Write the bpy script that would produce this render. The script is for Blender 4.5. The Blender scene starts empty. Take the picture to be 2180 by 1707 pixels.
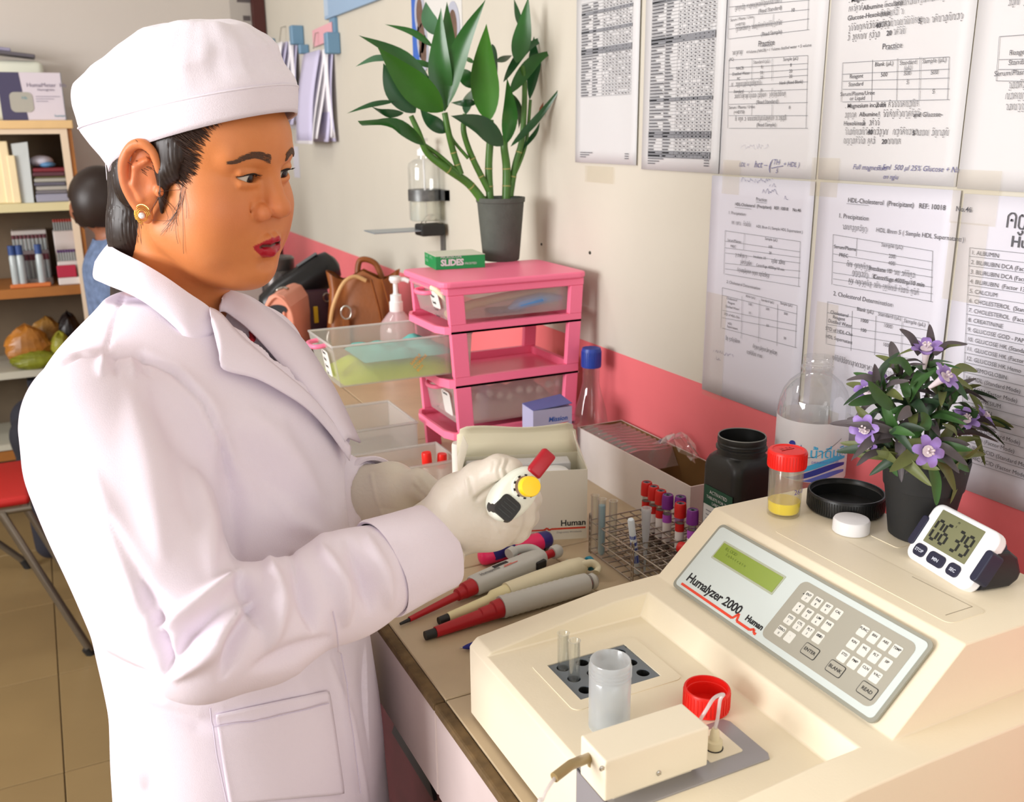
import bpy, bmesh, math, random
import numpy as np
from mathutils import Vector, Matrix, Euler, noise as mnoise

scene = bpy.context.scene
COL = scene.collection
rad = math.radians
PI = math.pi

# ------------------------------------------------------------------ camera
FPX, PITCH, YAW, ROLL, CAMZ = 2025.0, rad(15.93), rad(26.06), rad(-0.5), 1.45
FW = Vector((math.sin(YAW)*math.cos(PITCH), math.cos(YAW)*math.cos(PITCH), -math.sin(PITCH)))
_r = Vector((math.cos(YAW), -math.sin(YAW), 0)); _u = _r.cross(FW)
RT = _r*math.cos(ROLL) + _u*math.sin(ROLL); UP = -_r*math.sin(ROLL) + _u*math.cos(ROLL)
CAM = Vector((0, 0, CAMZ))
cd = bpy.data.cameras.new('camera'); cam = bpy.data.objects.new('camera', cd); COL.objects.link(cam)
cd.sensor_width = 36.0; cd.lens = FPX/2180.0*36.0; cd.clip_start = 0.02; cd.clip_end = 60
M = Matrix((RT, UP, -FW)).transposed().to_4x4(); M.translation = CAM
cam.matrix_world = M
cd.dof.use_dof = True; cd.dof.focus_distance = 1.08; cd.dof.aperture_fstop = 9.0
scene.camera = cam

# ------------------------------------------------------------------ world, lights, exposure
vs = scene.view_settings
vs.view_transform = 'Standard'; vs.look = 'None'; vs.gamma = 1.0; vs.use_curve_mapping = False
vs.exposure = -0.15
w = bpy.data.worlds.new('daylight'); scene.world = w; w.use_nodes = True
bg = w.node_tree.nodes['Background']; bg.inputs[0].default_value = (0.86, 0.93, 1.0, 1); bg.inputs[1].default_value = 0.7

def area(name, loc, target, sx, sy, power, color):
    l = bpy.data.lights.new(name, 'AREA'); l.shape = 'RECTANGLE'; l.size = sx; l.size_y = sy
    l.energy = power; l.color = color
    o = bpy.data.objects.new(name, l); COL.objects.link(o)
    o.location = loc
    o.rotation_euler = (Vector(target) - Vector(loc)).to_track_quat('-Z', 'Y').to_euler()
    return o
area('window_daylight', (-4.1, 0.75, 1.85), (0.4, 1.0, 1.1), 2.6, 1.5, 270, (1.0, 0.985, 0.985))
area('rear_fill_light', (0.1, -2.3, 1.7), (0.4, 1.2, 1.1), 1.7, 1.7, 20, (1.0, 0.97, 0.95))  # added fill from behind the camera, no such source known
area('ceiling_fill_light', (-0.9, 2.4, 2.85), (-0.9, 2.4, 0), 1.2, 0.25, 12, (1.0, 0.98, 0.95))  # added overhead fill, no tube fixture is known here

# ------------------------------------------------------------------ from picture measurements to places in the room
def ray(px, py): return FW + RT*((px-1090.0)/FPX) - UP*((py-853.5)/FPX)
def at_z(px, py, z): d = ray(px, py); return CAM + d*((z-CAMZ)/d.z)
def at_x(px, py, x): d = ray(px, py); return CAM + d*(x/d.x)
def at_y(px, py, y): d = ray(px, py); return CAM + d*(y/d.y)
def at_d(px, py, dep): return CAM + ray(px, py)*dep

# ------------------------------------------------------------------ materials
MATS = {}
def sock(b, *names):
    for n in names:
        if n in b.inputs: return b.inputs[n]
def mat(name, col, rough=0.5, metal=0.0, spec=0.5, trans=0.0, ior=1.45, bump=0.0, bscale=80.0, var=0.0, vscale=6.0, coat=0.0, sss=0.0, emit=None, estr=0.0, alpha=1.0, sheen=0.0):
    if name in MATS: return MATS[name]
    m = bpy.data.materials.new(name); m.use_nodes = True
    nt = m.node_tree; b = nt.nodes['Principled BSDF']
    b.inputs['Base Color'].default_value = (*col, 1); b.inputs['Roughness'].default_value = rough
    b.inputs['Metallic'].default_value = metal; b.inputs['Specular IOR Level'].default_value = spec
    b.inputs['Transmission Weight'].default_value = trans; b.inputs['IOR'].default_value = ior
    b.inputs['Coat Weight'].default_value = coat; b.inputs['Alpha'].default_value = alpha
    if sheen: b.inputs['Sheen Weight'].default_value = sheen
    if sss:
        b.inputs['Subsurface Weight'].default_value = sss; b.inputs['Subsurface Radius'].default_value = (0.012, 0.005, 0.003)
        b.inputs['Subsurface Scale'].default_value = 1.0
    if emit: b.inputs['Emission Color'].default_value = (*emit, 1); b.inputs['Emission Strength'].default_value = estr
    if bump or var:
        tc = nt.nodes.new('ShaderNodeTexCoord')
        if bump:
            n = nt.nodes.new('ShaderNodeTexNoise'); n.inputs['Scale'].default_value = bscale; n.inputs['Detail'].default_value = 4
            bp = nt.nodes.new('ShaderNodeBump'); bp.inputs['Strength'].default_value = bump; bp.inputs['Distance'].default_value = 0.002
            nt.links.new(tc.outputs['Object'], n.inputs['Vector']); nt.links.new(n.outputs['Fac'], bp.inputs['Height'])
            nt.links.new(bp.outputs['Normal'], b.inputs['Normal'])
        if var:
            n = nt.nodes.new('ShaderNodeTexNoise'); n.inputs['Scale'].default_value = vscale; n.inputs['Detail'].default_value = 6
            mx = nt.nodes.new('ShaderNodeMix'); mx.data_type = 'RGBA'; mx.blend_type = 'MULTIPLY'; mx.inputs[0].default_value = 1.0
            rp = nt.nodes.new('ShaderNodeMapRange'); rp.inputs[1].default_value = 0.3; rp.inputs[2].default_value = 0.7
            rp.inputs[3].default_value = 1.0 - var; rp.inputs[4].default_value = 1.0
            nt.links.new(tc.outputs['Object'], n.inputs['Vector']); nt.links.new(n.outputs['Fac'], rp.inputs[0])
            mx.inputs[6].default_value = (*col, 1); nt.links.new(rp.outputs[0], mx.inputs[7])
            nt.links.new(mx.outputs[2], b.inputs['Base Color'])
    MATS[name] = m
    return m
def srgb(r, g, b):
    f = lambda c: (c/255.0/12.92) if c <= 10 else ((c/255.0+0.055)/1.055)**2.4
    return (f(r), f(g), f(b))
def clear_mat(name, tint=(1, 1, 1), gloss=0.1, body=0.0, rough=0.03, translucent=0.0, facing=True):
    """thin clear or frosted plastic: see-through, with a sheen and a little body of its own colour"""
    if name in MATS: return MATS[name]
    m = bpy.data.materials.new(name); m.use_nodes = True; nt = m.node_tree; nt.nodes.clear()
    out = nt.nodes.new('ShaderNodeOutputMaterial')
    t = nt.nodes.new('ShaderNodeBsdfTransparent'); t.inputs[0].default_value = (*tint, 1)
    g = nt.nodes.new('ShaderNodeBsdfGlossy'); g.inputs['Roughness'].default_value = rough
    d = nt.nodes.new('ShaderNodeBsdfDiffuse'); d.inputs[0].default_value = (*tint, 1)
    tr = nt.nodes.new('ShaderNodeBsdfTranslucent'); tr.inputs[0].default_value = (*tint, 1)
    md = nt.nodes.new('ShaderNodeMixShader'); md.inputs[0].default_value = translucent
    nt.links.new(d.outputs[0], md.inputs[1]); nt.links.new(tr.outputs[0], md.inputs[2])
    m1 = nt.nodes.new('ShaderNodeMixShader'); m1.inputs[0].default_value = body
    nt.links.new(t.outputs[0], m1.inputs[1]); nt.links.new(md.outputs[0], m1.inputs[2])
    fr = nt.nodes.new('ShaderNodeLayerWeight'); fr.inputs[0].default_value = 0.35
    mr = nt.nodes.new('ShaderNodeMapRange'); mr.inputs[3].default_value = gloss*0.35; mr.inputs[4].default_value = min(1, gloss*3.0)
    nt.links.new(fr.outputs['Facing'], mr.inputs[0])
    m2 = nt.nodes.new('ShaderNodeMixShader'); nt.links.new(mr.outputs[0], m2.inputs[0])
    nt.links.new(m1.outputs[0], m2.inputs[1]); nt.links.new(g.outputs[0], m2.inputs[2])
    nt.links.new(m2.outputs[0], out.inputs[0])
    MATS[name] = m
    return m

# ------------------------------------------------------------------ things, parts
def thing(name, label, cat, loc=(0, 0, 0), rotz=0.0, group=None, rot=None):
    o = bpy.data.objects.new(name, None); COL.objects.link(o); o.empty_display_size = 0.02
    o.location = loc; o.rotation_euler = rot if rot is not None else (0, 0, rotz)
    o['label'] = label; o['category'] = cat
    if group: o['group'] = group
    o['_m'] = 1
    return o
def tag(o, label, cat, group=None):
    o['label'] = label; o['category'] = cat
    if group: o['group'] = group
    return o
def world_of(o):
    m = Matrix.LocRotScale(o.location, o.rotation_euler, o.scale)
    return (world_of(o.parent) @ m) if o.parent else m
def copy_tree(o, parent=None):
    c = o.copy(); COL.objects.link(c)
    if parent: c.parent = parent
    for ch in list(o.children): copy_tree(ch, c)
    return c

class MB:
    """collects verts and faces of one mesh"""
    def __init__(s): s.v = []; s.f = []; s.m = []; s.mi = 0
    def add(s, vs, fs, T=None):
        n = len(s.v)
        s.v += [tuple(T @ Vector(q)) for q in vs] if T is not None else [tuple(q) for q in vs]
        s.f += [tuple(i+n for i in f) for f in fs]; s.m += [s.mi]*len(fs)
        return s
    def box(s, lo, hi, T=None):
        (a, b, c), (d, e, f) = lo, hi
        return s.add([(a,b,c),(d,b,c),(d,e,c),(a,e,c),(a,b,f),(d,b,f),(d,e,f),(a,e,f)],
                     [(0,3,2,1),(4,5,6,7),(0,1,5,4),(1,2,6,5),(2,3,7,6),(3,0,4,7)], T)
    def cbox(s, c, size, T=None):
        return s.box([c[i]-size[i]/2 for i in range(3)], [c[i]+size[i]/2 for i in range(3)], T)
    def rbox(s, lo, hi, r=0.004, seg=2, T=None):
        bm = bmesh.new(); bmesh.ops.create_cube(bm, size=1)
        sz = [hi[i]-lo[i] for i in range(3)]; ce = [(hi[i]+lo[i])/2 for i in range(3)]
        for q in bm.verts: q.co = Vector([q.co[i]*sz[i]+ce[i] for i in range(3)])
        bmesh.ops.bevel(bm, geom=bm.edges[:], offset=min(r, min(sz)*0.49), segments=seg, affect='EDGES', profile=0.5)
        s.bm(bm, T); bm.free(); return s
    def bm(s, bm, T=None):
        bm.verts.index_update()
        return s.add([q.co[:] for q in bm.verts], [[q.index for q in f.verts] for f in bm.faces], T)
    def prism(s, poly, z0, z1, T=None):
        """2-D polygon (x, y) counter-clockwise, extruded from z0 to z1"""
        n = len(poly)
        vs = [(x, y, z0) for x, y in poly] + [(x, y, z1) for x, y in poly]
        fs = [tuple(range(n-1, -1, -1)), tuple(range(n, 2*n))] + [(i, (i+1) % n, (i+1) % n+n, i+n) for i in range(n)]
        return s.add(vs, fs, T)
    def lathe(s, prof, n=32, T=None, cap0=True, cap1=True):
        """profile [(r, z)] turned about z"""
        vs = []; fs = []
        for r, z in prof:
            vs += [(r*math.cos(2*PI*k/n), r*math.sin(2*PI*k/n), z) for k in range(n)]
        for i in range(len(prof)-1):
            for k in range(n):
                k2 = (k+1) % n
                fs.append((i*n+k, i*n+k2, (i+1)*n+k2, (i+1)*n+k))
        if cap0 and prof[0][0] > 1e-6: fs.append(tuple(range(n-1, -1, -1)))
        if cap1 and prof[-1][0] > 1e-6: fs.append(tuple((len(prof)-1)*n+k for k in range(n)))
        return s.add(vs, fs, T)
    def tube(s, pts, r, n=10, caps=True, T=None, flat=1.0, up=None):
        """round (or flattened) bar along a polyline; r a number or one per point"""
        P = [Vector(p) for p in pts]; m = len(P)
        R = r if isinstance(r, (list, tuple)) else [r]*m
        vs = []; prev = None
        for i in range(m):
            t = (P[min(i+1, m-1)] - P[max(i-1, 0)]).normalized()
            if prev is None:
                ref = Vector(up) if up is not None else (Vector((0, 0, 1)) if abs(t.z) < 0.9 else Vector((1, 0, 0)))
                a = (ref - t*ref.dot(t)).normalized()
            else:
                a = (prev - t*prev.dot(t)).normalized()
            prev = a; b = t.cross(a)
            for k in range(n):
                q = 2*PI*k/n
                vs.append(P[i] + a*(math.cos(q)*R[i]*flat) + b*(math.sin(q)*R[i]))
        fs = [(i*n+k, i*n+(k+1) % n, (i+1)*n+(k+1) % n, (i+1)*n+k) for i in range(m-1) for k in range(n)]
        if caps: fs += [tuple(range(n-1, -1, -1)), tuple((m-1)*n+k for k in range(n))]
        return s.add(vs, fs, T)
    def sphere(s, c, r, n=16, T=None):
        rr = r if isinstance(r, (list, tuple)) else (r, r, r)
        vs = [(c[0], c[1], c[2]-rr[2])]; m = n//2
        for i in range(1, m):
            a = -PI/2 + PI*i/m
            vs += [(c[0]+rr[0]*math.cos(a)*math.cos(2*PI*k/n), c[1]+rr[1]*math.cos(a)*math.sin(2*PI*k/n), c[2]+rr[2]*math.sin(a)) for k in range(n)]
        vs.append((c[0], c[1], c[2]+rr[2])); L = len(vs)-1
        fs = [(0, 1+(k+1) % n, 1+k) for k in range(n)]
        for i in range(m-2):
            fs += [(1+i*n+k, 1+i*n+(k+1) % n, 1+(i+1)*n+(k+1) % n, 1+(i+1)*n+k) for k in range(n)]
        fs += [(L, 1+(m-2)*n+k, 1+(m-2)*n+(k+1) % n) for k in range(n)]
        return s.add(vs, fs, T)
    def grid(s, P, closed_u=False, T=None):
        """P[i][j] points -> quads"""
        h = len(P); wd = len(P[0]); vs = [p for row in P for p in row]
        fs = []
        for i in range(h-1):
            for j in range(wd if closed_u else wd-1):
                j2 = (j+1) % wd
                fs.append((i*wd+j, i*wd+j2, (i+1)*wd+j2, (i+1)*wd+j))
        return s.add(vs, fs, T)
    def build(s, name, mats, parent=None, smooth=None, world=False, label=None, kind=None, bevel=0.0, bseg=2, solid=0.0):
        me = bpy.data.meshes.new(name); me.from_pydata([tuple(q) for q in s.v], [], s.f)
        ml = mats if isinstance(mats, (list, tuple)) else [mats]
        for q in ml: me.materials.append(q)
        if len(ml) > 1: me.polygons.foreach_set('material_index', s.m)
        o = bpy.data.objects.new(name, me); COL.objects.link(o)
        if parent is not None:
            if world: me.transform(world_of(parent).inverted())
            o.parent = parent
        me.update()
        if smooth is not None:
            me.shade_smooth() if smooth >= 180 else me.set_sharp_from_angle(angle=rad(smooth))
            if smooth < 180:
                me.shade_smooth(); me.set_sharp_from_angle(angle=rad(smooth))
        if solid:
            q = o.modifiers.new('thickness', 'SOLIDIFY'); q.thickness = solid; q.offset = 0
        if bevel:
            q = o.modifiers.new('edges', 'BEVEL'); q.width = bevel; q.segments = bseg; q.limit_method = 'ANGLE'; q.angle_limit = rad(35)
        if label: o['label'] = label
        if kind: o['kind'] = kind
        return o
def Tm(loc=(0, 0, 0), rot=(0, 0, 0), sc=(1, 1, 1)):
    return Matrix.LocRotScale(Vector(loc), Euler(rot), Vector(sc))
def frame_T(origin, xa, ya):
    """matrix whose x and y axes run along xa, ya"""
    x = Vector(xa).normalized(); y = Vector(ya); y = (y - x*y.dot(x)).normalized(); z = x.cross(y)
    m = Matrix((x, y, z)).transposed().to_4x4(); m.translation = Vector(origin)
    return m
def structure(o): o['kind'] = 'structure'; return o
def cubic(pts, n):
    """smooth curve through points"""
    P = [Vector(p) for p in pts]; out = []
    for i in range(len(P)-1):
        p0 = P[max(i-1, 0)]; p1 = P[i]; p2 = P[i+1]; p3 = P[min(i+2, len(P)-1)]
        for k in range(n):
            t = k/n
            out.append(0.5*((2*p1) + (p2-p0)*t + (2*p0-5*p1+4*p2-p3)*t*t + (3*p1-p0-3*p2+p3)*t*t*t))
    out.append(P[-1]); return out

# flat print: lettering as flat mesh
_tc = {}
def text_mesh(s, size, bold=0.0, shear=0.0, align='LEFT', spacing=1.0):
    key = (s, size, bold, shear, align, spacing)
    if key in _tc: return _tc[key]
    cu = bpy.data.curves.new('t', 'FONT'); cu.body = s; cu.size = size; cu.offset = bold; cu.shear = shear
    cu.align_x = align; cu.space_character = spacing; cu.resolution_u = 2; cu.fill_mode = 'FRONT'
    o = bpy.data.objects.new('t', cu); COL.objects.link(o)
    me = bpy.data.meshes.new_from_object(o)
    r = ([q.co[:] for q in me.vertices], [tuple(p.vertices) for p in me.polygons])
    bpy.data.objects.remove(o); bpy.data.curves.remove(cu); bpy.data.meshes.remove(me)
    _tc[key] = r
    return r
def put_text(mb, s, x, y, size, T=None, z=0.0, **kw):
    vs, fs = text_mesh(s, size, **kw)
    return mb.add([(a+x, b+y, c+z) for a, b, c in vs], fs, T)
def put_line(mb, x0, y0, x1, y1, wd, T=None, z=0.0):
    d = Vector((x1-x0, y1-y0)); n = Vector((-d.y, d.x)).normalized()*(wd/2)
    return mb.add([(x0+n.x, y0+n.y, z), (x0-n.x, y0-n.y, z), (x1-n.x, y1-n.y, z), (x1+n.x, y1+n.y, z)], [(0, 1, 2, 3)], T)
# ================================================================== smooth bodies: distance fields turned into meshes
class Field:
    def __init__(s, lo, hi, h):
        s.lo = np.array(lo, float); s.h = h
        s.n = np.maximum(2, np.ceil((np.array(hi)-s.lo)/h).astype(int)+1)
        s.ax = [s.lo[i]+h*np.arange(s.n[i]) for i in range(3)]
        s.F = np.full(tuple(s.n), 1.0, np.float32)
    def sub(s, lo, hi):
        a = np.clip(np.floor((np.array(lo)-s.lo)/s.h).astype(int), 0, s.n); b = np.clip(np.ceil((np.array(hi)-s.lo)/s.h).astype(int)+1, 0, s.n)
        sl = tuple(slice(a[i], b[i]) for i in range(3))
        X = s.ax[0][sl[0]][:, None, None]; Y = s.ax[1][sl[1]][None, :, None]; Z = s.ax[2][sl[2]][None, None, :]
        return sl, X, Y, Z
    def put(s, sl, d, k, op):
        A = s.F[sl]; d = d.astype(np.float32)
        if op == '-': d = -d
        if k <= 0:
            s.F[sl] = np.minimum(A, d) if op == '+' else np.maximum(A, d); return
        if op == '+':
            hh = np.clip(.5+.5*(A-d)/k, 0, 1); s.F[sl] = A*(1-hh)+d*hh-k*hh*(1-hh)
        else:
            hh = np.clip(.5-.5*(A-d)/k, 0, 1); s.F[sl] = A*(1-hh)+d*hh+k*hh*(1-hh)
    def cap(s, a, b, ra, rb=None, k=.01, op='+', flat=None):
        """tapered rod from a to b"""
        rb = ra if rb is None else rb; a = np.array(a, float); b = np.array(b, float); m = max(ra, rb)+2*k+.012
        sl, X, Y, Z = s.sub(np.minimum(a, b)-m, np.maximum(a, b)+m)
        if 0 in [q.stop-q.start for q in sl]: return s
        ab = b-a; L = max(1e-12, ab@ab)
        t = np.clip(((X-a[0])*ab[0]+(Y-a[1])*ab[1]+(Z-a[2])*ab[2])/L, 0, 1)
        d = np.sqrt((X-a[0]-t*ab[0])**2+(Y-a[1]-t*ab[1])**2+(Z-a[2]-t*ab[2])**2)-(ra+(rb-ra)*t)
        s.put(sl, d, k, op); return s
    def chain(s, pts, rs, k=.01, op='+'):
        for i in range(len(pts)-1): s.cap(pts[i], pts[i+1], rs[i], rs[i+1], k, op)
        return s
    def ell(s, c, r, k=.01, op='+', R=None):
        """ellipsoid; R rows = its axes"""
        c = np.array(c, float); r = np.array(r, float); m = r.max()+2*k+.012
        sl, X, Y, Z = s.sub(c-m, c+m)
        if 0 in [q.stop-q.start for q in sl]: return s
        x, y, z = X-c[0], Y-c[1], Z-c[2]
        if R is not None:
            R = np.array(R, float); x, y, z = (R[i][0]*x+R[i][1]*y+R[i][2]*z for i in range(3))
        k0 = np.sqrt((x/r[0])**2+(y/r[1])**2+(z/r[2])**2); k1 = np.sqrt((x/r[0]**2)**2+(y/r[1]**2)**2+(z/r[2]**2)**2)+1e-9
        s.put(sl, k0*(k0-1)/k1, k, op); return s
    def mesh(s):
        F = s.F; neg = F < 0; nx, ny, nz = F.shape; c = (nx-1, ny-1, nz-1)
        cnt = np.zeros(c, np.float32); acc = np.zeros(c+(3,), np.float32)
        def sh(A, o): return A[o[0]:nx-1+o[0], o[1]:ny-1+o[1], o[2]:nz-1+o[2]]
        for ax in range(3):
            o2 = [(i, j) for i in (0, 1) for j in (0, 1)]
            for i, j in o2:
                p0 = [i, j]; p0.insert(ax, 0); p1 = list(p0); p1[ax] = 1
                f0, f1 = sh(F, p0), sh(F, p1); m = sh(neg, p0) != sh(neg, p1)
                den = np.where(m, f0-f1, 1); t = np.where(m, f0/den, 0)
                cnt += m
                for q in range(3): acc[..., q] += m*(p0[q] + (t if q == ax else 0))
        act = cnt > 0; idx = -np.ones(c, np.int64); ids = np.argwhere(act); idx[act] = np.arange(len(ids))
        V = (ids+acc[act]/cnt[act][:, None])*s.h+s.lo
        faces = []
        for ax in range(3):
            sl0 = [slice(1, -1)]*3; sl0[ax] = slice(0, None)
            a = [slice(1, n-1) for n in (nx, ny, nz)]; a[ax] = slice(0, F.shape[ax]-1)
            b = list(a); b[ax] = slice(1, F.shape[ax])
            n0, n1 = neg[tuple(a)], neg[tuple(b)]; ch = n0 != n1
            pos = np.argwhere(ch); flip = n0[ch]
            off = np.array([1, 1, 1]); off[ax] = 0; pos = pos+off
            u, v = [q for q in range(3) if q != ax]
            def cell(du, dv):
                p = pos.copy(); p[:, u] += du; p[:, v] += dv; return idx[p[:, 0], p[:, 1], p[:, 2]]
            q = np.stack([cell(-1, -1), cell(0, -1), cell(0, 0), cell(-1, 0)], 1)
            if ax == 1: flip = ~flip
            q[~flip] = q[~flip][:, ::-1]; faces.append(q)
        Q = np.concatenate(faces); return V, Q[(Q >= 0).all(1)]
def smooth_verts(V, Q, it=2, lam=.5):
    """a few rounds of averaging with the neighbours"""
    E = np.concatenate([Q[:, [0, 1]], Q[:, [1, 2]], Q[:, [2, 3]], Q[:, [3, 0]]]); n = len(V)
    for _ in range(it):
        S = np.zeros_like(V); c = np.zeros(n)
        for a, b in ((0, 1), (1, 0)):
            np.add.at(S, E[:, a], V[E[:, b]]); np.add.at(c, E[:, a], 1)
        V = V+lam*(S/np.maximum(c, 1)[:, None]-V)
    return V
def vnormals(V, Q):
    n = np.cross(V[Q[:, 2]]-V[Q[:, 0]], V[Q[:, 3]]-V[Q[:, 1]]); N = np.zeros_like(V)
    for i in range(4): np.add.at(N, Q[:, i], n)
    return N/(np.linalg.norm(N, axis=1)[:, None]+1e-12)
def mesh_object(name, V, Q, m, parent=None, attrs=None):
    me = bpy.data.meshes.new(name)
    me.vertices.add(len(V)); me.vertices.foreach_set('co', np.asarray(V, np.float32).ravel())
    me.loops.add(Q.size); me.loops.foreach_set('vertex_index', Q.astype(np.int32).ravel())
    me.polygons.add(len(Q)); me.polygons.foreach_set('loop_start', np.arange(0, Q.size, 4, dtype=np.int32)); me.polygons.foreach_set('loop_total', np.full(len(Q), 4, np.int32))
    me.update(calc_edges=True); me.validate()
    for k, val in (attrs or {}).items():
        a = me.attributes.new(k, 'FLOAT', 'POINT'); a.data.foreach_set('value', np.asarray(val, np.float32))
    me.shade_smooth()
    for q in (m if isinstance(m, (list, tuple)) else [m]): me.materials.append(q)
    o = bpy.data.objects.new(name, me); COL.objects.link(o)
    if parent is not None:
        me.transform(world_of(parent).inverted()); o.parent = parent
    me.update()
    return o
def np3(v): return np.array([v[0], v[1], v[2]], float)
def sstep(a, b, x):
    t = np.clip((x-a)/(b-a), 0, 1); return t*t*(3-2*t)
m_hair = mat('hair_dark', srgb(38, 26, 22), .42, spec=.5)
# ================================================================== room
XW = 0.95; YB = 4.26; ZT = 0.83; XE = 0.333
m_wall = mat('wall_paint', srgb(206, 201, 188), 0.75, var=0.08, vscale=2.2, bump=0.15, bscale=60)
m_wall2 = mat('wall_paint_far', srgb(205, 198, 190), 0.8, var=0.06, vscale=1.5)
m_pink = mat('pink_wall_paint', srgb(238, 120, 126), 0.45, var=0.10, vscale=5, bump=0.15, bscale=40)
m_white = mat('white_paint', srgb(240, 238, 234), 0.6)
m_ceil = mat('ceiling_paint', srgb(220, 218, 214), 0.9)
m_grout = mat('grout', srgb(112, 92, 66), 0.9)
m_tile = mat('floor_tile_beige', srgb(150, 127, 88), 0.28, var=0.14, vscale=3.0, spec=0.4)
b = MB().box((XW, -2.4, 0), (XW+0.12, YB+0.12, 2.9)); wr = structure(b.build('wall_right', m_wall))
b = MB().box((XW-0.0012, -0.4, 0.5), (XW+0.001, YB, 1.043)); b.build('painted_band', m_pink, wr, label='pink painted dado band')
b = MB()
for (px, py, s) in ((1153, 520, .005), (1256, 538, .006)):
    p = at_x(px, py, XW); b.sphere(p, (.002, s*.8, s*.6), 8)
b.build('nail_holes', mat('hole_dark', srgb(60, 58, 50), 0.9), wr)
structure(MB().box((-4.3, YB, 0), (XW, YB+0.12, 2.9)).build('wall_back', m_wall2))
wl = MB(); wl.box((-4.42, -2.4, 0), (-4.3, YB, 0.9)); wl.box((-4.42, -2.4, 2.55), (-4.3, YB, 2.9))
wl.box((-4.42, -2.4, 0.9), (-4.3, -0.8, 2.55)); wl.box((-4.42, 2.3, 0.9), (-4.3, YB, 2.55))
structure(wl.build('wall_left', m_wall2))
wf = MB(); wf.box((-4.42, -2.52, 0), (-0.8, -2.4, 2.9)); wf.box((1.0, -2.52, 0), (XW+0.12, -2.4, 2.9)); wf.box((-0.8, -2.52, 2.5), (1.0, -2.4, 2.9))
structure(wf.build('wall_front', m_wall2))
structure(MB().box((-4.42, -2.52, 2.9), (XW+0.12, YB+0.12, 3.0)).build('ceiling', m_ceil))
wn = MB()
for y in (-0.8, 0.22, 1.24, 2.26): wn.box((-4.40, y, 0.9), (-4.34, y+0.04, 2.55))
for z in (0.9, 1.9, 2.51): wn.box((-4.40, -0.8, z), (-4.34, 2.3, z+0.04))
structure(wn.build('window_1', m_white, bevel=0.004))
fl = structure(MB().box((-4.42, -2.52, -0.1), (XW+0.12, YB+0.12, -0.006)).build('floor', m_grout))
# floor tiles, one by one where the photograph shows them
TS = 0.47; gx, gy = -0.112, 2.194
tmesh = None
for i in range(-3, 3):
    for j in range(-2, 5):
        x0 = gx + i*TS; y0 = gy + j*TS
        x1 = min(x0+TS, XW); y1 = min(y0+TS, YB)
        if x0 >= XW or y0 >= YB: continue
        if x1-x0 > TS-1e-4 and y1-y0 > TS-1e-4 and tmesh:
            o = bpy.data.objects.new('tile', tmesh); COL.objects.link(o)
        else:
            q = MB().rbox((0.0015, 0.0015, -0.012), (x1-x0-0.0015, y1-y0-0.0015, 0.0), 0.0012, 1)
            o = q.build('tile', m_tile)
            if x1-x0 > TS-1e-4 and y1-y0 > TS-1e-4: tmesh = o.data
        o.location = (x0, y0, 0); o.parent = fl
rest = MB()
for (x0, y0, x1, y1) in ((-4.3, -2.4, gx-3*TS, YB), (gx-3*TS, -2.4, XW, gy-2*TS)): rest.box((x0, y0, -0.008), (x1-0.002, y1-0.002, 0))
rest.build('tiled_area', m_tile, fl)
# dado trims and the dark frame at the far corner
m_frame = mat('dark_frame_wood', srgb(72, 30, 26), 0.5)
xa = at_y(535, 30, YB).x; xb = at_y(559, 30, YB).x; xc = at_y(568, 30, YB).x; xd = at_y(490, 30, YB).x
structure(MB().box((xb, YB-0.03, 0), (xc, YB, 2.9)).build('trim_1', m_white))
structure(MB().box((xa, YB-0.045, 0), (xb, YB, 2.9)).build('trim_2', m_frame))
t = thing('wall_poster', 'grey printed poster on the far wall beside the dark frame', 'poster', (xd, YB-0.004, 1.85))
MB().box((xd, YB-0.004, 1.72), (xa-0.002, YB-0.0005, 2.5)).build('poster_sheet', mat('poster_grey', srgb(178, 172, 165), 0.7), t, world=True)
q = MB()
for (u, v, a, c) in ((.02, .10, .05, .03), (.05, .17, .03, .02), (.03, .24, .06, .02), (.03, .30, .02, .05)): q.box((xd+u, YB-0.0048, 1.72+v), (xd+u+a, YB-0.004, 1.72+v+c))
q.build('printed_figures', mat('poster_print', srgb(92, 84, 84), 0.7), t, world=True)

# ================================================================== tiled bench along the right wall
m_btile = mat('bench_tile', srgb(200, 180, 148), 0.33, var=0.16, vscale=9, spec=0.4)
m_bgrout = mat('bench_grout', srgb(128, 104, 72), 0.9)
m_bedge = mat('bench_worn_edge', srgb(120, 96, 62), 0.85, var=0.5, vscale=55, bump=0.6, bscale=90)
m_bfront = mat('bench_front_tile', srgb(214, 198, 196), 0.35, var=0.08, vscale=12)
m_maroon = mat('maroon_cloth', srgb(66, 22, 27), 0.8, var=0.35, vscale=14)
t = thing('tiled_bench', 'long beige tiled work bench with white tiled front under the wall', 'bench', (0.63, 1.4, 0))
MB().box((XE+0.012, -0.5, ZT-0.10), (XW-0.002, 3.1, ZT-0.006)).build('slab', m_bgrout, t, world=True)
cuts_x = [XE+0.010, 0.633, XW-0.004]
joint = at_z(955, 1488, ZT).y
cuts_y = [joint+0.30*k for k in range(-4, 8)]
for i in range(2):
    for j in range(len(cuts_y)-1):
        MB().rbox((cuts_x[i]+0.001, cuts_y[j]+0.0012, ZT-0.008), (cuts_x[i+1]-0.001, cuts_y[j+1]-0.0012, ZT), 0.0012, 1).build('tile', m_btile, t, world=True)
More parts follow.
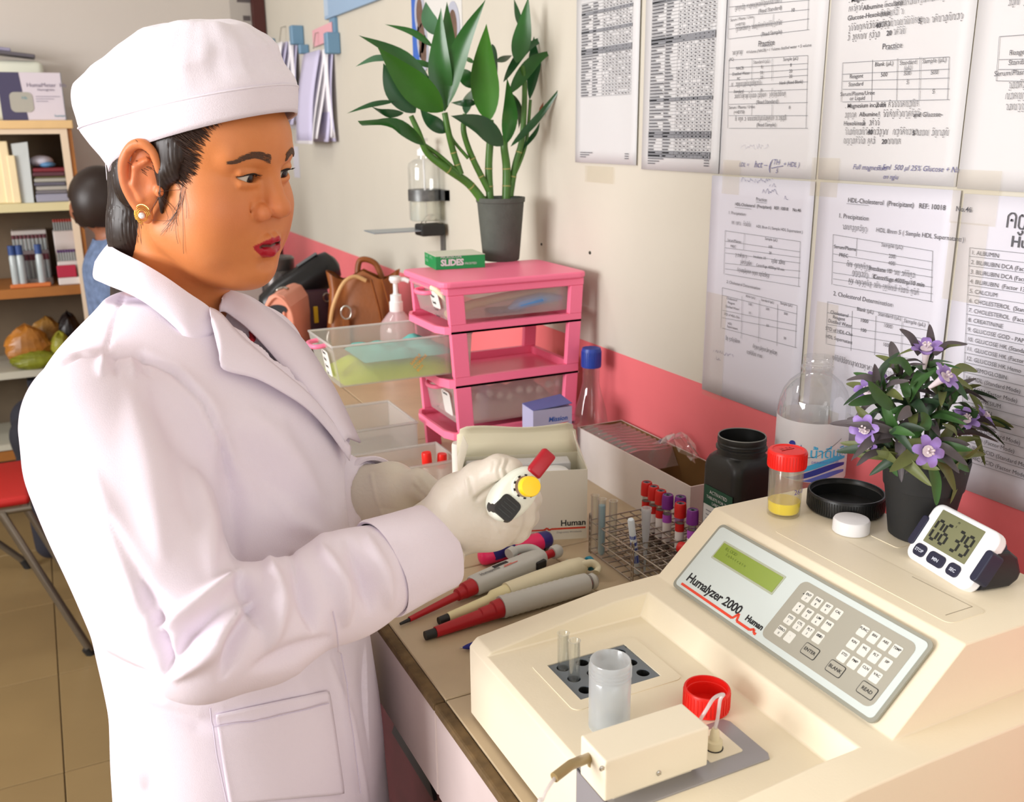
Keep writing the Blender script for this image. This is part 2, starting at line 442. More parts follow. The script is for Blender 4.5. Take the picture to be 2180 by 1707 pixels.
# worn brown edging strip, one length per tile
for j in range(len(cuts_y)-1):
    MB().rbox((XE-0.004, cuts_y[j], ZT-0.012), (XE+0.0105, cuts_y[j+1]-0.001, ZT-0.0006), 0.003, 2).build('edge_strip', m_bedge, t, world=True)
    MB().rbox((XE-0.002, cuts_y[j]+0.001, ZT-0.125), (XE+0.010, cuts_y[j+1]-0.001, ZT-0.012), 0.002, 1).build('front_tile', m_bfront, t, world=True)
for y in (-0.5, 1.5, 3.0): MB().box((XE+0.09, y, 0), (XW-0.002, y+0.1, ZT-0.1)).build('support', m_maroon, t, world=True)
MB().box((0.80, -0.4, 0), (0.82, 3.0, ZT-0.1)).build('back_panel', m_maroon, t, world=True)
q = MB()
for k in range(14):
    y = 0.2+k*0.2
    q.prism([(0, 0), (0.2, 0), (0.10, 0.16)], 0, 0.006, frame_T((0.449, y+0.2, 0.05+0.19*(k % 3)), (0, -1, 0), (0, 0, 1)))
q.build('cloth_triangles', mat('black_cloth', srgb(24, 18, 20), 0.8), t, world=True, kind='stuff')
q = MB().box((0.45, 0.2, 0.0), (0.80, 3.0, ZT-.11)); q.build('shelf_box', m_maroon, t, world=True)

# ================================================================== papers on the right wall
m_paper = mat('paper', srgb(210, 209, 211), 0.55)
m_paper2 = mat('paper_bluish', srgb(208, 207, 218), 0.5)
m_ink = mat('ink', srgb(92, 92, 98), 0.8)
m_ink2 = mat('ink_light', srgb(132, 134, 140), 0.8)
m_inkb = mat('pen_ink', srgb(110, 110, 150), 0.8)
m_tape = clear_mat('tape', (0.985, 0.975, 0.95), 0.03, 0.03, 0.3)
WT = lambda y, z, d=0.0: frame_T((XW-d, y, z), (0, -1, 0), (0, 0, 1))
def sheet(name, label, y0, y1, z0, z1, m=m_paper, lift=0.0, rz=0.0):
    """paper sheet from y0 (left) to y1 (right) on the wall; local x right, y up from its lower left corner"""
    o = thing(name, label, 'notice', group=None); o.matrix_world = WT(y0, z0, 0.0016+lift) @ Matrix.Rotation(rz, 4, 'Z')
    o.location, o.rotation_euler = o.matrix_world.translation.copy(), o.matrix_world.to_euler()
    W, Hh = y0-y1, z1-z0
    nx, ny = 10, 12
    top = [[(W*i/nx, Hh*j/ny, 0.0012*math.sin(i*0.9+j*0.35+y0*9)*math.sin(PI*i/nx)*math.sin(PI*j/ny)) for i in range(nx+1)] for j in range(ny+1)]
    q = MB().grid(top); o2 = q.build('sheet', m, o, smooth=60, solid=0.0003)
    return o, W, Hh
class Print(MB):
    """flat print on a sheet; coordinates come from the photograph and land on the sheet"""
    def __init__(s, o): super().__init__(); s.inv = world_of(o).inverted()
    def loc(s, px, py): p = s.inv @ at_x(px, py, XW-0.002); return p.x, p.y
    def txt(s, st, px, py, size, ctr=False, **kw):
        x, y = s.loc(px, py); put_text(s, st, x, y, size, z=0.0017, align='CENTER' if ctr else 'LEFT', **kw)
    def line(s, a, c, wd=0.0006):
        x0, y0 = s.loc(*a); x1, y1 = s.loc(*c); put_line(s, x0, y0, x1, y1, wd, z=0.0017)
    def rule(s, x0, x1, y, wd=0.0006): put_line(s, x0, y, x1, y, wd, z=0.0017)
    def vrule(s, x, y0, y1, wd=0.0006): put_line(s, x, y0, x, y1, wd, z=0.0017)
    def bar(s, x0, y0, x1, y1): s.add([(x0, y0, .0017), (x1, y0, .0017), (x1, y1, .0017), (x0, y1, .0017)], [(0, 1, 2, 3)])
    def khmer(s, px, py, n, h=0.006, seed=0, wd=0.00045, exact=None):
        """a run of rounded Khmer-like letters: stems, hooked heads, loops and feet"""
        rnd = random.Random(seed); x, y = s.loc(px, py)
        for k in range(n):
            if rnd.random() < 0.10: x += h*0.55; continue
            st = rnd.randrange(4); cw = h*(0.55 if st else 0.8)
            if st == 0: pts = [(0, 0), (0, .7), (.2, 1), (.4, .7), (.4, 0), (.62, 0), (.62, .8), (.8, 1)]
            elif st == 1: pts = [(0, .8), (.15, 1), (.3, .8), (.3, 0), (.55, .1), (.55, .75)]
            elif st == 2: pts = [(.1, .2), (0, 0), (.25, 0), (.25, .75), (.05, .9), (.3, 1), (.5, .7), (.5, 0)]
            else: pts = [(0, 0), (.05, .9), (.25, 1), (.4, .8), (.2, .55), (.45, .4), (.45, 0)]
            if rnd.random() < 0.3: pts2 = [(.1, -.2), (.25, -.38), (.45, -.2)]
            elif rnd.random() < 0.35: pts2 = [(.05, 1.2), (.25, 1.38), (.5, 1.2)]
            else: pts2 = None
            for pp in (pts, pts2):
                if pp:
                    for a, c in zip(pp, pp[1:]): put_line(s, x+a[0]*h, y+a[1]*h, x+c[0]*h, y+c[1]*h, wd, z=0.0017)
            x += cw+h*0.14
        return x
    def scrawl(s, px, py, n, h=0.006, seed=0, wd=0.0007):
        rnd = random.Random(seed); x, y = s.loc(px, py); prev = (x, y)
        for k in range(n):
            nx_, ny_ = x+(k+1)*h*0.33, y+rnd.choice((0, .5, 1, .2, .8))*h
            if rnd.random() > 0.14: put_line(s, prev[0], prev[1], nx_, ny_, wd, z=0.0017)
            prev = (nx_, ny_)
Y0 = lambda px, py: at_x(px, py, XW).y
Zp = lambda px, py: at_x(px, py, XW).z
ZTOP = Zp(1540, 0)+0.03

def schedule(label, y0, y1, z0, grey_rows, x_end, ybot_px, name='wall_chart'):
    """dense printed schedule: rows, columns and small dark entries"""
    o, W, Hh = sheet(name, label, y0, y1, z0, ZTOP+0.02, mat('paper_grey', srgb(206, 206, 208), 0.5), lift=0.002)
    p = Print(o); p2 = Print(o); g = Print(o)
    L0, R0 = W*0.10, W*0.90; yb = p.loc(*ybot_px)[1]; yt = Hh-0.012
    n = int((yt-yb)/0.0052); cols = [L0, L0+(R0-L0)*0.24, L0+(R0-L0)*0.44] + [L0+(R0-L0)*(0.44+0.56*k/9) for k in range(1, 10)]
    rnd = random.Random(int(y0*1000))
    for r in range(n+1):
        y = yb+(yt-yb)*r/n; p2.rule(L0, R0, y, 0.0005)
        if r == n: break
        if r in grey_rows: g.bar(L0, y, R0, y+0.0052)
        p.bar(L0+0.001, y+0.0015, L0+0.001+rnd.uniform(.012, .040), y+0.0035)
        p.bar(cols[1]+0.001, y+0.0015, cols[1]+0.001+rnd.uniform(.010, .022), y+0.0035)
        for c in cols[2:-1]:
            if rnd.random() < 0.85: p.bar(c+0.003, y+0.0018, c+0.003+rnd.uniform(.002, .005), y+0.0036)
    for c in cols: p2.vrule(c, yb, yt, 0.0005)
    for k in range(3): p.bar(L0, 0.018-k*0.004, L0+0.045-k*0.012, 0.0195-k*0.004); p.bar(R0-0.014, 0.018-k*0.004, R0-0.002, 0.0195-k*0.004)
    o3 = g.build('grey_rows', m_ink2, o, kind='stuff') if g.v else None
    p.build('printed_text', m_ink, o, kind='stuff'); p2.build('printed_table', m_ink2, o)
    return o
schedule('printed price schedule with half its sheet blank, leftmost paper on the right wall', Y0(1228, 345), Y0(1358, 352), Zp(1228, 345), (14, 15, 21, 27), 0, (1300, 203))
schedule('dense grey printed schedule filling its sheet, second paper from the left', Y0(1369, 360), Y0(1533, 371), Zp(1369, 360), (0, 1, 6, 7, 17, 34, 35, 46), 0, (1440, 336))

# --- third column, upper sheet
o, W, Hh = sheet('wall_notice', 'white notice with a Practice table and a handwritten formula below it', Y0(1543, 200)+0.008, Y0(1752, 200), Zp(1630, 376), ZTOP)
p = Print(o); t2 = Print(o)
def table(pr, xl, xr, ys, cols=(), full=()):
    """rules of a table: ys are pixel heights at xl..xr; cols = inner column pixels"""
    for y in ys: pr.line((xl, y[0]), (xr, y[1]))
    pr.line((xl, ys[0][0]), (xl-3, ys[-1][0])); pr.line((xr, ys[0][1]), (xr-4, ys[-1][1]))
table(t2, 1553, 1724, ((-30, -45), (15, 0), (36, 20), (62, 40), (83, 63)))
t2.line((1606, 36), (1604, 62)); t2.line((1648, 30), (1646, 58))
p.khmer(1566, 22, 26, .0052, 1); p.txt('(Read Standard)', 1640, 24, .0075, True); p.txt('10', 1685, 26, .007); p.txt('Serum / Plasma / Urine', 1556, 46, .0055); p.txt('(+HDTSI)', 1566, 56, .0055)
p.khmer(1568, 66, 27, .0052, 2); p.txt('(Read Sample)', 1643, 74, .0075, True)
p.txt('Practice', 1632, 97, .0105, True, bold=.0001); t2.line((1620, 99), (1645, 97))
p.khmer(1560, 117, 6, .0052, 3); p.txt('4 Volume (NACB) + 1 Volume distilled water = 5 volume', 1590, 114, .0056); p.txt('(PC)', 1553, 130, .006)
table(t2, 1553, 1721, ((128, 118), (145, 135), (158, 147), (171, 160), (184, 174), (196, 190), (222, 218), (246, 246), (273, 273)))
for c in (1602, 1645): t2.line((c, 125), (c-1, 172)); t2.line((c, 187), (c-1, 198)); t2.line((c, 222), (c-1, 246))
for (s, x, y) in (('Standard (µL)', 1605, 136), ('Sample (µL)', 1668, 130), ('NACB', 1568, 149), ('8', 1621, 146), ('8', 1683, 142), ('Distilled Water', 1560, 161), ('20', 1619, 158), ('20', 1681, 155), ('PC', 1570, 171), ('20', 1619, 168), ('20', 1681, 166), ('Standard', 1563, 198), ('8', 1620, 195), ('Serum / Plasma / Urine', 1553, 232), ('(+HDTSI)', 1563, 242), ('8', 1680, 232)): p.txt(s, x, y, .0062)
p.khmer(1558, 184, 18, .005, 4); p.txt('blank (Read Blank)', 1660, 180, .0062)
p.khmer(1565, 209, 30, .005, 5); p.txt('(Read Standard)', 1634, 220, .0072, True)
p.khmer(1566, 257, 30, .005, 6); p.txt('(Read Sample)', 1632, 269, .0072, True)
p.build('printed_text', m_ink, o, kind='stuff'); t2.build('printed_table', m_ink2, o, kind='stuff')
p = Print(o); p.scrawl(1578, 316, 26, .007, 3, .0004); p.build('faint_handwriting', mat('faint_ink', srgb(190, 190, 205), .8), o)
p = Print(o)
for (s, x, y, z) in (('LDL =', 1574, 354, .0085), ('hct –', 1606, 356, .0135), ('(', 1636, 360, .020), ('TH', 1646, 350, .0105), ('5', 1652, 368, .009), ('+ HDL )', 1668, 354, .0095)): p.txt(s, x, y, z, shear=.25)
p.line((1643, 358), (1668, 353), .0009); p.build('handwriting', m_inkb, o, kind='stuff')

# --- third column, lower sheet
o, W, Hh = sheet('wall_notice', 'narrower cholesterol notice with two tables just right of the bare wall, pencil notes on top', Y0(1523, 400)+0.006, Y0(1738, 400), Zp(1510, 832), Zp(1523, 372)-.001, m_paper2, lift=0.001)
p = Print(o); t2 = Print(o)
def cell(s, x, y, z=.0062, **kw): p.txt(s, x, y, z*.9, True)
cell('Practice', 1623, 428, .008); t2.line((1612, 430), (1634, 432))
p.txt('HDL-Cholesterol  (Precipitant)   REF: 10018     No.46', 1567, 437, .0064, bold=.00008); t2.line((1567, 441), (1602, 445))
p.txt('1. Precipitation', 1553, 455, .0065); p.khmer(1560, 477, 12, .005, 11); p.txt('HDL 8mm 5 ( Sample HDL Supernatant )', 1612, 484, .0058)
table(t2, 1546, 1706, ((491, 514), (513, 536), (527, 548), (538, 560), (560, 577), (572, 592), (583, 610)))
t2.line((1587, 496), (1585, 532))
for (s, x, y) in (('Sample (µL)', 1644, 512), ('Serum/Plasma', 1565, 515), ('100', 1642, 528), ('PREC', 1563, 527), ('20', 1642, 541)): cell(s, x, y)
p.khmer(1568, 545, 9, .0045, 12); p.txt('Incubate 10', 1606, 548, .0058); p.khmer(1644, 558, 9, .0045, 13); p.khmer(1578, 560, 8, .0045, 14); p.txt('Centrifuge 4000rp/10 min', 1612, 566, .0058)
p.khmer(1572, 577, 22, .0045, 15)
p.txt('2. Cholesterol Determination', 1549, 602, .0065)
table(t2, 1540, 1699, ((612, 650), (628, 668), (660, 692), (676, 705), (698, 740)))
for c in (1582, 1619, 1658): t2.line((c, 620+(c-1540)*.23), (c-2, 712+(c-1540)*.2))
for (s, x, y) in (('Blank (µL)', 1600, 634), ('Standard (µL)', 1636, 643), ('Sample (µL)', 1676, 650), ('Cholesterol', 1560, 639), ('Reagent', 1559, 647), ('Distilled Water', 1561, 657), ('500', 1599, 650), ('500', 1636, 660), ('500', 1675, 670), ('10', 1598, 668), ('STD of HDL-Cho', 1560, 674), ('50', 1636, 695), ('HDL', 1556, 691), ('Supernatant', 1561, 699), ('50', 1673, 722)): cell(s, x, y, .0058)
p.khmer(1547, 722, 12, .0046, 17); p.khmer(1605, 740, 16, .0046, 18); p.khmer(1592, 752, 10, .0046, 19)
p.build('printed_text', m_ink, o, kind='stuff'); t2.build('printed_table', m_ink2, o, kind='stuff')
p = Print(o); p.scrawl(1580, 387, 30, .007, 5, .0005); p.scrawl(1640, 397, 7, .006, 8, .0005); p.scrawl(1625, 411, 14, .007, 6, .0006); p.scrawl(1672, 424, 5, .005, 7, .0005)
p.scrawl(1521, 748, 30, .005, 8, .0005); p.scrawl(1524, 764, 10, .005, 9, .0005); p.build('handwriting', m_inkb, o, kind='stuff')

# --- fourth column, upper sheet
o, W, Hh = sheet('wall_notice', 'white reagent notice with a four column table and lines of Khmer text', Y0(1757, 200), Y0(2060, 200), Zp(1900, 390), ZTOP)
p = Print(o); t2 = Print(o)
p.txt('. Magnesium incubate', 1808, 6, .0082, bold=.00008); p.khmer(1885, 0, 8, .006, 20)
p.khmer(1808, 25, 6, .0058, 21); p.txt('Albumine incubate', 1838, 22, .0082, bold=.00004); p.khmer(1905, 14, 16, .0062, 22)
p.txt('Glucose-Hexokinase', 1805, 44, .0082, bold=.00004); p.khmer(1876, 36, 8, .0062, 23); p.khmer(1807, 66, 14, .0062, 24); p.txt('40', 1865, 60, .008, bold=.0002); p.khmer(1876, 58, 13, .0062, 25); p.txt('5', 1956, 50, .008, bold=.0002); p.khmer(1966, 50, 12, .0062, 26)
p.khmer(1806, 86, 12, .0062, 27); p.txt('20', 1888, 76, .008, bold=.0002); p.khmer(1903, 74, 4, .0062, 28)
cell('Practice', 1900, 103, .0105, bold=.0002); t2.line((1888, 105), (1912, 104))
table(t2, 1795, 2022, ((134, 121), (158, 147), (173, 166), (190, 189), (217, 212)))
for c in (1859, 1912, 1960): t2.line((c, 131-(c-1795)*.06), (c-2, 216-(c-1795)*.02))
for (s, x, y) in (('Blank (µL)', 1883, 140), ('Standard', 1934, 137), ('(µL)', 1934, 148), ('Sample (µL)', 1990, 133), ('Reagent', 1824, 166), ('500', 1883, 163), ('500', 1932, 160), ('500', 1990, 158), ('Standard', 1823, 183), ('5', 1933, 179), ('Serum/Plasma/Urine', 1826, 203), ('or Liquid', 1826, 213), ('5', 1988, 199)): cell(s, x, y, .0078, bold=.0001)
p.txt('. Magnesium incubate', 1800, 230, .0078, bold=.00004); p.khmer(1866, 229, 15, .0062, 29)
p.khmer(1800, 250, 5, .0058, 30); p.txt('Albumine', 1830, 248, .0078, bold=.00004); p.khmer(1866, 249, 15, .0062, 31); p.txt('and Glucose-', 1945, 249, .0078, bold=.00004)
p.txt('Hexokinase', 1797, 267, .0078, bold=.00004); p.khmer(1833, 267, 8, .0062, 32); p.khmer(1800, 286, 10, .0062, 33); p.txt('40', 1848, 286, .008, bold=.0002); p.khmer(1860, 286, 15, .0062, 34); p.txt('5', 1943, 288, .008, bold=.0002); p.khmer(1952, 288, 10, .0062, 35)
p.khmer(1797, 305, 12, .0062, 36); p.txt('20', 1878, 306, .008, bold=.0002); p.khmer(1890, 306, 4, .0062, 37)
p.build('printed_text', m_ink, o, kind='stuff'); t2.build('printed_table', m_ink2, o, kind='stuff')
p = Print(o)
p.txt('Full magnesium', 1816, 360, .009, shear=.3); p.txt('= 5ml  500 µl 25% Glucose + Na', 1868, 360, .009, shear=.3); p.txt('on ngiu', 1880, 380, .008, shear=.3); p.build('handwriting', m_inkb, o, kind='stuff')

# --- fourth column, lower sheet
o, W, Hh = sheet('wall_notice', 'wider cholesterol notice with two tables behind the clear water bottle and purple flowers', Y0(1748, 420), Y0(2049, 420), Zp(1830, 958), Zp(1760, 386)-.001, m_paper2, lift=0.0018)
p = Print(o); t2 = Print(o)
p.txt('HDL-Cholesterol  (Precipitant)   REF: 10018      No.46', 1808, 430, .0084, bold=.00004); t2.line((1806, 433), (1852, 437))
p.txt('1. Precipitation', 1788, 463, .0085); p.khmer(1797, 487, 10, .0056, 41); p.txt('HDL 8mm 5 ( Sample HDL Supernatant )', 1868, 493, .0078)
table(t2, 1777, 1989, ((499, 534), (523, 557), (540, 575), (556, 590), (580, 611), (593, 625), (605, 642)))
t2.line((1828, 506), (1826, 545))
for (s, x, y) in (('Sample (µL)', 1902, 527), ('Serum/Plasma', 1802, 531), ('200', 1902, 549), ('PREC', 1799, 547), ('400', 1901, 564)): cell(s, x, y, .0078, bold=.0001)
p.khmer(1806, 566, 9, .0056, 42); p.txt('Incubate 10', 1854, 574, .0076, bold=.0001); p.khmer(1902, 583, 11, .0056, 43); p.khmer(1818, 584, 9, .0056, 44); p.txt('Centrifuge 4000rp/10 min', 1862, 592, .0076, bold=.0001); p.khmer(1810, 601, 28, .0056, 45)
p.txt('2. Cholesterol Determination', 1777, 628, .0084)
table(t2, 1765, 1980, ((642, 685), (665, 703), (690, 722), (705, 740), (732, 770)))
for c in (1818, 1868, 1924): t2.line((c, 650+(c-1765)*.21), (c-3, 736+(c-1765)*.19))
for (s, x, y) in (('Blank (µL)', 1845, 664), ('Standard (µL)', 1897, 676), ('Sample (µL)', 1950, 690), ('Cholesterol', 1790, 671), ('Reagent', 1789, 680), ('Distilled Water', 1791, 691), ('1000', 1843, 686), ('1000', 1893, 697), ('100', 1841, 706), ('STD of HDL-Cho', 1789, 708), ('HDL Supernatant', 1789, 725), ('100', 1889, 737)): cell(s, x, y, .0076, bold=.0001)
p.khmer(1775, 765, 30, .0056, 47); p.khmer(1834, 802, 16, .0056, 48)
p.build('printed_text', m_ink, o, kind='stuff'); t2.build('printed_table', m_ink2, o, kind='stuff')

# --- fifth column
o, W, Hh = sheet('wall_notice', 'white notice cut by the right edge of the picture, reagent table at its left side', Y0(2063, 200), Y0(2063, 200)-0.215, Zp(2110, 405), ZTOP)
p = Print(o); t2 = Print(o)
p.khmer(2148, 12, 20, .006, 50)
for (a, c) in (((2129, 78), (2240, 70)), ((2129, 78), (2122, 172)), ((2127, 127), (2240, 124)), ((2126, 148), (2240, 147)), ((2122, 172), (2240, 174))): t2.line(a, c)
for (s, x, y) in (('Reagent', 2172, 116), ('Standard', 2172, 137), ('Serum/Plasma', 2155, 160)): cell(s, x, y, .0085, bold=.00015)
p.khmer(2148, 188, 18, .0062, 51); p.khmer(2142, 211, 16, .0062, 52); p.khmer(2142, 234, 16, .0062, 53)
p.build('printed_text', m_ink, o, kind='stuff'); t2.build('printed_table', m_ink2, o, kind='stuff')
o, W, Hh = sheet('wall_notice', 'bluish test list with a heading and ruled rows at the right edge, behind the flowers', Y0(2046, 500), Y0(2046, 500)-0.215, Zp(2060, 1042), Zp(2060, 410)-.001, m_paper2, lift=0.001)
p = Print(o); t2 = Print(o)
x, y = p.loc(2146, 484)
for pts in ([(0,0),(0,1),(.3,1.25),(.7,1.25),(.9,1),(.9,0)], [(.35,.55),(.45,.75),(.55,.55)], [(1.3,1),(1.3,.2),(1.5,0),(1.9,0),(2.0,.3),(2.0,1.1)], [(1.3,1),(1.6,1.2),(1.7,1)], [(1.3,-.3),(1.6,-.55),(1.9,-.3),(1.75,-.15)], [(2.5,0),(2.5,.9),(2.8,1.2),(3.1,.9),(3.1,0)], [(2.4,1.5),(2.8,1.8),(3.1,1.5)]):
    for a, c in zip(pts, pts[1:]): put_line(p, x+a[0]*.0105, y+a[1]*.0125, x+c[0]*.0105, y+c[1]*.0125, .0018, z=.0017)
p.txt('Humalyzer', 2153, 524, .0165, bold=.0003)
rows = ['1. ALBUMIN', '2. BILIRUBIN DCA (Factor 540)', '3. BILIRUBIN DCA (Factor 5%)', '4. BILIRUBIN  (Factor 13)', '5. CALCIUM', '6. CHOLESTEROL  (Standard Mode)', '7. CHOLESTEROL  (Factor Mode)', '8. CREATININE', '9. GLUCOSE GOD - PAP', '10. GLUCOSE HK (Standard Mode)', '11. GLUCOSE HK (Factor Mode)', '12. GLUCOSE HK Hemo', '13. HEMOGLOBIN', '14. HDL (Standard Mode)', '15. IRON (Factor Mode)', '16. MAGNESIUM', '17. PROTEIN', '18. SODIUM', '19. UREA (Standard Mode)', '20. UREA (Factor Mode)', '21. URIC ACID (Standard Mode)', '22. URIC ACID (Factor Mode)']
for k, s in enumerate(rows):
    yy = 541+k*20.4; p.txt(s, 2070-k*1.0, yy, .0068); t2.line((2066-k*1.0, yy+4+k*.1), (2240, yy+24+k*2.1))
t2.line((2067, 527), (2240, 545)); t2.line((2067, 527), (2045, 990))
p.build('printed_text', m_ink, o, kind='stuff'); t2.build('printed_table', m_ink2, o, kind='stuff')
# tape pieces
q = MB()
for k, (px, py, ww, hh) in enumerate(((1250, 352, .10, .03), (1510, 620, .05, .17), (1545, 340, .04, .05), (1735, 335, .05, .05), (1745, 640, .04, .16), (2040, 360, .06, .06), (1735, 860, .05, .08), (2030, 470, .05, .09))):
    pos = at_x(px, py, XW)
    q = MB().box((0, 0, 0), (ww, hh, 0.0002)); o = q.build('clear_tape', m_tape); o.matrix_world = WT(pos.y, pos.z-hh, 0.0046)
    o.location, o.rotation_euler = o.matrix_world.translation.copy(), o.matrix_world.to_euler()
    tag(o, ['clear tape below the leftmost paper on the right wall', 'long clear tape down the left edge of the narrower cholesterol notice', 'short clear tape at the corner of the handwritten formula', 'clear tape right of the handwritten formula', 'long clear tape between the two cholesterol notices', 'clear tape at the lower corner of the reagent notice', 'clear tape above the neck of the water bottle', 'clear tape beside the heading of the test list'][k], 'tape')
# ================================================================== helpers for machined shapes
def apply_mods(o):
    dg = bpy.context.evaluated_depsgraph_get()
    me = bpy.data.meshes.new_from_object(o.evaluated_get(dg)); old = o.data
    o.modifiers.clear(); o.data = me; bpy.data.meshes.remove(old)
    return o
def cut(o, tool, op='DIFFERENCE'):
    m = o.modifiers.new('cut', 'BOOLEAN'); m.object = tool; m.operation = op; m.solver = 'EXACT'
    apply_mods(o); me = tool.data; bpy.data.objects.remove(tool); bpy.data.meshes.remove(me)
    return o
def yprism(mb, poly, y0, y1):
    """polygon in (x, z), extruded along y"""
    n = len(poly)
    vs = [(x, y0, z) for x, z in poly] + [(x, y1, z) for x, z in poly]
    return mb.add(vs, [tuple(range(n)), tuple(range(2*n-1, n-1, -1))] + [(i, i+n, (i+1) % n+n, (i+1) % n) for i in range(n)])
def fix_normals(o):
    bm = bmesh.new(); bm.from_mesh(o.data); bmesh.ops.recalc_face_normals(bm, faces=bm.faces[:]); bm.to_mesh(o.data); bm.free(); return o
def rrect(w, h, r, n=5):
    """rounded rectangle outline centred on 0"""
    out = []
    for cx_, cy_, a0 in ((w/2-r, h/2-r, 0), (-w/2+r, h/2-r, 90), (-w/2+r, -h/2+r, 180), (w/2-r, -h/2+r, 270)):
        out += [(cx_+r*math.cos(rad(a0+90*k/n)), cy_+r*math.sin(rad(a0+90*k/n))) for k in range(n+1)]
    return out

# ================================================================== the clinical chemistry analyzer
m_cream = mat('cream_plastic', srgb(243, 232, 207), 0.38, spec=0.4, bump=0.05, bscale=400)
m_cream2 = mat('cream_metal', srgb(241, 232, 210), 0.32)
m_panel = mat('panel_foil', srgb(206, 216, 214), 0.35)
m_kpad = mat('keypad_foil', srgb(166, 163, 150), 0.5)
m_key = mat('key_white', srgb(222, 222, 214), 0.5)
m_pborder = mat('panel_border', srgb(150, 150, 138), 0.5)
m_lcd = mat('display_green', srgb(128, 150, 30), 0.25, emit=srgb(140, 162, 30), estr=0.04)
m_dark = mat('dark_print', srgb(34, 34, 38), 0.6)
m_redp = mat('red_print', srgb(226, 70, 44), 0.5)
m_block = mat('block_slate', srgb(112, 120, 128), 0.45)
m_hole = mat('block_holes', srgb(24, 26, 26), 0.7)
m_zinc = mat('plate_grey', srgb(164, 162, 166), 0.35, metal=0.35)
m_steel = mat('steel', srgb(190, 188, 182), 0.25, metal=1.0)
m_tubew = clear_mat('milky_tube', (0.95, 0.93, 0.95), 0.10, 0.55, 0.2, 0.5)

AN = thing('chemistry_analyzer', 'cream tabletop blood analyzer with grey control panel at the front of the bench', 'analyzer', (0.6, 0.65, ZT))
AY0, AY1, ZD = 0.452, 0.84, 0.9215
b = MB(); yprism(b, [(.357, ZT+.004), (.357, .9165), (.3615, ZD), (.366, .9255), (.52, .945), (.60, .947), (.84, .947), (.84, ZT+.004)], AY0, AY1)
body = fix_normals(b.build('body', m_cream, AN, world=True))
c = MB(); # the sunken deck: sloping side walls, open to the front
c.add([(.30, .503, ZD), (.552, .503, ZD), (.552, .803, ZD), (.30, .803, ZD), (.30, .476, .99), (.588, .476, .99), (.588, .816, .99), (.30, .816, .99)],
      [(0, 3, 2, 1), (4, 5, 6, 7), (0, 1, 5, 4), (1, 2, 6, 5), (2, 3, 7, 6), (3, 0, 4, 7)])
cc = c.build('cutter', m_cream); bpy.context.view_layer.update(); cut(body, cc)
tw = MB(); yprism(tw, [(.594, .935), (.594, .9455), (.674, 1.018), (.84, 1.018), (.84, .935)], .487, .836)
two = fix_normals(tw.build('cutter', m_cream)); bpy.context.view_layer.update(); cut(body, two, 'UNION')
pit = MB().box((.4085, .691, .908), (.502, .760, .99)).build('cutter', m_cream); bpy.context.view_layer.update(); cut(body, pit)
q = body.modifiers.new('edges', 'BEVEL'); q.width = 0.0055; q.segments = 3; q.limit_method = 'ANGLE'; q.angle_limit = rad(28)
body.data.shade_smooth(); body.data.set_sharp_from_angle(angle=rad(50))
b = MB()
for (x, y) in ((.38, .48), (.38, .81), (.80, .48), (.80, .81)): b.lathe([(.011, 0), (.011, .006)], 14, Tm((x, y, ZT)))
b.build('rubber_feet', m_dark, AN, world=True)
# seam of the top cover and service flap
b = MB()
b.prism([(x+.715, y+.635) for x, y in rrect(.05, .235, .008)], 1.0178, 1.0184); b.build('top_cover_plate', m_cream, AN, world=True)
b = MB().box((.70, .53, 1.0178), (.735, .5306, 1.0186)); b.box((.735, .53, 1.0178), (.7356, .60, 1.0186)); b.build('cover_seam', mat('seam', srgb(150, 138, 116), .7), AN, world=True)

# --- control panel on its slope
pn = Vector((-.06, 0, .065)).normalized()
P0 = Vector((.5972, .803, .9497)); ey = Vector((.065, 0, .06)).normalized()
PT = frame_T(P0 + pn*0.0012, (0, -1, 0), ey)      # panel millimetres: x to the right, y up the slope
mm = 0.001
b = MB().prism([(x+.1475, y+.0435) for x, y in rrect(.298, .092, .007)], 0, .0022, PT); pborder = b.build('control_panel', m_pborder, AN, world=True)
b = MB().prism([(x+.1475, y+.0435) for x, y in rrect(.291, .085, .005)], .0022, .0027, PT); b.build('front_foil', m_panel, pborder, world=True)
b = MB().prism([(x+.071, y+.0605) for x, y in rrect(.101, .0245, .001)], .0027, .0031, PT); b.build('display_frame', mat('bezel', srgb(176, 182, 160), .4), pborder, world=True)
b = MB().prism([(x+.071, y+.0605) for x, y in rrect(.097, .020, .0006)], .0031, .0034, PT); b.build('display', m_lcd, pborder, world=True)
b = MB()
for s, x, y in (('BLOOD', 30, 64), ('Substrate', 36, 58.5)):
    for k, ch in enumerate(s): put_text(b, ch, (x+k*3.9)*mm, y*mm, .0052, PT, z=.0036)
b.build('display_text', mat('lcd_ink', srgb(104, 124, 40), .5), pborder, world=True)
b = MB().prism([(x+.2135, y+.0435) for x, y in rrect(.145, .072, .008)], .0027, .0030, PT); b.build('keypad', m_kpad, pborder, world=True)
keys = []
for r in range(4):
    for k in range(4 if r < 3 else 2): keys.append((158.5+k*13.3, 66-r*14.7))
keys.append((198.5, 36.5))
keys = [q for i, q in enumerate(keys) if not (q[1] < 37 and q[1] > 35 and q[0] > 199)]
for r in range(3):
    for k in range(4): keys.append((232.5+k*13.0, 64.5-r*15.0))
kinds = ['7ENT', '8PAR', '9SET', 'CAL', '4', '5REF', '6LIM', 'PAR', '1STD', '2CTL', '3PLT', 'CE', '0ZERO', '.', 'END', 'FUNC', 'BIN', 'ABS', 'TEMP', 'KIN', 'WL', 'FLT', 'SIP', 'STD', 'PMP', 'CLN', 'VAC']
kmesh = None; kt = MB()
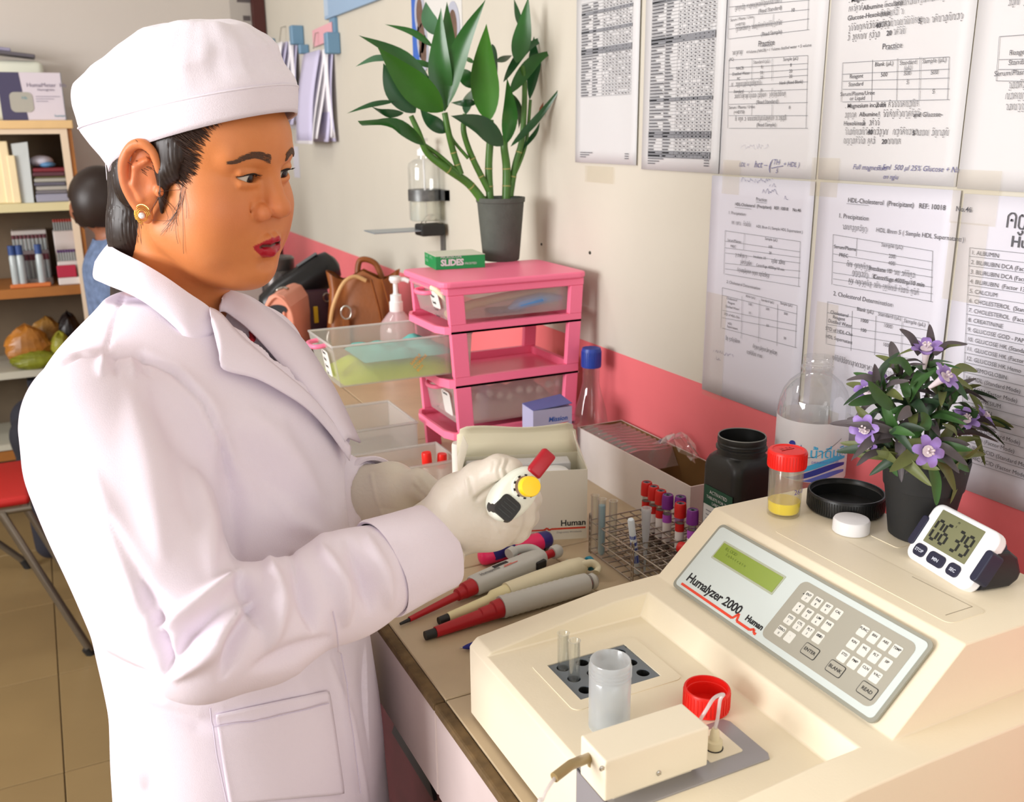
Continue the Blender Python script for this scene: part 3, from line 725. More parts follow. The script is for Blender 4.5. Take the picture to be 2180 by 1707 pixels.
for i, (x, y) in enumerate(keys):
    if kmesh is None:
        o = MB().prism(rrect(.0100, .0112, .0012, 2), 0, .0005).build('key', m_key); kmesh = o.data
    else: o = bpy.data.objects.new('key', kmesh); COL.objects.link(o)
    o.parent = pborder
    mw = world_of(pborder).inverted() @ PT @ Matrix.Translation((x*mm, y*mm, .0030)); o.location, o.rotation_euler = mw.translation, mw.to_euler()
    s = kinds[i % len(kinds)]
    put_text(kt, s[1:] if s[0].isdigit() and len(s) > 1 else s, x*mm, (y+1.0)*mm, .0036, PT, z=.0037, align='CENTER', bold=.00006)
    if s[0].isdigit(): put_text(kt, s[0], x*mm, (y-3.8)*mm, .0036, PT, z=.0037, align='CENTER')
for s, x, y in (('ENTER', 200.5, 21.3), ('BLANK', 234, 20.7), ('READ', 273, 20.2)):
    o = MB().prism([(a+x*mm, c+y*mm) for a, c in rrect(.0185, .0125, .002, 3)], .0030, .0034, PT).build('key', m_dark, pborder, world=True, label='wide outlined key')
    o = MB().prism([(a+x*mm, c+y*mm) for a, c in rrect(.0172, .0112, .0016, 3)], .0034, .0036, PT).build('key_face', m_kpad, pborder, world=True)
    put_text(kt, s, x*mm, (y-1.6)*mm, .0048, PT, z=.0038, align='CENTER', bold=.00008)
for x, y in ((151.5, 66), (153, 24)): kt.prism([(x*mm, y*mm), (x*mm+.002, y*mm), (x*mm+.001, y*mm+.0016)], .0031, .0033, PT)
kt.build('key_lettering', m_dark, pborder, world=True)
b = MB(); put_text(b, 'Humalyzer 2000', 11.6*mm, 11.5*mm, .0148, PT, z=.0029, bold=.00035, spacing=0.93); put_text(b, 'Human', 113.5*mm, 11.6*mm, .0088, PT, z=.0029, bold=.0004, spacing=1.0)
b.build('lettering', m_dark, pborder, world=True)
b = MB(); pl = [(10.5, 5.2), (96, 5.2), (99.5, 5.2), (103.5, 13.2), (106.5, 5.4), (127, 5.4), (131.5, 8.6), (133.5, 5.2), (137, 5.2)]
for a, c in zip(pl, pl[1:]): put_line(b, a[0]*mm, a[1]*mm, c[0]*mm, c[1]*mm, .0029, PT, z=.0029)
b.build('red_pulse_line', m_redp, pborder, world=True)

# --- reaction block in the deck
b = MB().prism([(x+.4565, y+.7235) for x, y in rrect(.125, .092, .008)], ZD-.0004, ZD+.0008); ins = b.build('deck_insert', m_cream, AN, world=True)
pit = MB().box((.4088, .6912, .908), (.5018, .7598, .99)).build('cutter', m_cream); bpy.context.view_layer.update(); cut(ins, pit)
b = MB().box((.4092, .6915, .909), (.5012, .7593, ZD-.0002)); blk = b.build('cuvette_block', m_block, AN, world=True)
c = MB()
for i in range(4):
    for j in range(3): c.lathe([(.0068, -.01), (.0068, .02)], 20, Tm((.422+.0225*i, .7495-.0222*j, ZD)))
cc = c.build('cutter', m_hole); bpy.context.view_layer.update(); cut(blk, cc)
for i in range(4):
    for j in range(3):
        MB().lathe([(.0067, -.0012), (.0067, -.0095), (.0002, -.0095)], 20, Tm((.422+.0225*i, .7495-.0222*j, ZD)), cap0=False).build('hole', m_hole, blk, world=True)
b = MB()
for i in range(4): put_text(b, str(i+5), .4325+.0225*i, .7535, .0035, Tm((0, 0, ZD-.0001)))
b.build('hole_numbers', m_dark, blk, world=True)

# --- sipper module
plt_ = MB().prism([(.3535, .5395), (.51, .5395), (.514, .546), (.514, .598), (.510, .604), (.3535, .604)], ZD-.0003, ZD+.0016)
plt_.box((.3535, .5395, .852), (.3555, .604, ZD+.0016)); plate = plt_.build('metal_plate', m_zinc, AN, world=True, bevel=.0006)
MB().prism([(x+.478, y+.5765) for x, y in rrect(.036, .038, .002)], ZD+.0016, ZD+.0024).build('sipper_pad', m_cream2, plate, world=True)
b = MB().prism([(.347, .5475), (.449, .5475), (.449, .5865), (.347, .5865)], .931, .969)
b.box((.36, .556, ZD), (.44, .582, .932)); pc = b.build('pump_cover', m_cream2, AN, world=True, bevel=.0018, bseg=3)
for (px, py) in ((1402, 1645), (1281, 1635)):
    p = at_y(px, py, .5475)
    b = MB().lathe([(.0024, 0), (.0024, .0008), (.0016, .0014), (0, .0016)], 14, Tm(p, (PI/2, 0, 0))); b.box((-.0018, -.0002, .0014), (.0018, .0002, .0019), Tm(p, (PI/2, .5, 0)))
    b.build('screw', m_steel, pc, world=True)
MB().tube([(.350, .572, .950), tuple(at_y(1255, 1612, .572)), tuple(at_y(1215, 1628, .566)), tuple(at_y(1180, 1655, .56))], .0042, 12).build('brown_hose', mat('amber_hose', srgb(150, 128, 84), .3, coat=.5), AN, world=True, smooth=60)
MB().tube(cubic([tuple(at_y(1185, 1651, .561)), tuple(at_y(1168, 1675, .556)), tuple(at_y(1156, 1700, .552)), tuple(at_y(1150, 1740, .548)), (.300, .538, .80), (.31, .54, .70)], 6), .0016, 8).build('waste_tube', m_tubew, AN, world=True, smooth=60)
p1 = at_z(1520, 1590, ZD+.003)
MB().lathe([(.0072, 0), (.0072, .008), (.0045, .009), (.004, .016), (.0025, .02)], 18, Tm((p1.x, p1.y, ZD+.0022))).build('sipper_port', mat('port_cream', srgb(226, 214, 180), .4), AN, world=True, smooth=40)
MB().lathe([(.0082, 0), (.0082, .0008)], 18, Tm((p1.x, p1.y, ZD+.0022))).build('port_gasket', m_dark, AN, world=True)
MB().tube(cubic([(p1.x, p1.y, ZD+.022), (p1.x+.003, p1.y+.001, .952), tuple(at_y(1533, 1490, p1.y+.004)), tuple(at_y(1540, 1478, p1.y+.002)), tuple(at_y(1520, 1486, p1.y-.002)), tuple(at_y(1503, 1512, p1.y-.006)), (.449, .571, .948)], 7), .0016, 8).build('aspiration_tube', m_tubew, AN, world=True, smooth=60)

# ================================================================== small vessels on the analyzer deck
m_clear = clear_mat('clear_glass', (0.97, 0.98, 0.97), 0.16, 0.02, 0.02)
m_frost = clear_mat('frosted_plastic', (0.90, 0.93, 0.95), 0.10, 0.42, 0.15, 0.55)
m_frost2 = clear_mat('frosted_cup', (0.95, 0.94, 0.89), 0.10, 0.12, 0.12, 0.55)
m_redcap = mat('red_cap', srgb(238, 34, 24), 0.38)
def glass_tube(name, label, loc, r, h, group=None, m=None, rot=(0, 0, 0), cat='test tube'):
    o = thing(name, label, cat, loc, group=group, rot=rot)
    pr = [(0, 0)] + [(r*math.sin(a), r-r*math.cos(a)) for a in (.4, .8, 1.2, PI/2)] + [(r, h-.001), (r*1.12, h), (r*.86, h)]
    pr += [(r*.84, h-.004), (r*.84, r)] + [(r*.84*math.sin(a), r*1.05-r*.84*math.cos(a)) for a in (1.2, .6, 0.01)]
    MB().lathe(pr, 20, cap0=False, cap1=False).build('glass', m or m_clear, o, smooth=60)
    return o
g = 'glass test tubes in the analyzer block'
glass_tube('test_tube', 'rear empty glass tube standing in the analyzer block behind the frosted cup', (.422, .7495, ZD-.0085), .0059, .048, g)
glass_tube('test_tube', 'front empty glass tube in the analyzer block, close to the frosted cup', (.422, .7273, ZD-.0085), .0059, .051, g)
def screw_ring(z, r, k=3, p=.0038):
    out = []
    for i in range(k): out += [(r, z+i*p), (r+.0011, z+i*p+.0008), (r+.0011, z+i*p+.0016), (r, z+i*p+.0024)]
    return out
o = thing('sample_cup', 'open frosted sample cup with threaded neck on the analyzer deck', 'cup', (.412, .645, ZD))
b = MB().lathe([(.0005, .002), (.0175, .002), (.0188, 0), (.0190, .001), (.0192, .05), (.0188, .0505)] + screw_ring(.053, .0186) + [(.0186, .0675), (.0180, .0685), (.0172, .0675), (.0172, .005), (.0005, .0035)], 40)
b.build('cup_wall', m_frost, o, smooth=50)
o = thing('red_screw_cap', 'red screw cap lying open side up on the analyzer beside the cream box', 'cap', (.5085, .627, ZD+.0001))
b = MB(); n = 48; prof = [(.0195, 0), (.0215, .001), (.0218, .021), (.0212, .022), (.0196, .022), (.0194, .0165), (.0186, .016), (.0186, .014), (.0192, .0136), (.0190, .003), (.0005, .0025)]
b.lathe(prof, n, cap0=True); b.build('cap_shell', m_redcap, o, smooth=40)
b = MB()
for k in range(36): b.box((.0214, -.0006, .003), (.0222, .0006, .0195), Matrix.Rotation(2*PI*k/36, 4, 'Z'))
b.build('grip_ribs', m_redcap, o)

# ================================================================== things on the top of the analyzer
ZA = 1.0185
o = thing('urine_cup', 'sample container with red lid and yellow liquid on top of the analyzer', 'container', (.733, .784, ZA))
MB().lathe([(.0005, .0015), (.0172, .0015), (.0182, 0), (.0186, .002), (.0196, .06), (.0184, .062), (.0184, .066), (.0176, .066), (.0180, .06), (.0172, .004), (.0005, .003)], 36).build('cup_wall', m_frost2, o, smooth=50)
MB().lathe([(.0005, .0034), (.0165, .0036), (.0176, .0055), (.0181, .017), (.0005, .0172)], 32).build('yellow_liquid', mat('urine', srgb(255, 232, 36), .15), o, smooth=50)
lid = MB().lathe([(.0205, .058), (.0218, .0585), (.0218, .0765), (.0205, .0785), (.0175, .0788), (.0170, .0780), (.0005, .0780)], 40).build('lid', m_redcap, o, smooth=40)
b = MB()
for k in range(40): b.box((.0214, -.0005, .060), (.0222, .0005, .0755), Matrix.Rotation(2*PI*k/40, 4, 'Z'))
b.build('grip_ribs', m_redcap, lid)
b = MB(); b.box((-.009, -.0003, .0781), (.009, .0003, .0785)); put_text(b, 'R.A', .001, .003, .0055, Tm((0, 0, .0784))); put_text(b, '26', -.008, .003, .0055, Tm((0, 0, .0784)))
b.build('lid_marks', mat('lid_pen', srgb(120, 20, 24), .7), lid)
def wrap_text(mb, s, size, r, z, ang0, **kw):
    """lettering bent round a cylinder about z; reads left to right seen from outside"""
    vs, fs = text_mesh(s, size, **kw)
    mb.add([(r*math.cos(ang0 + x/r), r*math.sin(ang0 + x/r), z+y) for x, y, zz in vs], fs)
b = MB(); wrap_text(b, '26-01', .0085, .0197, .030, rad(258)); b.build('pen_date', mat('violet_pen', srgb(88, 70, 150), .7), o)
m_blackp = mat('black_plastic', srgb(26, 27, 27), 0.38, spec=0.5)
o = thing('screw_lid', 'large black screw lid lying upside down on the analyzer beside the flower pot', 'lid', (.808, .763, ZA))
MB().lathe([(.038, 0), (.0425, .0008), (.0435, .003), (.0435, .021), (.0428, .022), (.0412, .022), (.0408, .017), (.0400, .016), (.0404, .012), (.040, .003), (.0005, .0022)], 56).build('lid_shell', m_blackp, o, smooth=40)
b = MB()
for k in range(90): b.box((.0432, -.0007, .003), (.0440, .0007, .019), Matrix.Rotation(2*PI*k/90, 4, 'Z'))
b.build('grip_ribs', m_blackp, o, kind='stuff')
p = at_z(1811, 1132, ZA)
o = thing('bottle_stopper', 'small white plastic cap lying on the analyzer in front of the black lid', 'cap', (p.x+.002, p.y+.002, ZA))
MB().lathe([(.0190, 0), (.0198, .0008), (.0198, .0125), (.0185, .0148), (.0160, .0155), (.0005, .0155)], 40).build('cap_shell', mat('white_plastic', srgb(240, 240, 242), .35), o, smooth=40)
b = MB().lathe([(.0200, .0018), (.0200, .0022), (.0197, .0022)], 40, cap0=False, cap1=False); b.build('rim_line', mat('white_plastic', srgb(240, 240, 242), .35), o)
b = MB(); b.prism([(x+.79, y+.675) for x, y in rrect(.03, .04, .004)], ZA-.0004, ZA+.0002); b.build('cover_mark', m_cream, AN, world=True)

# --- kitchen timer
m_tw = mat('timer_white', srgb(238, 238, 242), .35); m_navy = mat('timer_navy', srgb(32, 34, 58), .45)
face_o = Vector((.7565, .594, ZA)); lean = rad(33); yaw = rad(-10)
o = thing('kitchen_timer', 'white and navy digital timer reading 06 39 on top of the analyzer', 'timer', face_o, rotz=yaw)
TT = Matrix.Scale(1.13, 4) @ frame_T((0, .040, .003), (0, -1, 0), (math.sin(lean), 0, math.cos(lean)))   # x right 0...80 mm, y up the face
b = MB().prism([(x+.040, y+.0285) for x, y in rrect(.080, .058, .010, 6)], -.012, 0, TT); fb = b.build('front_shell', m_tw, o, bevel=.003, bseg=3, smooth=50)
b = MB().prism([(x+.040, y+.0285) for x, y in rrect(.076, .052, .010, 6)], -.019, -.011, TT); b.build('back_shell', m_navy, o, bevel=.003)
for sx in (.0005, .0795): MB().prism([(x+sx, y+.026) for x, y in rrect(.008, .030, .0035, 4)], -.014, .0012, TT).build('side_grip', m_navy, o, bevel=.001)
b = MB().prism([(x+.038, y+.036) for x, y in rrect(.052, .0335, .0008)], 0.0001, .0004, TT); b.build('screen', mat('lcd_grey', srgb(122, 124, 92), .25), o)
SEG = {'0': 'abcdef', '6': 'acdefg', '3': 'abcdg', '9': 'abcdfg'}
def seven(mb, ch, x, y, wd, h, t, T, z):
    sg = {'a': (0, h, wd, h), 'b': (wd, h/2, wd, h), 'c': (wd, 0, wd, h/2), 'd': (0, 0, wd, 0), 'e': (0, 0, 0, h/2), 'f': (0, h/2, 0, h), 'g': (0, h/2, wd, h/2)}
    for k in SEG[ch]:
        x0, y0, x1, y1 = sg[k]; dx, dy = (t*.4, 0) if y0 == y1 else (0, t*.4)
        put_line(mb, x+x0+dx, y+y0+dy, x+x1-dx, y+y1-dy, t, T, z=z)
b = MB()
for ch, x in (('0', .0155), ('6', .0265), ('3', .0415), ('9', .0525)): seven(b, ch, x, .0245, .0068, .0185, .0026, TT, .0006)
put_text(b, 'M', .0345, .0475, .003, TT, z=.0006); put_text(b, 'S', .0345, .0435, .003, TT, z=.0006); b.build('digits', mat('lcd_dark', srgb(30, 32, 28), .6), o)
bt = MB()
for x, wd, s in ((.0155, .014, 'STOP'), (.0365, .020, 'MIN'), (.0580, .014, 'SEC')):
    MB().prism([(a+x, c+.0105) for a, c in rrect(wd, .0115, .004, 4)], 0, .0014, TT).build('button', m_navy, o, bevel=.0005)
    put_text(bt, s, x, .0088, .0042, TT, z=.0017, align='CENTER', bold=.0001)
bt.build('button_lettering', mat('pale_print', srgb(205, 210, 225), .6), o)
b = MB().prism([(0, 0), (.034, 0), (.044, .006), (.046, .014), (.040, .030), (.030, .038), (.012, .040)], 0, .026, frame_T((.018, -.020, .0005), (1, 0, 0), (0, 0, 1))); b.build('stand_clip', mat('clip_black', srgb(28, 28, 34), .4), o, bevel=.004, bseg=3)
# ================================================================== tube rack and blood tubes
m_wire = mat('rack_wire', srgb(170, 160, 150), 0.3, metal=0.9)
RX0, RX1, RY0, RY1 = .688, .832, .91, 1.142
rack = thing('wire_tube_rack', 'steel wire test tube rack on the bench behind the analyzer', 'rack', (.74, 1.04, ZT))
def wire(mb, a, c, r=.0011): mb.tube([a, c], r, 6)
for z, nm in ((ZT+.052, 'top_grid'), (ZT+.027, 'middle_grid'), (ZT+.004, 'bottom_grid')):
    gr = MB(); gr.box((RX0, RY0, z-.0001), (RX0+.0002, RY0+.0002, z)); g0 = gr.build(nm, m_wire, rack, world=True)
    nx, ny = 8, 13
    for i in range(nx+1):
        x = RX0+(RX1-RX0)*i/nx; q = MB(); wire(q, (x, RY0, z), (x, RY1, z)); q.build('wire', m_wire, g0, world=True, smooth=60)
    for j in range(ny+1):
        y = RY0+(RY1-RY0)*j/ny; q = MB(); wire(q, (RX0, y, z+.0018), (RX1, y, z+.0018)); q.build('wire', m_wire, g0, world=True, smooth=60)
for x in (RX0, RX1):
    for y in (RY0, RY1, (RY0+RY1)/2):
        q = MB()
        for d in (-.0022, .0022): wire(q, (x, y+d, ZT), (x, y+d, ZT+.062), .0012)
        q.tube([(x, y-.0022, ZT+.062), (x, y, ZT+.0645), (x, y+.0022, ZT+.062)], .0012, 6)
        for k in range(7): q.tube([(x, y-.0022, ZT+.006+k*.009), (x, y+.0022, ZT+.010+k*.009)], .0009, 6)
        q.build('post', m_wire, rack, world=True, smooth=60)
m_blood = mat('blood', srgb(60, 8, 10), 0.3); m_serum = mat('tube_label', srgb(236, 230, 228), .5)
m_rc = mat('red_stopper', srgb(206, 34, 30), .4); m_pc = mat('purple_stopper', srgb(120, 42, 138), .4); m_gr = mat('grey_rubber', srgb(84, 92, 104), .5)
m_plab = mat('purple_label', srgb(176, 84, 196), .5)
def blood_tube(label, loc, red=True, rot=(0, 0, 0), group='capped blood tubes in the wire rack', lab=True):
    o = thing('blood_tube', label, 'blood tube', loc, group=group, rot=rot); r = .0062
    MB().lathe([(.0003, 0)] + [(r*math.sin(a), r-r*math.cos(a)) for a in (.4, .8, 1.2, PI/2)] + [(r, .088), (r*.86, .088), (r*.86, r), (.0003, .001)], 18).build('glass', m_clear, o, smooth=60)
    MB().lathe([(.0003, .0012)] + [(r*.82*math.sin(a), r-r*.82*math.cos(a)) for a in (.5, 1.0, PI/2)] + [(r*.82, .034), (.0003, .034)], 14).build('blood', m_blood, o, smooth=60)
    c = m_rc if red else m_pc
    MB().lathe([(.0078, .081), (.0086, .0815), (.0086, .094), (.0082, .1), (.0074, .1022), (.0060, .1024), (.0058, .1008), (.0003, .1008)], 24).build('stopper', c, o, smooth=40)
    MB().lathe([(.0058, .1008), (.0058, .1016), (.0026, .1016), (.0022, .0995), (.0003, .0995)], 18).build('rubber', m_gr, o, smooth=40)
    if lab:
        MB().lathe([(r+.0003, .030), (r+.0003, .070)], 18, cap0=False, cap1=False).build('paper_label', m_serum, o, smooth=60)
        MB().lathe([(r+.0005, .060), (r+.0005, .072)], 18, cap0=False, cap1=False).build('label_band', m_rc if red else m_plab, o, smooth=60)
    return o
TOPZ = ZT+.004+.102
names = [('farthest red-stoppered blood tube in the row in the wire rack', 1, 1377, 1028), ('second red-stoppered blood tube from the far end of the row', 1, 1392, 1037), ('third red-stoppered blood tube, just beside the first purple one', 1, 1407, 1046),
         ('purple-stoppered blood tube standing next to the three red ones', 0, 1422, 1055), ('purple-stoppered blood tube half hidden behind a red one', 0, 1449, 1059), ('red-stoppered blood tube between two purple ones', 1, 1449, 1073), ('nearest purple-stoppered blood tube, at the near end of the row', 0, 1475, 1087)]
for lb, rd, px, py in names:
    p = at_z(px, py, TOPZ); blood_tube(lb, (p.x, p.y, ZT+.0055), bool(rd))
p = at_z(1452, 1166, ZT+.062)
blood_tube('red-stoppered blood tube lying down on the grid of the wire rack', (p.x+.030, p.y-.092, ZT+.0615), True, rot=(rad(90), 0, rad(197.5)), lab=False)
g = 'open tubes at the corner of the wire rack'
for (px, py, lb, liq) in ((1252, 1056, 'empty open glass tube at the near left corner of the rack', 0), (1267, 1064, 'open glass tube holding pale blue liquid in the rack', 1), (1291, 1068, 'empty open tube right of the one with blue liquid', 0)):
    p = at_z(px, py, ZT+.098)
    o = glass_tube('test_tube', lb, (p.x+.012, p.y, ZT+.0055), .0062, .092, g)
    if liq: MB().lathe([(.0003, .002), (.003, .003), (.0050, .007), (.0050, .082), (.0003, .082)], 16).build('blue_liquid', clear_mat('pale_blue', (.62, .84, .95), .06, .6, .1, .4), o, smooth=60)
p0 = at_z(1343, 1098, ZT+.105)
a = Vector((p0.x, p0.y, ZT+.100)); c = Vector((p0.x+.022, p0.y+.012, ZT+.008))
o = thing('marker_tube', 'slim white tube with blue print leaning in the wire rack', 'tube', c)
MB().tube([c-c, (a-c)*.02, (a-c)*.98, (a-c)], [.003, .0048, .0048, .0038], 16).build('tube_body', mat('white_blue', srgb(222, 234, 244), .35), o, smooth=60)
b = MB(); d = (a-c).normalized()
for t0, t1 in ((.22, .36), (.42, .50), (.54, .60), (.66, .72)): b.tube([d*(a-c).length*t0, d*(a-c).length*t1], .0049, 12)
b.build('blue_print', mat('blue_print', srgb(60, 78, 168), .5), o, smooth=60)
p0 = at_z(1369, 1079, ZT+.108)
o = thing('pipette_tip', 'large frosted pipette tip standing in the middle of the wire rack', 'pipette tip', (p0.x+.006, p0.y, ZT+.0055))
MB().lathe([(.0016, 0), (.0020, .02), (.0042, .05), (.0052, .058), (.0068, .095), (.0074, .0955), (.0074, .100), (.0064, .100), (.0060, .095), (.0046, .058), (.0036, .050), (.001, .002)], 20).build('tip_wall', m_frost, o, smooth=50)

# ================================================================== pipettes and pens lying on the bench
m_redpl = mat('pipette_red', srgb(178, 22, 34), .4); m_gpl = mat('pipette_grey', srgb(196, 196, 190), .4); m_ivory = mat('pipette_ivory', srgb(230, 222, 190), .4)
m_blk = mat('black_rubber', srgb(34, 34, 34), .5); m_teal = mat('teal_plastic', srgb(22, 130, 160), .4)
def along(p0, p1):
    """frame at p0 whose x axis runs to p1, z up"""
    d = (Vector(p1)-Vector(p0)); T = frame_T(p0, d, Vector((0, 0, 1)).cross(d)); return T, d.length
def lofted(mb, secs, n=20, T=None):
    """sections (x, half_y, half_z, zc) joined along x"""
    rows = []
    for s in secs:
        x, hy, hz, zc = s[:4]; e = s[4] if len(s) > 4 else 1.0
        rows.append([(x, hy*math.copysign(abs(math.cos(2*PI*k/n))**e, math.cos(2*PI*k/n)), zc+hz*math.copysign(abs(math.sin(2*PI*k/n))**e, math.sin(2*PI*k/n))) for k in range(n)])
    mb.grid(rows, True, T)
    L = len(mb.v)-len(rows)*n
    mb.f.append(tuple(L+k for k in range(n-1, -1, -1))); mb.m.append(mb.mi); mb.f.append(tuple(L+(len(rows)-1)*n+k for k in range(n))); mb.m.append(mb.mi)
    return mb
def lying(name, label, cat, p0, p1):
    T, L = along(p0, p1); o = thing(name, label, cat, T.translation, rot=T.to_euler()); return o, L
pA = at_z(852, 1328, ZT+.004); pB = at_z(1192, 1172, ZT+.014); pA.z = ZT+.004; pB.z = ZT+.004
o, L = lying('pipette', 'grey pipette with tapered red nozzle, nearest to the pink highlighter', 'pipette', pA, pB)
u = L/0.30
X = lambda f: f*L
lofted(MB(), [(0, .0018, .0018, 0), (X(.05), .0027, .0027, .0005)]).build('black_tip', m_blk, o, smooth=60)
lofted(MB(), [(X(.05), .0036, .0036, .001), (X(.32), .0058, .0058, .0065), (X(.325), .0085, .0085, .0075), (X(.36), .0092, .0092, .008), (X(.365), .0110, .0110, .0095), (X(.425), .0128, .0115, .0105)]).build('red_nozzle', m_redpl, o, smooth=35)
lofted(MB(), [(X(.42), .0135, .0118, .0105, .7), (X(.43), .0150, .0128, .0110, .7), (X(.60), .0160, .0132, .0112, .6), (X(.78), .0160, .0132, .0112, .6), (X(.84), .0140, .0132, .0112, .7), (X(.88), .0100, .0110, .0112)]).build('grip', m_gpl, o, smooth=45)
MB().tube(cubic([(X(.88), .006, .014), (X(.86), .018, .020), (X(.80), .026, .022), (X(.76), .028, .020)], 5), [.006]*16, 12, flat=1.2).build('finger_hook', m_gpl, o, smooth=60)
MB().tube([(X(.735), .0275, .020), (X(.77), .0285, .021)], .0085, 14).build('hook_end', m_gpl, o, smooth=60)
lofted(MB(), [(X(.87), .0062, .0062, .0112), (X(.955), .0062, .0062, .0112)]).build('red_plunger', m_redpl, o, smooth=45)
lofted(MB(), [(X(.945), .0088, .0088, .0112), (X(.955), .0102, .0102, .0112), (X(.985), .0102, .0102, .0112), (X(1.0), .0075, .0075, .0112)]).build('plunger_button', m_gpl, o, smooth=45)
MB().box((X(.78), -.019, .005), (X(.845), -.010, .017)).build('black_latch', m_blk, o, bevel=.002)
b = MB().box((X(.56), .001, .0243), (X(.65), .0065, .0250)); b.build('volume_window', m_dark, o)
b = MB(); put_text(b, 'Humapette', X(.46), -.0045, .0078, Tm((0, 0, .0252)), bold=.0002); b.build('lettering', mat('grey_print', srgb(110, 110, 112), .6), o)
b = MB(); put_line(b, X(.60), -.0062, X(.69), -.0056, .0016, Tm((0, 0, .0252))); put_text(b, 'Human', X(.61), -.0045, .005, Tm((0, 0, .0252))); b.build('red_mark', m_redp, o)

pA = at_z(934, 1322, ZT+.006); pB = at_z(1258, 1198, ZT+.016); pA.z = ZT+.005; pB.z = ZT+.005
o, L = lying('pipette', 'ivory pipette with black tip and teal button, in the middle of three', 'pipette', pA, pB)
X = lambda f: f*L
lofted(MB(), [(0, .0052, .0052, .001), (X(.06), .0058, .0058, .0015)]).build('black_tip', m_blk, o, smooth=45)
lofted(MB(), [(X(.055), .0062, .0062, .002), (X(.26), .0078, .0078, .005), (X(.31), .0082, .0082, .006), (X(.33), .0105, .0105, .008), (X(.42), .0115, .0115, .009), (X(.425), .0125, .0125, .0095)]).build('nozzle', mat('nozzle_ivory', srgb(236, 226, 178), .4), o, smooth=35)
lofted(MB(), [(X(.42), .0130, .0130, .0098), (X(.60), .0140, .0140, .0102, .9), (X(.86), .0150, .0145, .0105, .85), (X(.93), .0130, .0135, .0105, .9), (X(.955), .008, .010, .0105)]).build('grip', m_ivory, o, smooth=50)
MB().tube(cubic([(X(.90), -.006, .016), (X(.965), -.012, .018), (X(.985), -.020, .012), (X(.96), -.024, .008)], 5), .0045, 12, flat=1.3).build('finger_hook', m_ivory, o, smooth=60)
lofted(MB(), [(X(.95), .005, .005, .0105), (X(.985), .005, .005, .0105)]).build('plunger', m_ivory, o, smooth=45)
lofted(MB(), [(X(.975), .0095, .0095, .0108), (X(.985), .0108, .0108, .0108), (X(1.0), .0105, .0105, .0108), (X(1.005), .008, .008, .0108)]).build('teal_button', m_teal, o, smooth=45)
MB().tube([(X(.84), .014, .012), (X(.88), .019, .012), (X(.90), .020, .012)], .004, 10).build('teal_lever', m_teal, o, smooth=60)

pA = at_z(905, 1354, ZT+.006); pB = at_z(1268, 1235, ZT+.016); pA.z = ZT+.006; pB.z = ZT+.005
o, L = lying('pipette', 'grey ribbed pipette with thick red nozzle, nearest to the analyzer', 'pipette', pA, pB)
X = lambda f: f*L
lofted(MB(), [(0, .0058, .0058, .0005), (X(.07), .0062, .0062, .001)]).build('black_tip', m_blk, o, smooth=45)
lofted(MB(), [(X(.055), .0070, .0070, .0015), (X(.30), .0092, .0092, .0055), (X(.305), .0100, .0100, .0065), (X(.37), .0108, .0108, .0075), (X(.375), .0120, .0120, .009), (X(.43), .0130, .0130, .010)]).build('red_nozzle', m_redpl, o, smooth=35)
secs = []
for k in range(27):
    f = .42+.42*k/26; e = .0004*(1 if k % 2 else -1)
    secs.append((X(f), .0152+e, .0150+e, .0105))
secs += [(X(.88), .0152, .0148, .0105), (X(.94), .0140, .0140, .0105), (X(.955), .009, .010, .0105)]
lofted(MB(), secs, 24).build('grip', m_gpl, o, smooth=25)
lofted(MB(), [(X(.95), .006, .006, .0105), (X(.975), .006, .006, .0105)]).build('red_plunger', m_redpl, o, smooth=45)
lofted(MB(), [(X(.965), .0105, .0105, .0108), (X(.985), .0115, .0115, .0108), (X(1.0), .0085, .0085, .0108)]).build('plunger_button', m_gpl, o, smooth=45)

m_hpink = mat('highlighter_pink', srgb(244, 42, 104), .35); m_hblue = mat('highlighter_blue', srgb(52, 44, 122), .4)
pA = at_z(1021, 1192, ZT+.010); pB = at_z(1172, 1150, ZT+.010); pA.z = pB.z = ZT
o, L = lying('highlighter_pen', 'thick pink marker pen with dark blue ends on the bench below the glove', 'pen', pA, pB)
X = lambda f: f*L
lofted(MB(), [(0, 0.0051, 0.0051, .0135), (X(.02), 0.0108, 0.0108, .0135), (X(.06), 0.0133, 0.0127, .0135), (X(.28), 0.0140, 0.0133, .0135), (X(.46), 0.0159, 0.0133, .0135), (X(.84), 0.0152, 0.0133, .0135)]).build('barrel', m_hpink, o, smooth=50)
lofted(MB(), [(X(.835), 0.0150, 0.0135, .0135), (X(.95), 0.0142, 0.0132, .0135), (X(.985), 0.0108, 0.0108, .0135), (X(1.0), 0.0051, 0.0051, .0135)]).build('end_plug', m_hblue, o, smooth=50)
MB().rbox((X(.14), -.0140, .0085), (X(.44), -.0010, .0268), .003, 2).build('blue_grip', m_hblue, o, smooth=50)
MB().rbox((X(.10), .0005, .0240), (X(.46), .0065, .0282), .0015, 2).build('clip', m_hpink, o)
b = MB(); put_text(b, 'HIGHLIGHT', X(.50), .0005, .007, Tm((0, 0, .0270))); b.build('lettering', mat('pink_print', srgb(200, 60, 110), .5), o)
pA = at_z(978, 1380, ZT+.005); pB = Vector((pA.x+.115, pA.y-.008, 0)); pA.z = pB.z = ZT
o, L = lying('ballpoint_pen', 'blue ballpoint pen pointing out from beside the analyzer', 'pen', pA, (pA.x+.115, pA.y-.012, ZT))
lofted(MB(), [(.004, .0012, .0012, .005), (.010, .0032, .0032, .005), (.018, .0048, .0048, .005), (.1, .0050, .0050, .005), (.115, .0045, .0045, .005)]).build('barrel', mat('pen_blue', srgb(34, 40, 140), .35), o, smooth=50)
lofted(MB(), [(0, .0004, .0004, .005), (.0045, .0012, .0012, .005)]).build('metal_point', m_steel, o, smooth=50)

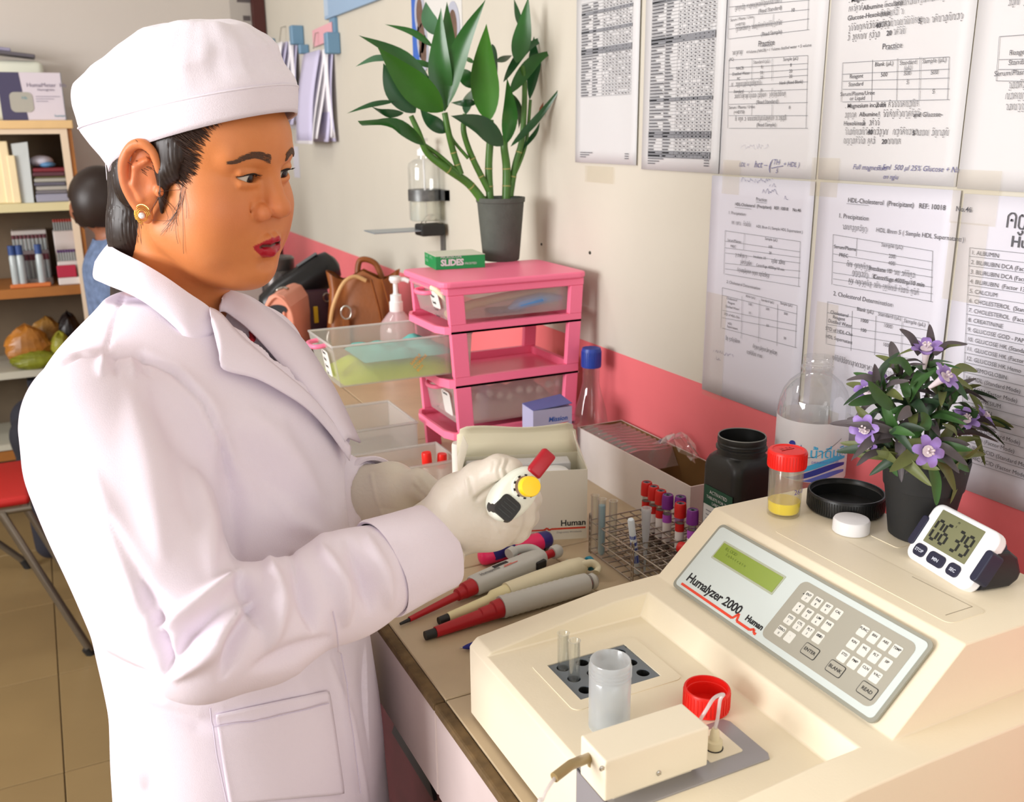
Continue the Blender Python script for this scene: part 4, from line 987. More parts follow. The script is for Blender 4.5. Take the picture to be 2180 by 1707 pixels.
# ================================================================== reagent box, carton, jar, bottles behind
m_card = mat('white_card', srgb(238, 234, 218), .55); m_cardin = mat('card_inside', srgb(228, 222, 200), .7); m_kraft = mat('kraft_inside', srgb(122, 88, 44), .8, var=.2, vscale=12)
fr = at_z(1249, 1145, ZT); fl_ = at_z(1090, 1154, ZT); d = (fl_-fr).normalized()
RBW, RBH, RBD = .196, .115, .085
o = thing('reagent_box', 'open white reagent carton with a red pulse line, behind the gloved hand', 'box', fr+d*RBW)
o.rotation_euler = (0, 0, math.atan2(-d.y, -d.x))
q = .0012
MB().box((0, 0, 0), (RBW, q, RBH)).build('front_wall', m_card, o)
MB().box((0, RBD-q, 0), (RBW, RBD, RBH)).build('back_wall', m_cardin, o)
for x in (0, RBW-q): MB().box((x, q, 0), (x+q, RBD-q, RBH)).build('side_wall', m_cardin, o)
MB().box((q, q, 0), (RBW-q, RBD-q, q)).build('bottom', m_cardin, o)
rows = []
for j, (yy, zz) in enumerate(((RBD, RBH), (RBD+.008, RBH+.018), (RBD+.014, RBH+.032), (RBD+.014, RBH+.034), (RBD+.011, RBH+.041), (RBD+.006, RBH+.046))):
    ins_ = (0, 0, .001, .005, .006, .016)[j]
    rows.append([(ins_+(RBW-2*ins_)*k/12, yy, zz+.003*math.sin(k*.5+1)*(j/5)) for k in range(13)])
MB().grid(rows).build('top_flap', mat('card_cream', srgb(240, 234, 206), .55), o, solid=.001, smooth=50)
for x, sx in ((0, -1), (RBW, 1)):
    MB().add([(x, .004, RBH), (x, RBD-.004, RBH), (x-sx*.010, RBD-.012, RBH+.040), (x-sx*.014, .03, RBH+.038)], [(0, 1, 2, 3)]).build('side_flap', m_card, o, solid=.001)
FT = frame_T((0, -.0004, 0), (1, 0, 0), (0, 0, 1))
b = MB(); put_text(b, 'Human', RBW-.042, .0230, .0138, FT, bold=.0003); b.build('lettering', m_dark, o)
b = MB()
pl = [(.03, .0175), (.128, .0175), (.133, .0205), (.136, .0165), (.139, .0185), (RBW-.002, .0185)]
for a, c in zip(pl, pl[1:]): put_line(b, a[0], a[1], c[0], c[1], .003 if a[0] > .12 else .0024, FT)
b.build('red_pulse_line', m_redp, o)
b = MB(); put_text(b, 'Diagnostics Worldwide', RBW-.048, .011, .0042, FT); b.build('small_lettering', m_ink2, o)
bx = o
inv = world_of(bx)
ct = thing('reagent_insert', 'white printed insert tray standing inside the open reagent carton', 'insert', inv @ Vector((.012, .045, q))); ct.rotation_euler = bx.rotation_euler
MB().rbox((0, 0, 0), (RBW-.03, .03, RBH-.004), .002, 1).build('tray_block', m_paper, ct)
b = MB()
for k, ch in enumerate('LABEL 02'): put_text(b, ch, .03+k*.016, RBH-.018, .009, frame_T((0, -.0004, 0), (1, 0, 0), (0, 0, 1)))
b.build('lettering', m_ink2, ct)
for k, (x, lb) in enumerate(((.055, 'white bottle cap nearest the thumb inside the reagent carton'), (.150, 'wide white bottle cap at the right inside the reagent carton'))):
    o = thing('reagent_bottle', lb, 'bottle', inv @ Vector((x, .022, q)), group='bottles in the reagent carton')
    MB().lathe([(.018, 0), (.018, .075), (.012, .085), (.012, .09)], 24).build('bottle_body', m_paper, o, smooth=40)
    MB().lathe([(.0185, .092), (.0195, .093), (.0195, .107), (.017, .109), (.0005, .109)], 28).build('bottle_cap', mat('white_plastic', srgb(240, 240, 242), .35), o, smooth=40)
o = thing('blood_tube', 'red-stoppered tube peeping out of the reagent carton behind the thumb', 'blood tube', inv @ Vector((.022, .030, q)))
MB().lathe([(.0003, 0), (.006, .004), (.006, .098)], 16).build('glass', m_clear, o, smooth=60); MB().lathe([(.0076, .092), (.0084, .0925), (.0084, .109), (.0005, .110)], 20).build('stopper', m_rc, o, smooth=40)

CX0, CX1, CY0, CY1, CZ = .846, XW-.008, 1.108, 1.455, .92
o = thing('long_carton', 'long white carton with brown inside along the pink wall, its top open', 'box', (.89, 1.28, ZT))
m_carton = mat('carton_white', srgb(222, 214, 208), .5, var=.06, vscale=20)
for lo, hi, nm in (((CX0, CY0, ZT), (CX0+.002, CY1, CZ), 'side_panel'), ((CX1-.002, CY0, ZT), (CX1, CY1, CZ), 'side_panel'), ((CX0+.002, CY0, ZT), (CX1-.002, CY0+.002, CZ), 'end_panel'), ((CX0+.002, CY1-.002, ZT), (CX1-.002, CY1, CZ), 'end_panel')):
    MB().box(lo, hi).build(nm, m_carton, o, world=True)
for lo, hi in (((CX0+.0021, CY0+.0021, ZT+.002), (CX0+.0029, CY1-.0021, CZ-.0005)), ((CX1-.0029, CY0+.0021, ZT+.002), (CX1-.0021, CY1-.0021, CZ-.0005)), ((CX0+.003, CY0+.0021, ZT+.002), (CX1-.003, CY0+.0029, CZ-.0005)), ((CX0+.003, CY1-.0029, ZT+.002), (CX1-.003, CY1-.0021, CZ-.0005)), ((CX0+.003, CY0+.003, ZT+.001), (CX1-.003, CY1-.003, ZT+.002))):
    MB().box(lo, hi).build('brown_lining', m_kraft, o, world=True)
o = thing('plastic_sleeve', 'clear ridged plastic tray sleeve lying in the far half of the long carton', 'plastic tray', (.89, 1.38, CZ-.02))
rows = []
for j in range(41):
    y = 1.285+(1.448-1.285)*j/40
    rows.append([(CX0+.005+(CX1-CX0-.01)*k/6, y, CZ-.003+(.0022 if j % 4 < 2 else -.0010)+.0025*math.sin(k)) for k in range(7)])
rows = [[(x, y-.02, CZ-.030) for x, y, z in rows[0]], [(x, y-.008, CZ-.012) for x, y, z in rows[0]]] + rows
MB().grid(rows).build('film', clear_mat('pink_clear', (1.0, .90, .93), .22, .22, .08, .3), o, world=True, smooth=30)
rows = []
rnd = random.Random(4)
for j in range(9):
    rows.append([(CX1-.028+.024*k/6+.004*math.sin(j*2.1+k*1.7), 1.20+.013*j+.004*math.sin(k*2.3+j), CZ+.002+.030*math.sin(PI*j/8)*math.sin(PI*(k+1)/9)+.005*math.sin(j*3.1+k*2.2)) for k in range(7)])
o = thing('cellophane_bag', 'crumpled clear cellophane sticking up from the carton against the pink wall', 'bag', (.92, 1.25, CZ)); MB().grid(rows).build('film', clear_mat('cellophane', (1, .97, .97), .30, .06, .06), o, world=True)
o['kind'] = 'thing'

# black square jar with a green and white label
JX, JY, JS = .813, .958, .066
o = thing('black_jar', 'open black square plastic jar with a green and white label', 'jar', (JX, JY, ZT))
rows = []
def sq(h, r, z, n=6): return [(x, y, z) for x, y in rrect(2*h, 2*h, r, n)]
hs = JS/2+.004
for h, r, z in ((hs-.004, .010, 0), (hs, .012, .004), (hs, .012, .176), (hs-.001, .013, .184), (hs-.002, .018, .190), (hs-.004, .024, .194), (.0325, .0324, .196), (.0320, .0319, .198)): rows.append(sq(h, r, z))
b = MB().grid(rows, True); b.build('jar_body', m_blackp, o, smooth=50)
MB().lathe([(0.0317, .196), (0.0317, .203), (0.0340, .204), (0.0340, .207), (0.0317, .208), (0.0317, .211), (0.0326, .212), (0.0317, .214), (0.0326, .2165), (0.0320, .2215), (0.0302, .2215), (0.0297, .19), (0.0270, .18), (0.0270, .05), (0.0005, .05)], 44).build('threaded_neck', m_blackp, o, smooth=40)
MB().lathe([(0.0321, .2214), (0.0315, .2226), (0.0304, .2218)], 44, cap0=False, cap1=False).build('worn_rim', mat('worn_rim', srgb(120, 120, 116), .5), o, smooth=40)
LT = frame_T((-hs-.0005, hs-.010, .050), (0, -1, 0), (0, 0, 1)); lw = 2*hs-.014
b = MB().box((0, 0, 0), (lw, .072, .0003), LT); b.build('label', mat('label_white', srgb(200, 202, 200), .5), o)
b = MB().box((0, .072, 0), (lw, .100, .0003), LT); b.build('green_label_band', mat('label_green', srgb(20, 70, 52), .5), o)
b = MB(); put_text(b, 'ACTIVATED', .012, .090, .007, LT, z=.0005); put_text(b, 'TABLETS FOR THE', .006, .082, .006, LT, z=.0005); put_text(b, 'LABORATORY', .018, .075, .006, LT, z=.0005); b.build('label_lettering', m_paper, o)
b = MB()
for k in range(9): put_line(b, .006, .064-k*.006, lw-.006-(k % 3)*.012, .064-k*.006, .0016, LT, z=.0005)
b.build('label_small_print', m_ink2, o)
b = MB()
for k in range(8): b.rbox((-.02, -hs-.0012, .07+k*.009), (.02, -hs+.001, .074+k*.009), .001, 1)
b.build('grip_ribs', m_blackp, o)

# clear drinking water bottle
m_pet = clear_mat('bottle_plastic', (.975, .985, .99), .17, .025, .03)
o = thing('water_bottle', 'large clear water bottle with a white and blue label against the wall', 'bottle', (.901, .921, ZT)); R0 = .047
prof = [(.0005, .004), (.030, .004), (.043, .001), (R0-.001, .008), (R0-.0015, .155), (R0-.003, .160), (R0, .165), (R0, .25)]
prof += [(R0*.998, .258), (R0*.96, .270), (R0*.88, .282), (R0*.72, .294), (R0*.55, .301), (.022, .304), (.0185, .307)]
prof += [(.0185, .311), (.0215, .312), (.0215, .3145), (.0185, .3155), (.0182, .318), (.0192, .319), (.0182, .321), (.0192, .3225), (.0182, .324), (.0182, .329), (.0165, .329)]
MB().lathe(prof, 48).build('bottle_wall', m_pet, o, smooth=50)
MB().lathe([(R0+.0004, .168), (R0+.0004, .249)], 64, cap0=False, cap1=False).build('label', clear_mat('film_label', (.97, .97, .98), .08, .80, .2, .35), o, smooth=60)
m_lb = mat('label_blue', srgb(92, 108, 196), .5); m_cy = mat('label_cyan', srgb(70, 176, 222), .5); m_nv = mat('label_navy', srgb(48, 58, 150), .5)
a0 = math.atan2(-.921, -.901)     # the side that faces the camera
RL = R0+.0009
b = MB(); wrap_text(b, 'น้ำดื่มสิงห์', .0185, RL, .203, a0-.02, bold=.0002); b.build('thai_lettering', m_cy, o)
b = MB(); wrap_text(b, 'DRINKING WATER', .0046, RL, .195, a0+.05); b.build('small_lettering', m_lb, o)
b = MB()                          # the blue lion emblem
def curved(mb, poly, ang, z0, sc, r=RL):
    mb.add([(r*math.cos(ang+x*sc/r), r*math.sin(ang+x*sc/r), z0+y*sc) for x, y in poly], [tuple(range(len(poly)))])
for poly in ([(0, 6), (2, 9), (5, 10), (8, 9), (9, 6), (8, 3), (5, 2), (2, 3)], [(3, 2), (8, 2.4), (12, 0), (13, -5), (10, -9), (6, -9), (6, -5), (3, -3)], [(12, 0), (15, 3), (16, 7), (17, 3), (15, -1), (13, -4)], [(3, -3), (1, -6), (3, -9), (5, -9), (4, -6)]): curved(b, poly, a0-.62, .212, .0011)
b.build('emblem', m_nv, o)
b = MB(); pts = [(-.66, .212), (-.45, .205), (-.15, .201), (.2, .205), (.6, .218), (.9, .227)]
for (x0, z0), (x1, z1) in zip(pts, pts[1:]):
    n_ = 6; b.grid([[(RL*math.cos(a0+x0+(x1-x0)*k/n_), RL*math.sin(a0+x0+(x1-x0)*k/n_), z0+(z1-z0)*k/n_+dz) for k in range(n_+1)] for dz in (0, .0007)])
b.build('dark_swoosh', m_dark, o)
for nm, mt, dz, th_ in (('cyan_wave', m_cy, .0, .008), ('navy_wave', m_nv, -.0095, .0085), ('light_wave', m_lb, -.019, .0075)):
    rows = []
    for dd in (0, 1):
        rows.append([(RL*math.cos(a0-.75+1.9*k/24), RL*math.sin(a0-.75+1.9*k/24), max(.169, .176+dz+.022*(.5-.5*math.cos(PI*min(1, k/22)))+dd*th_*(.25+.75*math.sin(PI*k/26)))) for k in range(25)])
    MB().grid(rows).build(nm, mt, o, smooth=60)
MB().lathe([(.0005, .0055), (.044, .0055), (R0-.0035, .012), (R0-.0035, .03), (.0005, .03)], 40).build('water', clear_mat('water', (.96, .98, .99), .08, .02, .02), o, smooth=50)

# blue-capped wash bottle, small printed box
p = at_y(1257, 765, 1.515)
o = thing('wash_bottle', 'clear conical bottle with a blue screw cap beside the pink drawers', 'bottle', (p.x-.003, 1.507, ZT)); h = p.z-ZT+.012
MB().lathe([(.0005, .002), (.030, .002), (.033, .004), (.034, .05), (.0335, h-.135), (.030, h-.11), (.0205, h-.075), (.0160, h-.055), (.0160, h-.02), (.0165, h-.012), (.0155, h-.012)], 36).build('bottle_wall', m_pet, o, smooth=50)
MB().lathe([(.0005, h-.155), (.0343, h-.155), (.0343, h-.152), (.0005, h-.152)], 30, cap0=False).build('inner_ring', m_clear, o, smooth=30)
lid = MB().lathe([(.0185, h-.024), (.0190, h-.022), (.0186, h+.008), (.0172, h+.0125), (.0005, h+.013)], 36).build('cap', mat('cap_blue', srgb(38, 66, 158), .4), o, smooth=40)
b = MB()
for k in range(30): b.box((.0184, -.0006, h-.02), (.0192, .0006, h+.006), Matrix.Rotation(2*PI*k/30, 4, 'Z'))
b.build('grip_ribs', MATS['cap_blue'], lid)
rows = [[(.0346*math.cos(a), .0346*math.sin(a), z) for a in [math.atan2(-.93, -.30)+.1+k*.09 for k in range(9)]] for z in (h-.175, h-.150)]
MB().grid(rows).build('paper_tag', mat('tag_pale', srgb(214, 206, 216), .6), o, smooth=60)
p = at_y(1192, 905, 1.50)
o = thing('test_strip_box', 'small lilac printed carton with a red stroke in front of the pink drawers', 'box', (.795, 1.445, ZT), rotz=rad(-4))
BH = at_y(1190, 868, 1.445).z-ZT
MB().box((-.045, 0, 0), (.032, .05, BH)).build('carton', mat('carton_lilac', srgb(178, 180, 214), .5), o)
MB().add([(-.045, .0, BH), (.032, .0, BH+.006), (.032, .05, BH+.010), (-.045, .05, BH+.001)], [(0, 1, 2, 3)]).build('lid_flap', mat('carton_blue', srgb(96, 108, 168), .5), o, solid=.0012)
BT = frame_T((-.045, -.0004, 0), (1, 0, 0), (0, 0, 1))
b = MB(); put_text(b, 'Mission', .030, BH-.024, .0125, BT, bold=.0003, shear=.15); b.build('lettering', mat('print_blue', srgb(48, 92, 178), .5), o)
b = MB(); b.add([(.032, BH-.036, 0), (.074, BH-.027, 0), (.032, BH-.031, 0)], [(0, 1, 2)], BT); b.build('red_stroke', m_redp, o)
b = MB(); put_text(b, 'Urinalysis Strips', .034, BH-.043, .0048, BT); put_text(b, 'REF', .004, BH-.034, .005, BT); b.box((.040, BH-.075, 0), (.066, BH-.052, .0003), BT); b.build('small_print', m_ink2, o)
# ================================================================== pink drawer cabinet with its load
m_pp = mat('pink_plastic', srgb(255, 126, 162), .38, spec=.4)
m_drawer = clear_mat('drawer_plastic', (.95, .94, .92), .09, .27, .18, .5)
m_lab = mat('sticker', srgb(228, 226, 222), .6)
KY0, KY1, KX0, KX1, KZ = 1.55, 1.742, .632, .912, 1.192
kb = thing('drawer_cabinet', 'pink plastic drawer cabinet with three clear drawers standing on the bench', 'cabinet', (.77, 1.645, ZT))
def kx(z, side): # the stack narrows a little towards its foot
    t = (KZ-z)/(KZ-ZT); return (KX0+.022*t) if side == 0 else (KX1-.020*t)
b = MB(); b.prism([(x+(KX0+KX1)/2-.004, y+(KY0+KY1)/2) for x, y in rrect(KX1-KX0+.020, KY1-KY0+.012, .018)], KZ-.012, KZ); b.build('top_board', m_pp, kb, world=True, bevel=.004, bseg=3)
b = MB().box((KX0, KY0, KZ-.026), (KX1, KY1, KZ-.012)); b.build('top_rim', m_pp, kb, world=True, bevel=.002)
levels = [(KZ-.026, 1.113), (1.097, 1.015), (.996, .912)]
for zt, zb in [(1.113, 1.097), (1.015, .996), (.912, .895)]:
    xa, xb = kx(zb, 0), kx(zb, 1)
    pts = [(xa-.020, KY0+.03), (xa-.010, KY0+.006), (xa, KY0), (xb, KY0), (xb, KY1), (xa, KY1), (xa-.010, KY1-.006), (xa-.020, KY1-.03)]
    fr_ = MB()
    inner = [(xa+.012, KY0+.014), (xb-.014, KY0+.014), (xb-.014, KY1-.014), (xa+.012, KY1-.014)]
    sh = MB(); sh.prism(pts, zb, zb+.004); 
    for lo, hi in (((xa, KY0, zb), (xb, KY0+.010, zt)), ((xa, KY1-.010, zb), (xb, KY1, zt)), ((xb-.010, KY0+.01, zb), (xb, KY1-.01, zt))): sh.box(lo, hi)
    sh.prism([(xa-.020, KY0+.03), (xa-.010, KY0+.006), (xa, KY0), (xa+.005, KY0+.008), (xa-.006, KY0+.012), (xa-.015, KY0+.033), (xa-.015, KY1-.033), (xa-.006, KY1-.012), (xa+.005, KY1-.008), (xa, KY1), (xa-.010, KY1-.006), (xa-.020, KY1-.03)], zb+.004, zt-.003)
    sh.build('shelf_frame', m_pp, kb, world=True)
for y0, y1 in ((KY0, KY0+.012), (KY1-.012, KY1)):
    for side in (0, 1):
        for zt, zb in levels + [(.895, ZT)]:
            xt, xb = kx(zt, side), kx(zb, side); wd = .031 if side == 0 else .027
            if side == 1: xt -= wd; xb -= wd
            MB().add([(xb, y0, zb), (xb+wd, y0, zb), (xb+wd, y1, zb), (xb, y1, zb), (xt, y0, zt), (xt+wd, y0, zt), (xt+wd, y1, zt), (xt, y1, zt)], [(0, 3, 2, 1), (4, 5, 6, 7), (0, 1, 5, 4), (1, 2, 6, 5), (2, 3, 7, 6), (3, 0, 4, 7)]).build('post', m_pp, kb, world=True, bevel=.0012)
def drawer(zb, h, pull, label_rows, nm='drawer'):
    xa = kx(zb, 0)-.004-pull; L = .262; W = .158; y0 = (KY0+KY1)/2-W/2
    T = Tm((xa, y0, zb+.0042))
    b = MB(); t = .0018; f = .012   # walls lean outward a little; rolled rim on top
    b.rbox((f, f*.4, 0), (L-f*.3, W-f*.4, t), .0008, 1, T)
    def wall(p0, p1, q0, q1, nrm):
        n_ = Vector(nrm)*t
        vs = [Vector((*p0, 0)), Vector((*p1, 0)), Vector((*q1, h)), Vector((*q0, h))]
        b.add(vs+[v+n_ for v in vs], [(0, 1, 2, 3), (7, 6, 5, 4), (0, 4, 5, 1), (1, 5, 6, 2), (2, 6, 7, 3), (3, 7, 4, 0)], T)
    A, Bq, Cq, Dq = (f, f*.4), (L-f*.3, f*.4), (L-f*.3, W-f*.4), (f, W-f*.4); a, b2, c2, d2 = (0, 0), (L, 0), (L, W), (0, W)
    wall(A, Bq, a, b2, (0, 1, 0)); wall(Bq, Cq, b2, c2, (-1, 0, 0)); wall(Cq, Dq, c2, d2, (0, -1, 0)); wall(Dq, A, d2, a, (1, 0, 0))
    d = b.build(nm, m_drawer, kb, world=True)
    MB().tube([Vector((0, 0, h)), Vector((L, 0, h)), Vector((L, W, h)), Vector((0, W, h)), Vector((0, 0, h))], .0022, 8, T=T).build('rim', clear_mat('rim_plastic', (.95, .94, .93), .12, .55, .2, .4), d, world=True, smooth=50)
    pts = [(.004, W*.34, h*.90), (-.014, W*.36, h*.88), (-.021, W*.5, h*.87), (-.014, W*.64, h*.88), (.004, W*.66, h*.90)]
    MB().tube(cubic(pts, 5), .0042, 10, T=T).build('handle', m_pp, d, world=True, smooth=60, label='pink loop handle')
    LT_ = T @ frame_T((f*.55-.0012, W*.42, h*.12), (0, -1, 0), (-f/h, 0, 1))
    MB().prism([(x+.026, y+.030) for x, y in rrect(.040, h*.62, .006)], 0, .0004, LT_).build('sticker', m_lab, d, world=True)
    q = MB()
    for k, s in enumerate(label_rows): put_text(q, s, .0115, .046-k*.0125, .0078, LT_, z=.0007, bold=.0002)
    q.build('sticker_lettering', m_dark, d, world=True)
    return d, T, L, W
d1, T1, L1, W1 = drawer(1.113, .052, 0, ('Tip', 'Filter', 'Swab', 'Cover', 'Lancet'))
d2, T2, L2, W2 = drawer(1.015, .074, .215, ('Glove', 'Mask', 'Gown', 'Cap'))
d3, T3, L3, W3 = drawer(.912, .076, -.004, ('Cotton',))
q = MB(); T_ = T2 @ frame_T((.15, .0012, .018), (1, 0, 0), (0, 0, 1)) @ Matrix.Rotation(rad(42), 4, 'Z')
for k, s in enumerate(('SAMPLE', 'STORAGE', 'BOX')): put_text(q, s, .0, .010-k*.009, .0075, T_, z=.0006)
q.build('orange_lettering', mat('orange_print', srgb(236, 150, 40), .5), d2, world=True)
m_yg = mat('lime_paper', srgb(208, 232, 36), .75); m_tl = mat('teal_tissue', srgb(110, 204, 196), .75)
def heap(name, label, m, lo, hi, seed, T, cat, amp=.006, group=None):
    """a soft crumpled pile"""
    n1, n2 = 22, 12; rows = []
    for i in range(n1+1):
        row = []
        for j in range(n2+1):
            u, v = i/n1, j/n2
            z = lo[2]+(hi[2]-lo[2])*(min(1, 6*u, 6*(1-u))**.6)*(min(1, 5*v, 5*(1-v))**.6)
            z += amp*mnoise.noise((u*6+seed, v*4, seed*1.7))*(1 if 0 < i < n1 and 0 < j < n2 else 0)
            row.append((lo[0]+(hi[0]-lo[0])*u, lo[1]+(hi[1]-lo[1])*v, max(lo[2], z)))
        rows.append(row)
    o = thing(name, label, cat, T @ Vector(((lo[0]+hi[0])/2, (lo[1]+hi[1])/2, lo[2])), group=group)
    b = MB().grid(rows, T=T); k = len(b.v)
    b.add([(lo[0], lo[1], lo[2]), (hi[0], lo[1], lo[2]), (hi[0], hi[1], lo[2]), (lo[0], hi[1], lo[2])], [(3, 2, 1, 0)], T)
    b.build('folds', m, o, world=True, smooth=60)
    return o
heap('tissue_pack', 'lime yellow packs piled in the bottom of the pulled-out drawer', m_yg, (.02, .008, .002), (.24, .150, .030), 3, T2, 'packs', .008)
heap('tissue_pack', 'teal packs lying on the lime ones in the pulled-out drawer', m_tl, (.06, .010, .0375), (.235, .148, .050), 7, T2, 'packs', .010)
heap('cotton_pile', 'pinkish white cotton pile in the lowest drawer', mat('cotton', srgb(226, 206, 200), .9), (.02, .012, .002), (.245, .146, .040), 11, T3, 'cotton', .016)
ORD = ('first', 'second', 'third', 'fourth', 'fifth', 'sixth', 'seventh', 'eighth', 'ninth')
rnd = random.Random(3)
for k in range(9):
    c = T3 @ Vector((.05+.2*rnd.random(), .006+.004*rnd.random(), .016+.045*rnd.random()))
    c = T3 @ Vector((.055+.021*k, .011, .040+.018*rnd.random())); o = MB().sphere(c, (.008, .006, .008), 12).build('cotton_ball', MATS['cotton'], smooth=180)
    tag(o, ORD[k]+' cotton ball from the left in the lowest clear drawer', 'cotton ball', 'cotton balls in the lowest drawer')
o = thing('cream_applicator', 'cream plastic applicators lying in the closed top drawer', 'applicator', T1 @ Vector((.11, .05, .012)))
MB().tube([(T1 @ Vector(p)) for p in ((.015, .02, .010), (.04, .03, .014), (.07, .032, .022), (.13, .032, .030), (.24, .035, .036))], [.010, .013, .011, .010, .013], 14, flat=.8).build('handle_part', mat('cream_ivory', srgb(232, 214, 168), .5), o, world=True, smooth=60)
MB().tube([(T1 @ Vector(p)) for p in ((.012, .016, .036), (-.006, .02, .0585), (-.012, .03, .060))], [.004, .007, .005], 12).build('tip_part', mat('cream_pale', srgb(240, 230, 196), .5), o, world=True, smooth=60)
o = thing('blue_scoop', 'blue plastic scoop lying in the top drawer at its right', 'scoop', T1 @ Vector((.2, .02, .01)))
MB().tube([(T1 @ Vector(p)) for p in ((.135, .016, .010), (.155, .014, .018), (.20, .014, .024), (.248, .018, .022))], [.003, .011, .012, .006], 14).build('scoop_bowl', mat('scoop_blue', srgb(96, 152, 208), .5), o, world=True, smooth=60)
o = MB().rbox((.10, .012, .002), (.17, .05, .010), .003).build('navy_pack', mat('navy_pack', srgb(70, 74, 110), .6), None); o.matrix_world = T1; o.location = T1.translation
tag(o, 'flat navy pack on the floor of the top drawer', 'pack')

# slides box on top
pa, pb, pc_ = at_z(928, 575, KZ), at_z(1033, 569, KZ), at_z(889, 556, KZ)
o = thing('slide_box', 'green and white box of microscope slides on top of the pink drawers', 'box', pa, rotz=math.atan2(pb.y-pa.y, pb.x-pa.x))
BW = (pb-pa).length; BD = .085; BHt = at_y(927, 546, pa.y).z-KZ
MB().box((0, 0, 0), (BW, BD, BHt-.0006)).build('carton', mat('slides_green', srgb(24, 140, 74), .45), o, bevel=.0008)
MB().box((-.0002, -.0002, BHt-.0006), (BW, BD, BHt)).build('pale_lid', mat('slides_top', srgb(214, 218, 200), .5), o)
b = MB(); put_text(b, 'SLIDES', .010, .0075, .0165, frame_T((0, -.0004, 0), (1, 0, 0), (0, 0, 1)), bold=.0007, spacing=.95)
put_text(b, 'MICROSCOPE', .010, .0215, .0068, frame_T((0, -.0004, 0), (1, 0, 0), (0, 0, 1))); put_text(b, 'FROSTED', .058, .0078, .0058, frame_T((0, -.0004, 0), (1, 0, 0), (0, 0, 1))); b.build('lettering', m_paper, o)
b = MB(); ST_ = frame_T((-.0004, BD, 0), (0, -1, 0), (0, 0, 1))
for k, s in enumerate(('GLASS', 'SLIDES', '50 PCS')): put_text(b, s, .008 if k < 2 else .04, .018-.009*(k % 2), .0075, ST_)
b.build('side_lettering', mat('pale_green', srgb(150, 205, 170), .5), o)

# lucky bamboo in its grey pot
m_potg = mat('pot_grey', srgb(84, 88, 82), .75, bump=.4, bscale=250, var=.2, vscale=40)
pp = at_z(1067, 553, KZ)
pot = thing('bamboo_plant', 'lucky bamboo with broad green leaves in a grey pot on the pink drawers', 'plant', (pp.x, pp.y, KZ)); PYY = pp.y
PH = at_y(1060, 420, PYY).z-KZ
MB().lathe([(.0005, 0), (.036, 0), (.0375, .003), (.0475, PH-.010), (.0495, PH-.009), (.0500, PH), (.0475, PH), (.046, PH-.012), (.0005, PH-.013)], 44).build('pot', m_potg, pot, smooth=40)
MB().lathe([(.0455, PH-.012), (.03, PH-.009), (.0005, PH-.008)], 30, cap0=False).build('soil', mat('soil', srgb(70, 66, 50), .95), pot, smooth=40)
def leaf_mat(name, c1, c2, rough=.35):
    if name in MATS: return MATS[name]
    m = mat(name, c1, rough, spec=.5, var=.25, vscale=14); return m
m_lf = [mat('leaf_bright', srgb(58, 116, 36), .30, var=.2, vscale=18), mat('leaf_mid', srgb(42, 98, 38), .28, var=.25, vscale=18), mat('leaf_dark', srgb(36, 84, 44), .28, var=.25, vscale=18), mat('leaf_grey', srgb(74, 116, 84), .34, var=.2, vscale=18)]
for q in m_lf:
    q.node_tree.nodes['Principled BSDF'].inputs['Transmission Weight'].default_value = 0.0
m_stem = mat('stem_green', srgb(76, 122, 46), .4, var=.3, vscale=30); m_node = mat('stem_node', srgb(150, 146, 84), .6)
m_tipb = mat('dry_tip', srgb(132, 72, 44), .7)
Q3 = lambda x, y, off=0.0: at_y(560+x/3.206, y/3.206, PYY+off)
def blade(mb, pts, width, facing, n=14, fold=.18, twist=0.0, cut=0.0, prof=None):
    """leaf: midrib through pts, both halves lifted a little from the rib"""
    c = cubic(pts, max(2, n//(len(pts)-1))); m = len(c)-1; rows = []
    for i, p in enumerate(c):
        t = (c[min(i+1, m)]-c[max(i-1, 0)]).normalized(); u = i/m
        nn = (Vector(facing) - t*Vector(facing).dot(t)).normalized(); nn = Matrix.Rotation(twist*(u-.3), 3, t) @ nn
        s = t.cross(nn); f = (prof(u) if prof else max(0.02 if u < .5 else cut, math.sin(PI*min(1, u**.74))**1.35)); wv = width*.5*f
        rows.append([p+s*(-wv)+nn*(fold*wv), p+s*(-wv*.55)+nn*(fold*.45*wv), p, p+s*(wv*.55)+nn*(fold*.45*wv), p+s*wv+nn*(fold*wv)])
    return mb.grid(rows)
